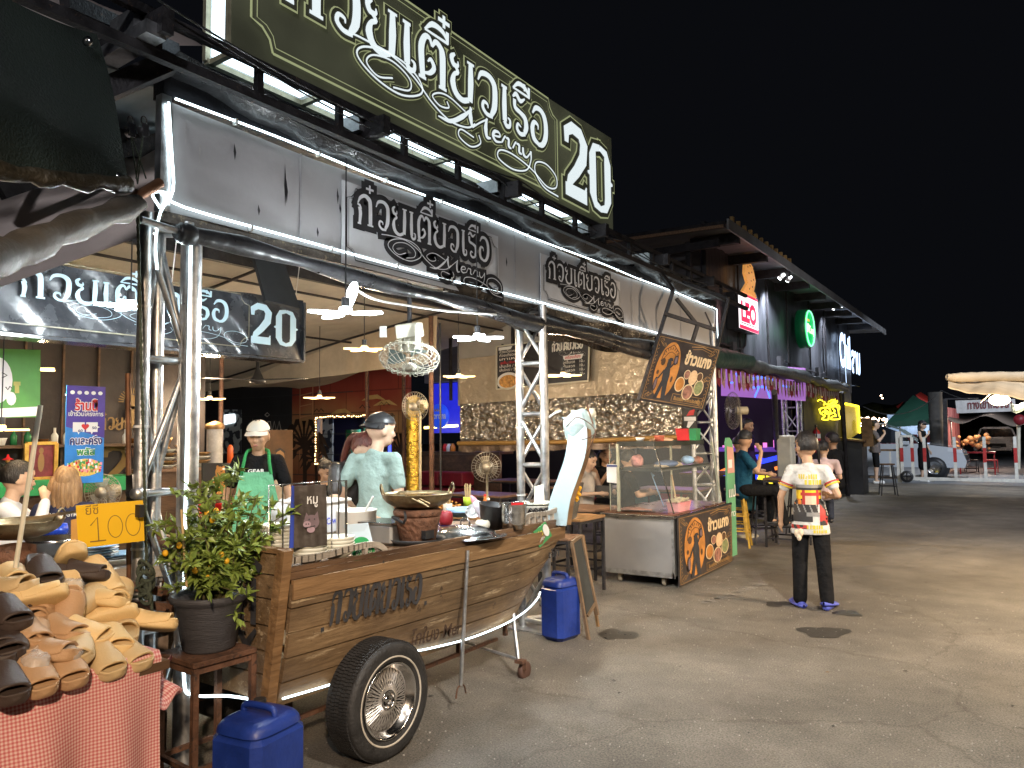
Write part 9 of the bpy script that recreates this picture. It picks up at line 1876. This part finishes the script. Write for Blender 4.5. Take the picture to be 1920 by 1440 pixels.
# jersey print wrapped on the back, in coloured patches cast onto the cloth
bpy.context.view_layer.update(); dg = bpy.context.evaluated_depsgraph_get()
s_ = .875; Zc = 1.10*s_
def prt(u,v):      # u -1..1 across, v 0 bottom .. 1 top ; returns ink index
    n = noise.noise(Vector((u*5,v*9,2)))
    if v > .93 or abs(u) > .93: return None
    if .84 < v < .92 and -.5 < u < .5 and (int(u*26) % 3) and n > -.35: return 'gold'
    if .76 < v < .83 and -.15 < u < .65 and (int(u*30) % 3): return 'gold'
    if .72 < v <= .76 and -.6 < u < .75: return 'grey'
    if .68 < v <= .72 and -.62 < u < .8: return 'ink'
    if .46 < v <= .68 and -.75 < u < .85:
        if abs(abs(u-.1)-.33) < .06: return 'red'
        if .60 < v < .64 and abs(u-.1) < .5: return 'red'
        if v < .55 and abs(u-.1) > .4: return 'orange' if n > 0 else 'ink'
        if abs(u-.1) < .27 and v < .6: return 'cream'
        return 'yellow'
    if .16 < v <= .46 and -.8 < u < .9:
        if u > .55: return 'red' if n > -.1 else 'ink'
        if v > .34 and u < .45: return 'ink' if (u+v*1.2) % .32 < .25 else 'grey'
        if .28 < v <= .34: return 'ink' if u < -.1 else 'grey'
        if .20 < v <= .28 and u < .2: return 'ink'
        return None
    if .10 < v <= .16 and u < -.1: return 'red' if n > -.05 else 'ink'
    if .09 < v <= .15 and -.3 < u < .7 and (int(u*28) % 3): return 'gold'
    if .03 < v <= .08 and .2 < u < .85 and (int(u*28) % 3): return 'gold'
    return None
inks = {'gold': mat('print_gold',(.50,.40,.03),.6),'grey': mat('print_grey',(.22,.21,.20),.6),'ink': mat('print_ink',(.025,.022,.022),.6),'red': mat('print_red',(.38,.03,.025),.6),'orange': mat('print_orange',(.55,.18,.03),.6),'cream': mat('print_cream',(.60,.42,.30),.6),'yellow': mat('print_yellow',(.70,.45,.02),.6)}
pb = {k: LB() for k in inks}; NU_,NV_ = 52,84; gpt = {}
def hit(i,j):
    if (i,j) in gpt: return gpt[(i,j)]
    u = -1+2*i/NU_; v = j/NV_; x = u*.185*s_; z = (.73+.66*v)*s_
    ok,p,n_,_ = jer.ray_cast(Vector((x,-.6,z)),Vector((0,1,0))); gpt[(i,j)] = (p+n_*.003) if ok else None; return gpt[(i,j)]
for i in range(NU_):
    for j in range(NV_):
        c_ = prt(-1+2*(i+.5)/NU_,(j+.5)/NV_)
        if not c_: continue
        q = [hit(i,j),hit(i+1,j),hit(i+1,j+1),hit(i,j+1)]
        if all(x is not None for x in q) and max((q[0]-x).length for x in q) < .03: pb[c_].add(q,[(0,1,2,3)])
for k,q in pb.items():
    if q.v: q.build(k+'_print',inks[k],boy)
for e in 'LR':
    sh,el_ = PB_['sh'+e],PB_['el'+e]; d = (el_-sh)
    for a_,c_ in ((.50,'red'),(.58,'yellow')):
        f = LB(); ax = d.normalized(); f.lathe(sh+d*a_,[(.0635,-.006),(.0645,.006)],18,tuple(ax)); f.build('sleeve_stripe',inks[c_],boy)
f = MB(); hb_ = W(1494,1000,Y=6.85)
for k in ((0,0),(.035,.01),(.018,-.03)): f.ball(hb_+Vector((k[0],0,k[1])),(.022,.02,.035),10,8)
tag(f.build('snack_bag',mat('cream_dumplings',(.62,.50,.36),.6)),'small bag of pale snacks in the left hand of the boy','snack')
# --- cooks
Jc = dict(elL=(-.25,.02,1.09),wrL=(-.27,.12,.86),haL=(-.26,.18,.80),elR=(.25,-.02,1.09),wrR=(.26,.10,.86),haR=(.25,.15,.79))
ck,_,PC = person('man with white cap, black shirt and pale green apron behind the boat cart',at(484,900,6.2),face_to(484,900,6.2,-.1),.985,STAND,Jc,SK1,m_blk,'short',m_jean,'long',m_black,m_hair,'crop',-.15,-.18,.010,True,(mat('white_cap',(.62,.60,.54),.8,0,.06),False,1))
m_apr = cl('mint_apron',(.16,.46,.27)); f = LB()
def apr(u,v): x = (u-.5)*(.36-.12*max(0,v-.62)/.38); z = .55+.72*v; return (x,.148+.012*math.cos(x*9)-.35*x*x+.03*(1-v)*.3,z)
f.sheet(apr,16,20,.004); f.build('apron',m_apr,ck)
f = LB()
for sx in (-1,1): f.tube(smooth_pts([(sx*.115,.150,1.25),(sx*.10,.135,1.34),(sx*.085,.05,1.43),(sx*.05,-.06,1.45)],5),.014,6)
f.build('apron_strap',cl('green_strap',(.04,.26,.09)),ck)
f = LB(); f.sheet(lambda u,v: tuple(Vector(apr(.03+.94*u,.02+.28*v))+Vector((0,.005,0))),12,3); f.build('apron_band',cl('green_band',(.03,.34,.10)),ck)
f = LB(); text(f,'LINEMAN',(.10,.182,.73),(-1,0,0),(0,0,1),.065,.20,.03,0); f.build('apron_letters',m_white,ck)
f = LB(); text(f,'GEAR',(.065,.150,1.265),(-1,0,0),(0,0,1),.04,.13,.03,0); f.build('shirt_letters',m_white,ck)
Jd = dict(hed=(.03,.04,1.60),elR=(.21,-.02,1.10),wrR=(.20,.14,.93),haR=(.18,.20,.88),elL=(-.25,-.07,1.12),wrL=(-.20,.14,.97),haL=(-.15,.22,.95))
ck2,_,_ = person('young man in a pale mint polo and backward black cap seen from behind',at(703,900,5.5),face_to(703,900,5.5,math.pi-.45),1.0,STAND,Jd,SK2,mat('pale_mint_cloth',(.27,.36,.33),.95,0,.08,5,3.0,6,spec=.1),'short',m_jean,'long',m_black,m_hair,'crop',-.75,-.1,.010,True,(m_black,True,1))
Je = dict(che=(0,.06,1.20),nek=(0,.13,1.36),hed=(.01,.23,1.46),shL=(-.16,.08,1.31),shR=(.16,.08,1.31),elL=(-.23,.18,1.08),wrL=(-.12,.38,1.04),haL=(-.06,.45,1.03),elR=(.24,.16,1.06),wrR=(.16,.36,.98),haR=(.12,.42,.96))
person('woman with tied auburn hair in a black top leaning over beside the mint polo man',at(645,900,5.7),face_to(645,900,5.7,.75),1.0,STAND,Je,SK2,mat('glossy_black_top',(.03,.026,.025),.4,0,.3,5,.8,14),'short',m_blk,'long',m_black,m_hairr,'pony',.1,-.55,.010,True,None,True)
# --- seated guests
Jw = dict(elR=(.20,.22,.80),wrR=(.07,.26,1.02),haR=(.03,.24,1.10),elL=(-.20,.24,.80),wrL=(-.05,.30,.98),haL=(-.01,.27,1.07),hed=(0,.08,1.20))
person('man in a long white shirt eating with both hands at the far left table',at(10,900,5.9,-.02),face_to(10,900,5.9,1.5),1.06,SIT,Jw,SK2,mat('white_shirt_cloth',(.60,.62,.66),.8,0,.06,5,.6,8),'long',m_jean,'long',m_black,m_hair,'short',.2,-.15,.010,True)
bw,_,_ = person('woman with light brown hair and navy T-shirt seated with her back to us',at(120,940,6.1,-.02),face_to(120,940,6.1,math.pi-.2),1.03,SIT,dict(elL=(-.25,.06,.74),wrL=(-.18,.30,.76)),SK1,mat('navy_cloth',(.018,.022,.06),.8,0,.15,5,.6,8),'short',m_jean,'long',m_black,m_hairb,'long',0,-.1,.010,False,None,True)
f = LB(); f.bar((-.10,-.125,1.02),(.14,-.135,.66),.018,.006); f.build('bag_strap',m_wood,bw); f = LB(); text(f,'SUKHUMA GYM',(-.14,-.122,.955),(1,0,0),(0,0,1),.045,.26,.02,0); f.build('back_letters',m_white,bw)
person('young woman in black seated looking down below the serving hatch',at(605,905,8.6),face_to(605,905,8.6,.4),.98,SIT,dict(hed=(0,.10,1.19)),SK2,m_blk,'short',m_blk,'long',m_black,m_hair,'bun',.1,-.5,.011,True,None,True)
person('woman in a cream sleeveless top using a tablet under the shiny curtain',at(1098,930,10.2),face_to(1098,930,10.2,.9),1.0,SIT,dict(hed=(0,.08,1.19)),SK2,mat('cream_cloth',(.48,.42,.36),.8),'sleeveless',cl('olive_trousers',(.10,.085,.065)),'long',m_black,m_hair,'bun',.0,-.35,.012,True,None,True)
person('woman with long dark hair and glasses behind the tablet user',at(1132,905,11.0),face_to(1132,905,11.0,.6),1.03,SIT,dict(elR=(.2,.2,.80),wrR=(.10,.3,1.0),haR=(.08,.32,1.08)),SK1,m_blk,'sleeveless',m_blk,'long',m_black,m_hair,'long',-.3,-.05,.012,True,None,True)
person('seated person in black half hidden behind the glass food cabinet',at(1172,930,9.9),face_to(1172,930,9.9,1.9),1.0,SIT,{},SK2,m_blk,'short',m_blk,'shorts',m_white,m_hair,'short',0,-.3,.012,True)
f = MB(); q = W(1130,922,D=10.0); f.slab(q+Vector((-.12,0,-.08)),q+Vector((.12,0,-.08)),q+Vector((.12,.05,.08)),q+Vector((-.12,.05,.08)),.01); tag(f.build('tablet',m_black),'dark tablet held by the woman under the shiny curtain','tablet')
# bar side people
cs = W(1392,1025,Z=0); Jm = dict({k: tuple(Vector(v)+Vector((0,0,.22))) for k,v in SIT.items() if k not in ('anL','anR','ftL','ftR')},anL=(-.12,.36,.36),ftL=(-.12,.5,.30),anR=(.14,.50,.34),ftR=(.14,.64,.30),elR=(.22,.16,1.0),wrR=(.12,.24,1.26),haR=(.08,.20,1.34),elL=(-.26,.12,.98),wrL=(-.20,.36,.95),haL=(-.18,.42,.94))
person('man in a dark teal T-shirt and cap seated on a bar stool looking back',(cs.x+.02,cs.y,0),R(-62),1.02,SIT,Jm,SK1,cl('dark_teal_cloth',(.012,.065,.115)),'short',m_blk,'long',m_black,m_hair,'crop',1.0,-.05,.011,True,(m_black,False,1))
person('woman in a white and pink top seated beyond the bar table',(cs.x+.75,cs.y+1.6,.15),R(20),.95,SIT,{},SK2,mat('white_pink_cloth',(.55,.42,.42),.8),'short',m_jean,'long',m_black,m_hair,'pony',-.6,-.1,.012,True,None,True)
person('dark dressed guest seated behind the grey bar post',(cs.x+.72,cs.y+2.6,.2),R(70),1.0,SIT,{},SK1,m_blk,'short',m_blk,'long',m_black,m_hair,'short',.1,0,.013,True)
person('dark dressed guest with a cap seated left of the teal shirt man',(cs.x-.75,cs.y+2.2,.15),R(-60),1.0,SIT,{},SK1,m_blk,'short',m_blk,'long',m_black,m_hair,'crop',.2,0,.013,True,(m_black,False,1))
person('man standing in the dark violet light of the bar near the fan',at(1402,880,13.6),R(-100),1.04,STAND,{},SK1,cl('violet_dark_cloth',(.04,.02,.09)),'long',m_blk,'long',m_black,m_hair,'short',.1,-.1,.013,True)
# far couple by the gate
q = W(1652,903,Z=0); person('man in a grey T-shirt and black shorts drinking beside the white car',(q.x,24.1,0),R(-80),1.07,STAND,dict(elR=(.24,.10,1.15),wrR=(.12,.26,1.36),haR=(.06,.22,1.44),hed=(0,.03,1.60)),SK2,cl('grey_cloth',(.13,.11,.105)),'short',m_blk,'shorts',m_white,m_hair,'short',0,0,.016,True,None,False,1.12)
q = W(1735,903,Z=0); person('woman in a black dress and cap standing behind the sliding gate',(q.x,25.2,0),R(-110),1.06,STAND,dict(elR=(.22,.08,1.14),wrR=(.10,.22,1.34),haR=(.06,.2,1.42)),SK2,m_blk,'sleeveless',m_blk,'skirt',m_white,m_hair,'long',0,0,.016,True,(m_black,False,1),True)
# ================================================================ small things that make the place lived in
rnd = random.Random(77)
# seams, ties and grime on the sign band; wires along it
t = S.objects['sign_band']
for y in (2.72,4.86,7.02,8.35):
    f = MB(); f.sheet(lambda u,v: (XF+.017,y+.012*u,2.64+v*.5),1,6,.002); f.build('seam',mat('seam_grey',(.36,.355,.37),.7,0,.15,8),t)
f = MB(); rnd2 = random.Random(5)
for k in range(20):
    y = rnd2.uniform(2.0,9.5); z = rnd2.uniform(2.95,3.14); h_ = rnd2.uniform(.05,.24); w_ = rnd2.uniform(.004,.012)
    f.add([(XF+.0185,y,z),(XF+.0185,y+w_,z),(XF+.0185,y+w_*.6,z-h_),(XF+.0185,y+w_*.3,z-h_)],[(0,1,2,3)])
f.build('rain_streaks',mat('rain_grime',(.40,.39,.385),.8,0,.2,20),t)
for k,(a,b,sg_) in enumerate((((-3.06,1.6,3.5),(-3.06,4.6,3.47),.10),((-3.06,4.6,3.47),(-3.06,9.8,3.40),.14),((-3.2,2.1,3.30),(-3.18,5.3,3.32),.07),((-3.22,5.0,2.56),(-3.2,9.4,2.6),.10),((-3.3,9.6,3.2),(-4.0,12.0,3.6),.25))):
    f = MB(); f.tube(drop(a,b,sg_,18),.006,5); tag(f.build('cable',m_black),['black cable drooping along the roof truss, nearer half','black cable drooping along the roof truss, farther half','black cable looped above the larger lettered panel','black cable sagging below the grey band','black cable running from the band end to the bar building'][k],'cable')
# litter and scuffs on the road
m_lit = [mat('paper_litter',(.45,.43,.38),.8,0,.2,20),mat('leaf_litter',(.16,.10,.05),.8,0,.3,20),mat('dark_litter',(.05,.045,.04),.8)]
f = [MB(),MB(),MB()]
for k in range(150):
    x = rnd.uniform(-3.1,2.5); y = rnd.uniform(2.6,14); a = rnd.uniform(0,3.14); s_ = rnd.uniform(.006,.022); q = f[rnd.choice((0,1,1,2,2,2))]
    c_,d_ = math.cos(a)*s_,math.sin(a)*s_; q.add([(x-c_,y-d_,.005),(x+d_*.6,y-c_*.6,.008),(x+c_,y+d_,.006),(x-d_*.5,y+c_*.5,.009)],[(0,1,2,3)])
for q,m_ in zip(f,m_lit): tag(q.build('litter',m_),kind='stuff')
gm = MB()
for k in range(1500):
    x = rnd.uniform(-3.2,1.2); y = rnd.uniform(2.2,8); s_ = rnd.uniform(.002,.006); gm.box((x,y,s_*.5),(s_*1.5,s_,s_),(0,0,rnd.uniform(0,3)))
tag(gm.build('road_grit',mat('pale_grit',(.30,.28,.25),.8,0,.4,50)),kind='stuff')
sc = MB()   # pale scrape on the asphalt beyond the boat
for k in range(26):
    p = W(1320+k*4.4,1132-k*1.6+rnd.uniform(-3,3),Z=.005); sc.add([(p.x-.03,p.y-.02,.0045),(p.x+.05,p.y-.01,.0045),(p.x+.04,p.y+.02,.0045),(p.x-.04,p.y+.012,.0045)],[(0,1,2,3)])
tag(sc.build('scrape_mark',mat('scraped_asphalt',(.26,.245,.22),.8,0,.3,30)),kind='structure')
# conduit and junction boxes on the bar front, panel joints
bb = S.objects['bar_building']
f = MB(); f.tube(smooth_pts([(XW+.05,12.0,3.0),(XW+.05,13.2,3.02),(XW+.05,13.4,3.3),(XW+.05,13.5,3.9)],3),.018,6); f.tube(smooth_pts([(XW+.05,16.0,3.0),(XW+.05,19.5,2.95),(XW+.05,19.7,3.3),(XW+.05,19.8,4.2)],3),.018,6); f.build('conduit',m_dark,bb)
for y in (13.1,14.9,16.4,18.4,20.1,21.8): f = MB(); f.box((XW+.035,y,3.75),(.03,.03,2.2)); f.build('joint_strip',m_dark,bb)
f = MB()
for y in (12.6,15.6,19.0): f.box((XW+.06,y,2.95),(.08,.18,.24))
f.build('junction_box',mat('grey_box',(.05,.05,.055),.6),bb)
# more things on the boat deck
m_sack = mat('clear_bag',(.75,.76,.76),.15,0,.05,6,.8,26,alpha=.6)
for k,(px_,py_,z,r_,m_,nm,lab,cat) in enumerate(((700,985,1.0,.055,m_sack,'noodle_bag','clear bag of noodles behind the green card','bag'),(745,985,.98,.045,m_enam,'seasoning_jar','white seasoning jar between the food box and the stove','jar'),(905,985,.96,.05,m_bowl,'sauce_bowl','white sauce bowl beside the black bucket','bowl'),(836,968,.99,.05,m_redd,'chilli_jar','dark red chilli jar behind the dome lid','jar'),(940,968,.99,.045,m_bowl,'spoon_cup','white cup of spoons behind the black bucket','cup'))):
    c = W(px_,py_,Z=z); f = MB(); f.lathe((c.x,c.y,DK),[(0,0),(r_*.8,0),(r_,.03),(r_*.95,z-DK+.02),(r_*.7,z-DK+.035),(0,z-DK+.03)],18)
    if 'bag' in nm: f.v = [(v[0]+.015*noise.noise(Vector(v)*24),v[1]+.015*noise.noise(Vector(v)*22),v[2]+.01*noise.noise(Vector(v)*25)) for v in f.v]
    tag(f.build(nm,m_),lab,cat)
# things on the cook's side: hanging ladles, towel, plastic bags on the truss
for k,(px_,py_,D_,m_,lab) in enumerate(((712,612,5.4,m_white,'small white paper note tied to the cable near the big fan'),)):
    c = W(px_,py_,D=D_); f = MB(); f.slab(c,c+Vector((.05,.02,0)),c+Vector((.05,.02,-.08)),c+Vector((0,0,-.08)),.003); tag(f.build('paper_note',m_),lab,'note')
# bars and chairs silhouettes under the curtain
m_cr = [m_redd,m_woodd,mat('teal_crate',(.03,.12,.13),.5)]
for k in range(6):
    x = -7.3+k*.62; f = MB(); f.box((x,13.2+.2*(k % 2),.32+.0*(k)),(.5,.4,.3),bev=.02); tag(f.build('crate',m_cr[k % 3]),['dark red crate','dark wooden crate','teal crate'][k % 3]+' in the dim back room, '+['far left','second from left','third from left','third from right','second from right','far right'][k]+' of the row','crate','crates in the dim back room')
lamp('POINT',(-5.4,12.2,2.4),16,(1,.8,.6),.1)
# ================================================================ countable small pieces become parts of their own
def split_islands(o,limit=60):
    me = o.data; n = len(me.vertices); par = list(range(n))
    def find(a):
        while par[a] != a: par[a] = par[par[a]]; a = par[a]
        return a
    for p in me.polygons:
        v = p.vertices; r = find(v[0])
        for i in v[1:]: par[find(i)] = r
    groups = {}
    for p in me.polygons: groups.setdefault(find(p.vertices[0]),[]).append(p)
    merged = list(groups.values())
    if not (2 <= len(merged) <= limit): return
    for k,ps in enumerate(merged):
        used_ = sorted({i for p in ps for i in p.vertices}); mp_ = {a: b for b,a in enumerate(used_)}
        m2 = bpy.data.meshes.new(o.name); m2.from_pydata([tuple(me.vertices[i].co) for i in used_],[],[tuple(mp_[i] for i in p.vertices) for p in ps])
        for q in me.materials: m2.materials.append(q)
        m2.polygons.foreach_set('material_index',[p.material_index for p in ps]); m2.polygons.foreach_set('use_smooth',[p.use_smooth for p in ps]); m2.update()
        if k == 0: first = m2
        else:
            c = o.copy(); c.data = m2; S.collection.objects.link(c)
    o.data = first
NM = {'clip','tear','rafter','roof_bracket','painted_bird','painted_cloud','lit_panel','puzzle_pieces','knobs','glass_clip','eyelet','batten','mortar_line','brass','fruit_print','bean','bracket','pillar','lip','stud','trim','label_sticker','parking_markings','stretcher','cable_tie','foot_ring','goods'}
for o in list(S.collection.objects):
    if o.type == 'MESH' and o.parent and o.name.split('.')[0] in NM: split_islands(o)
bad = []
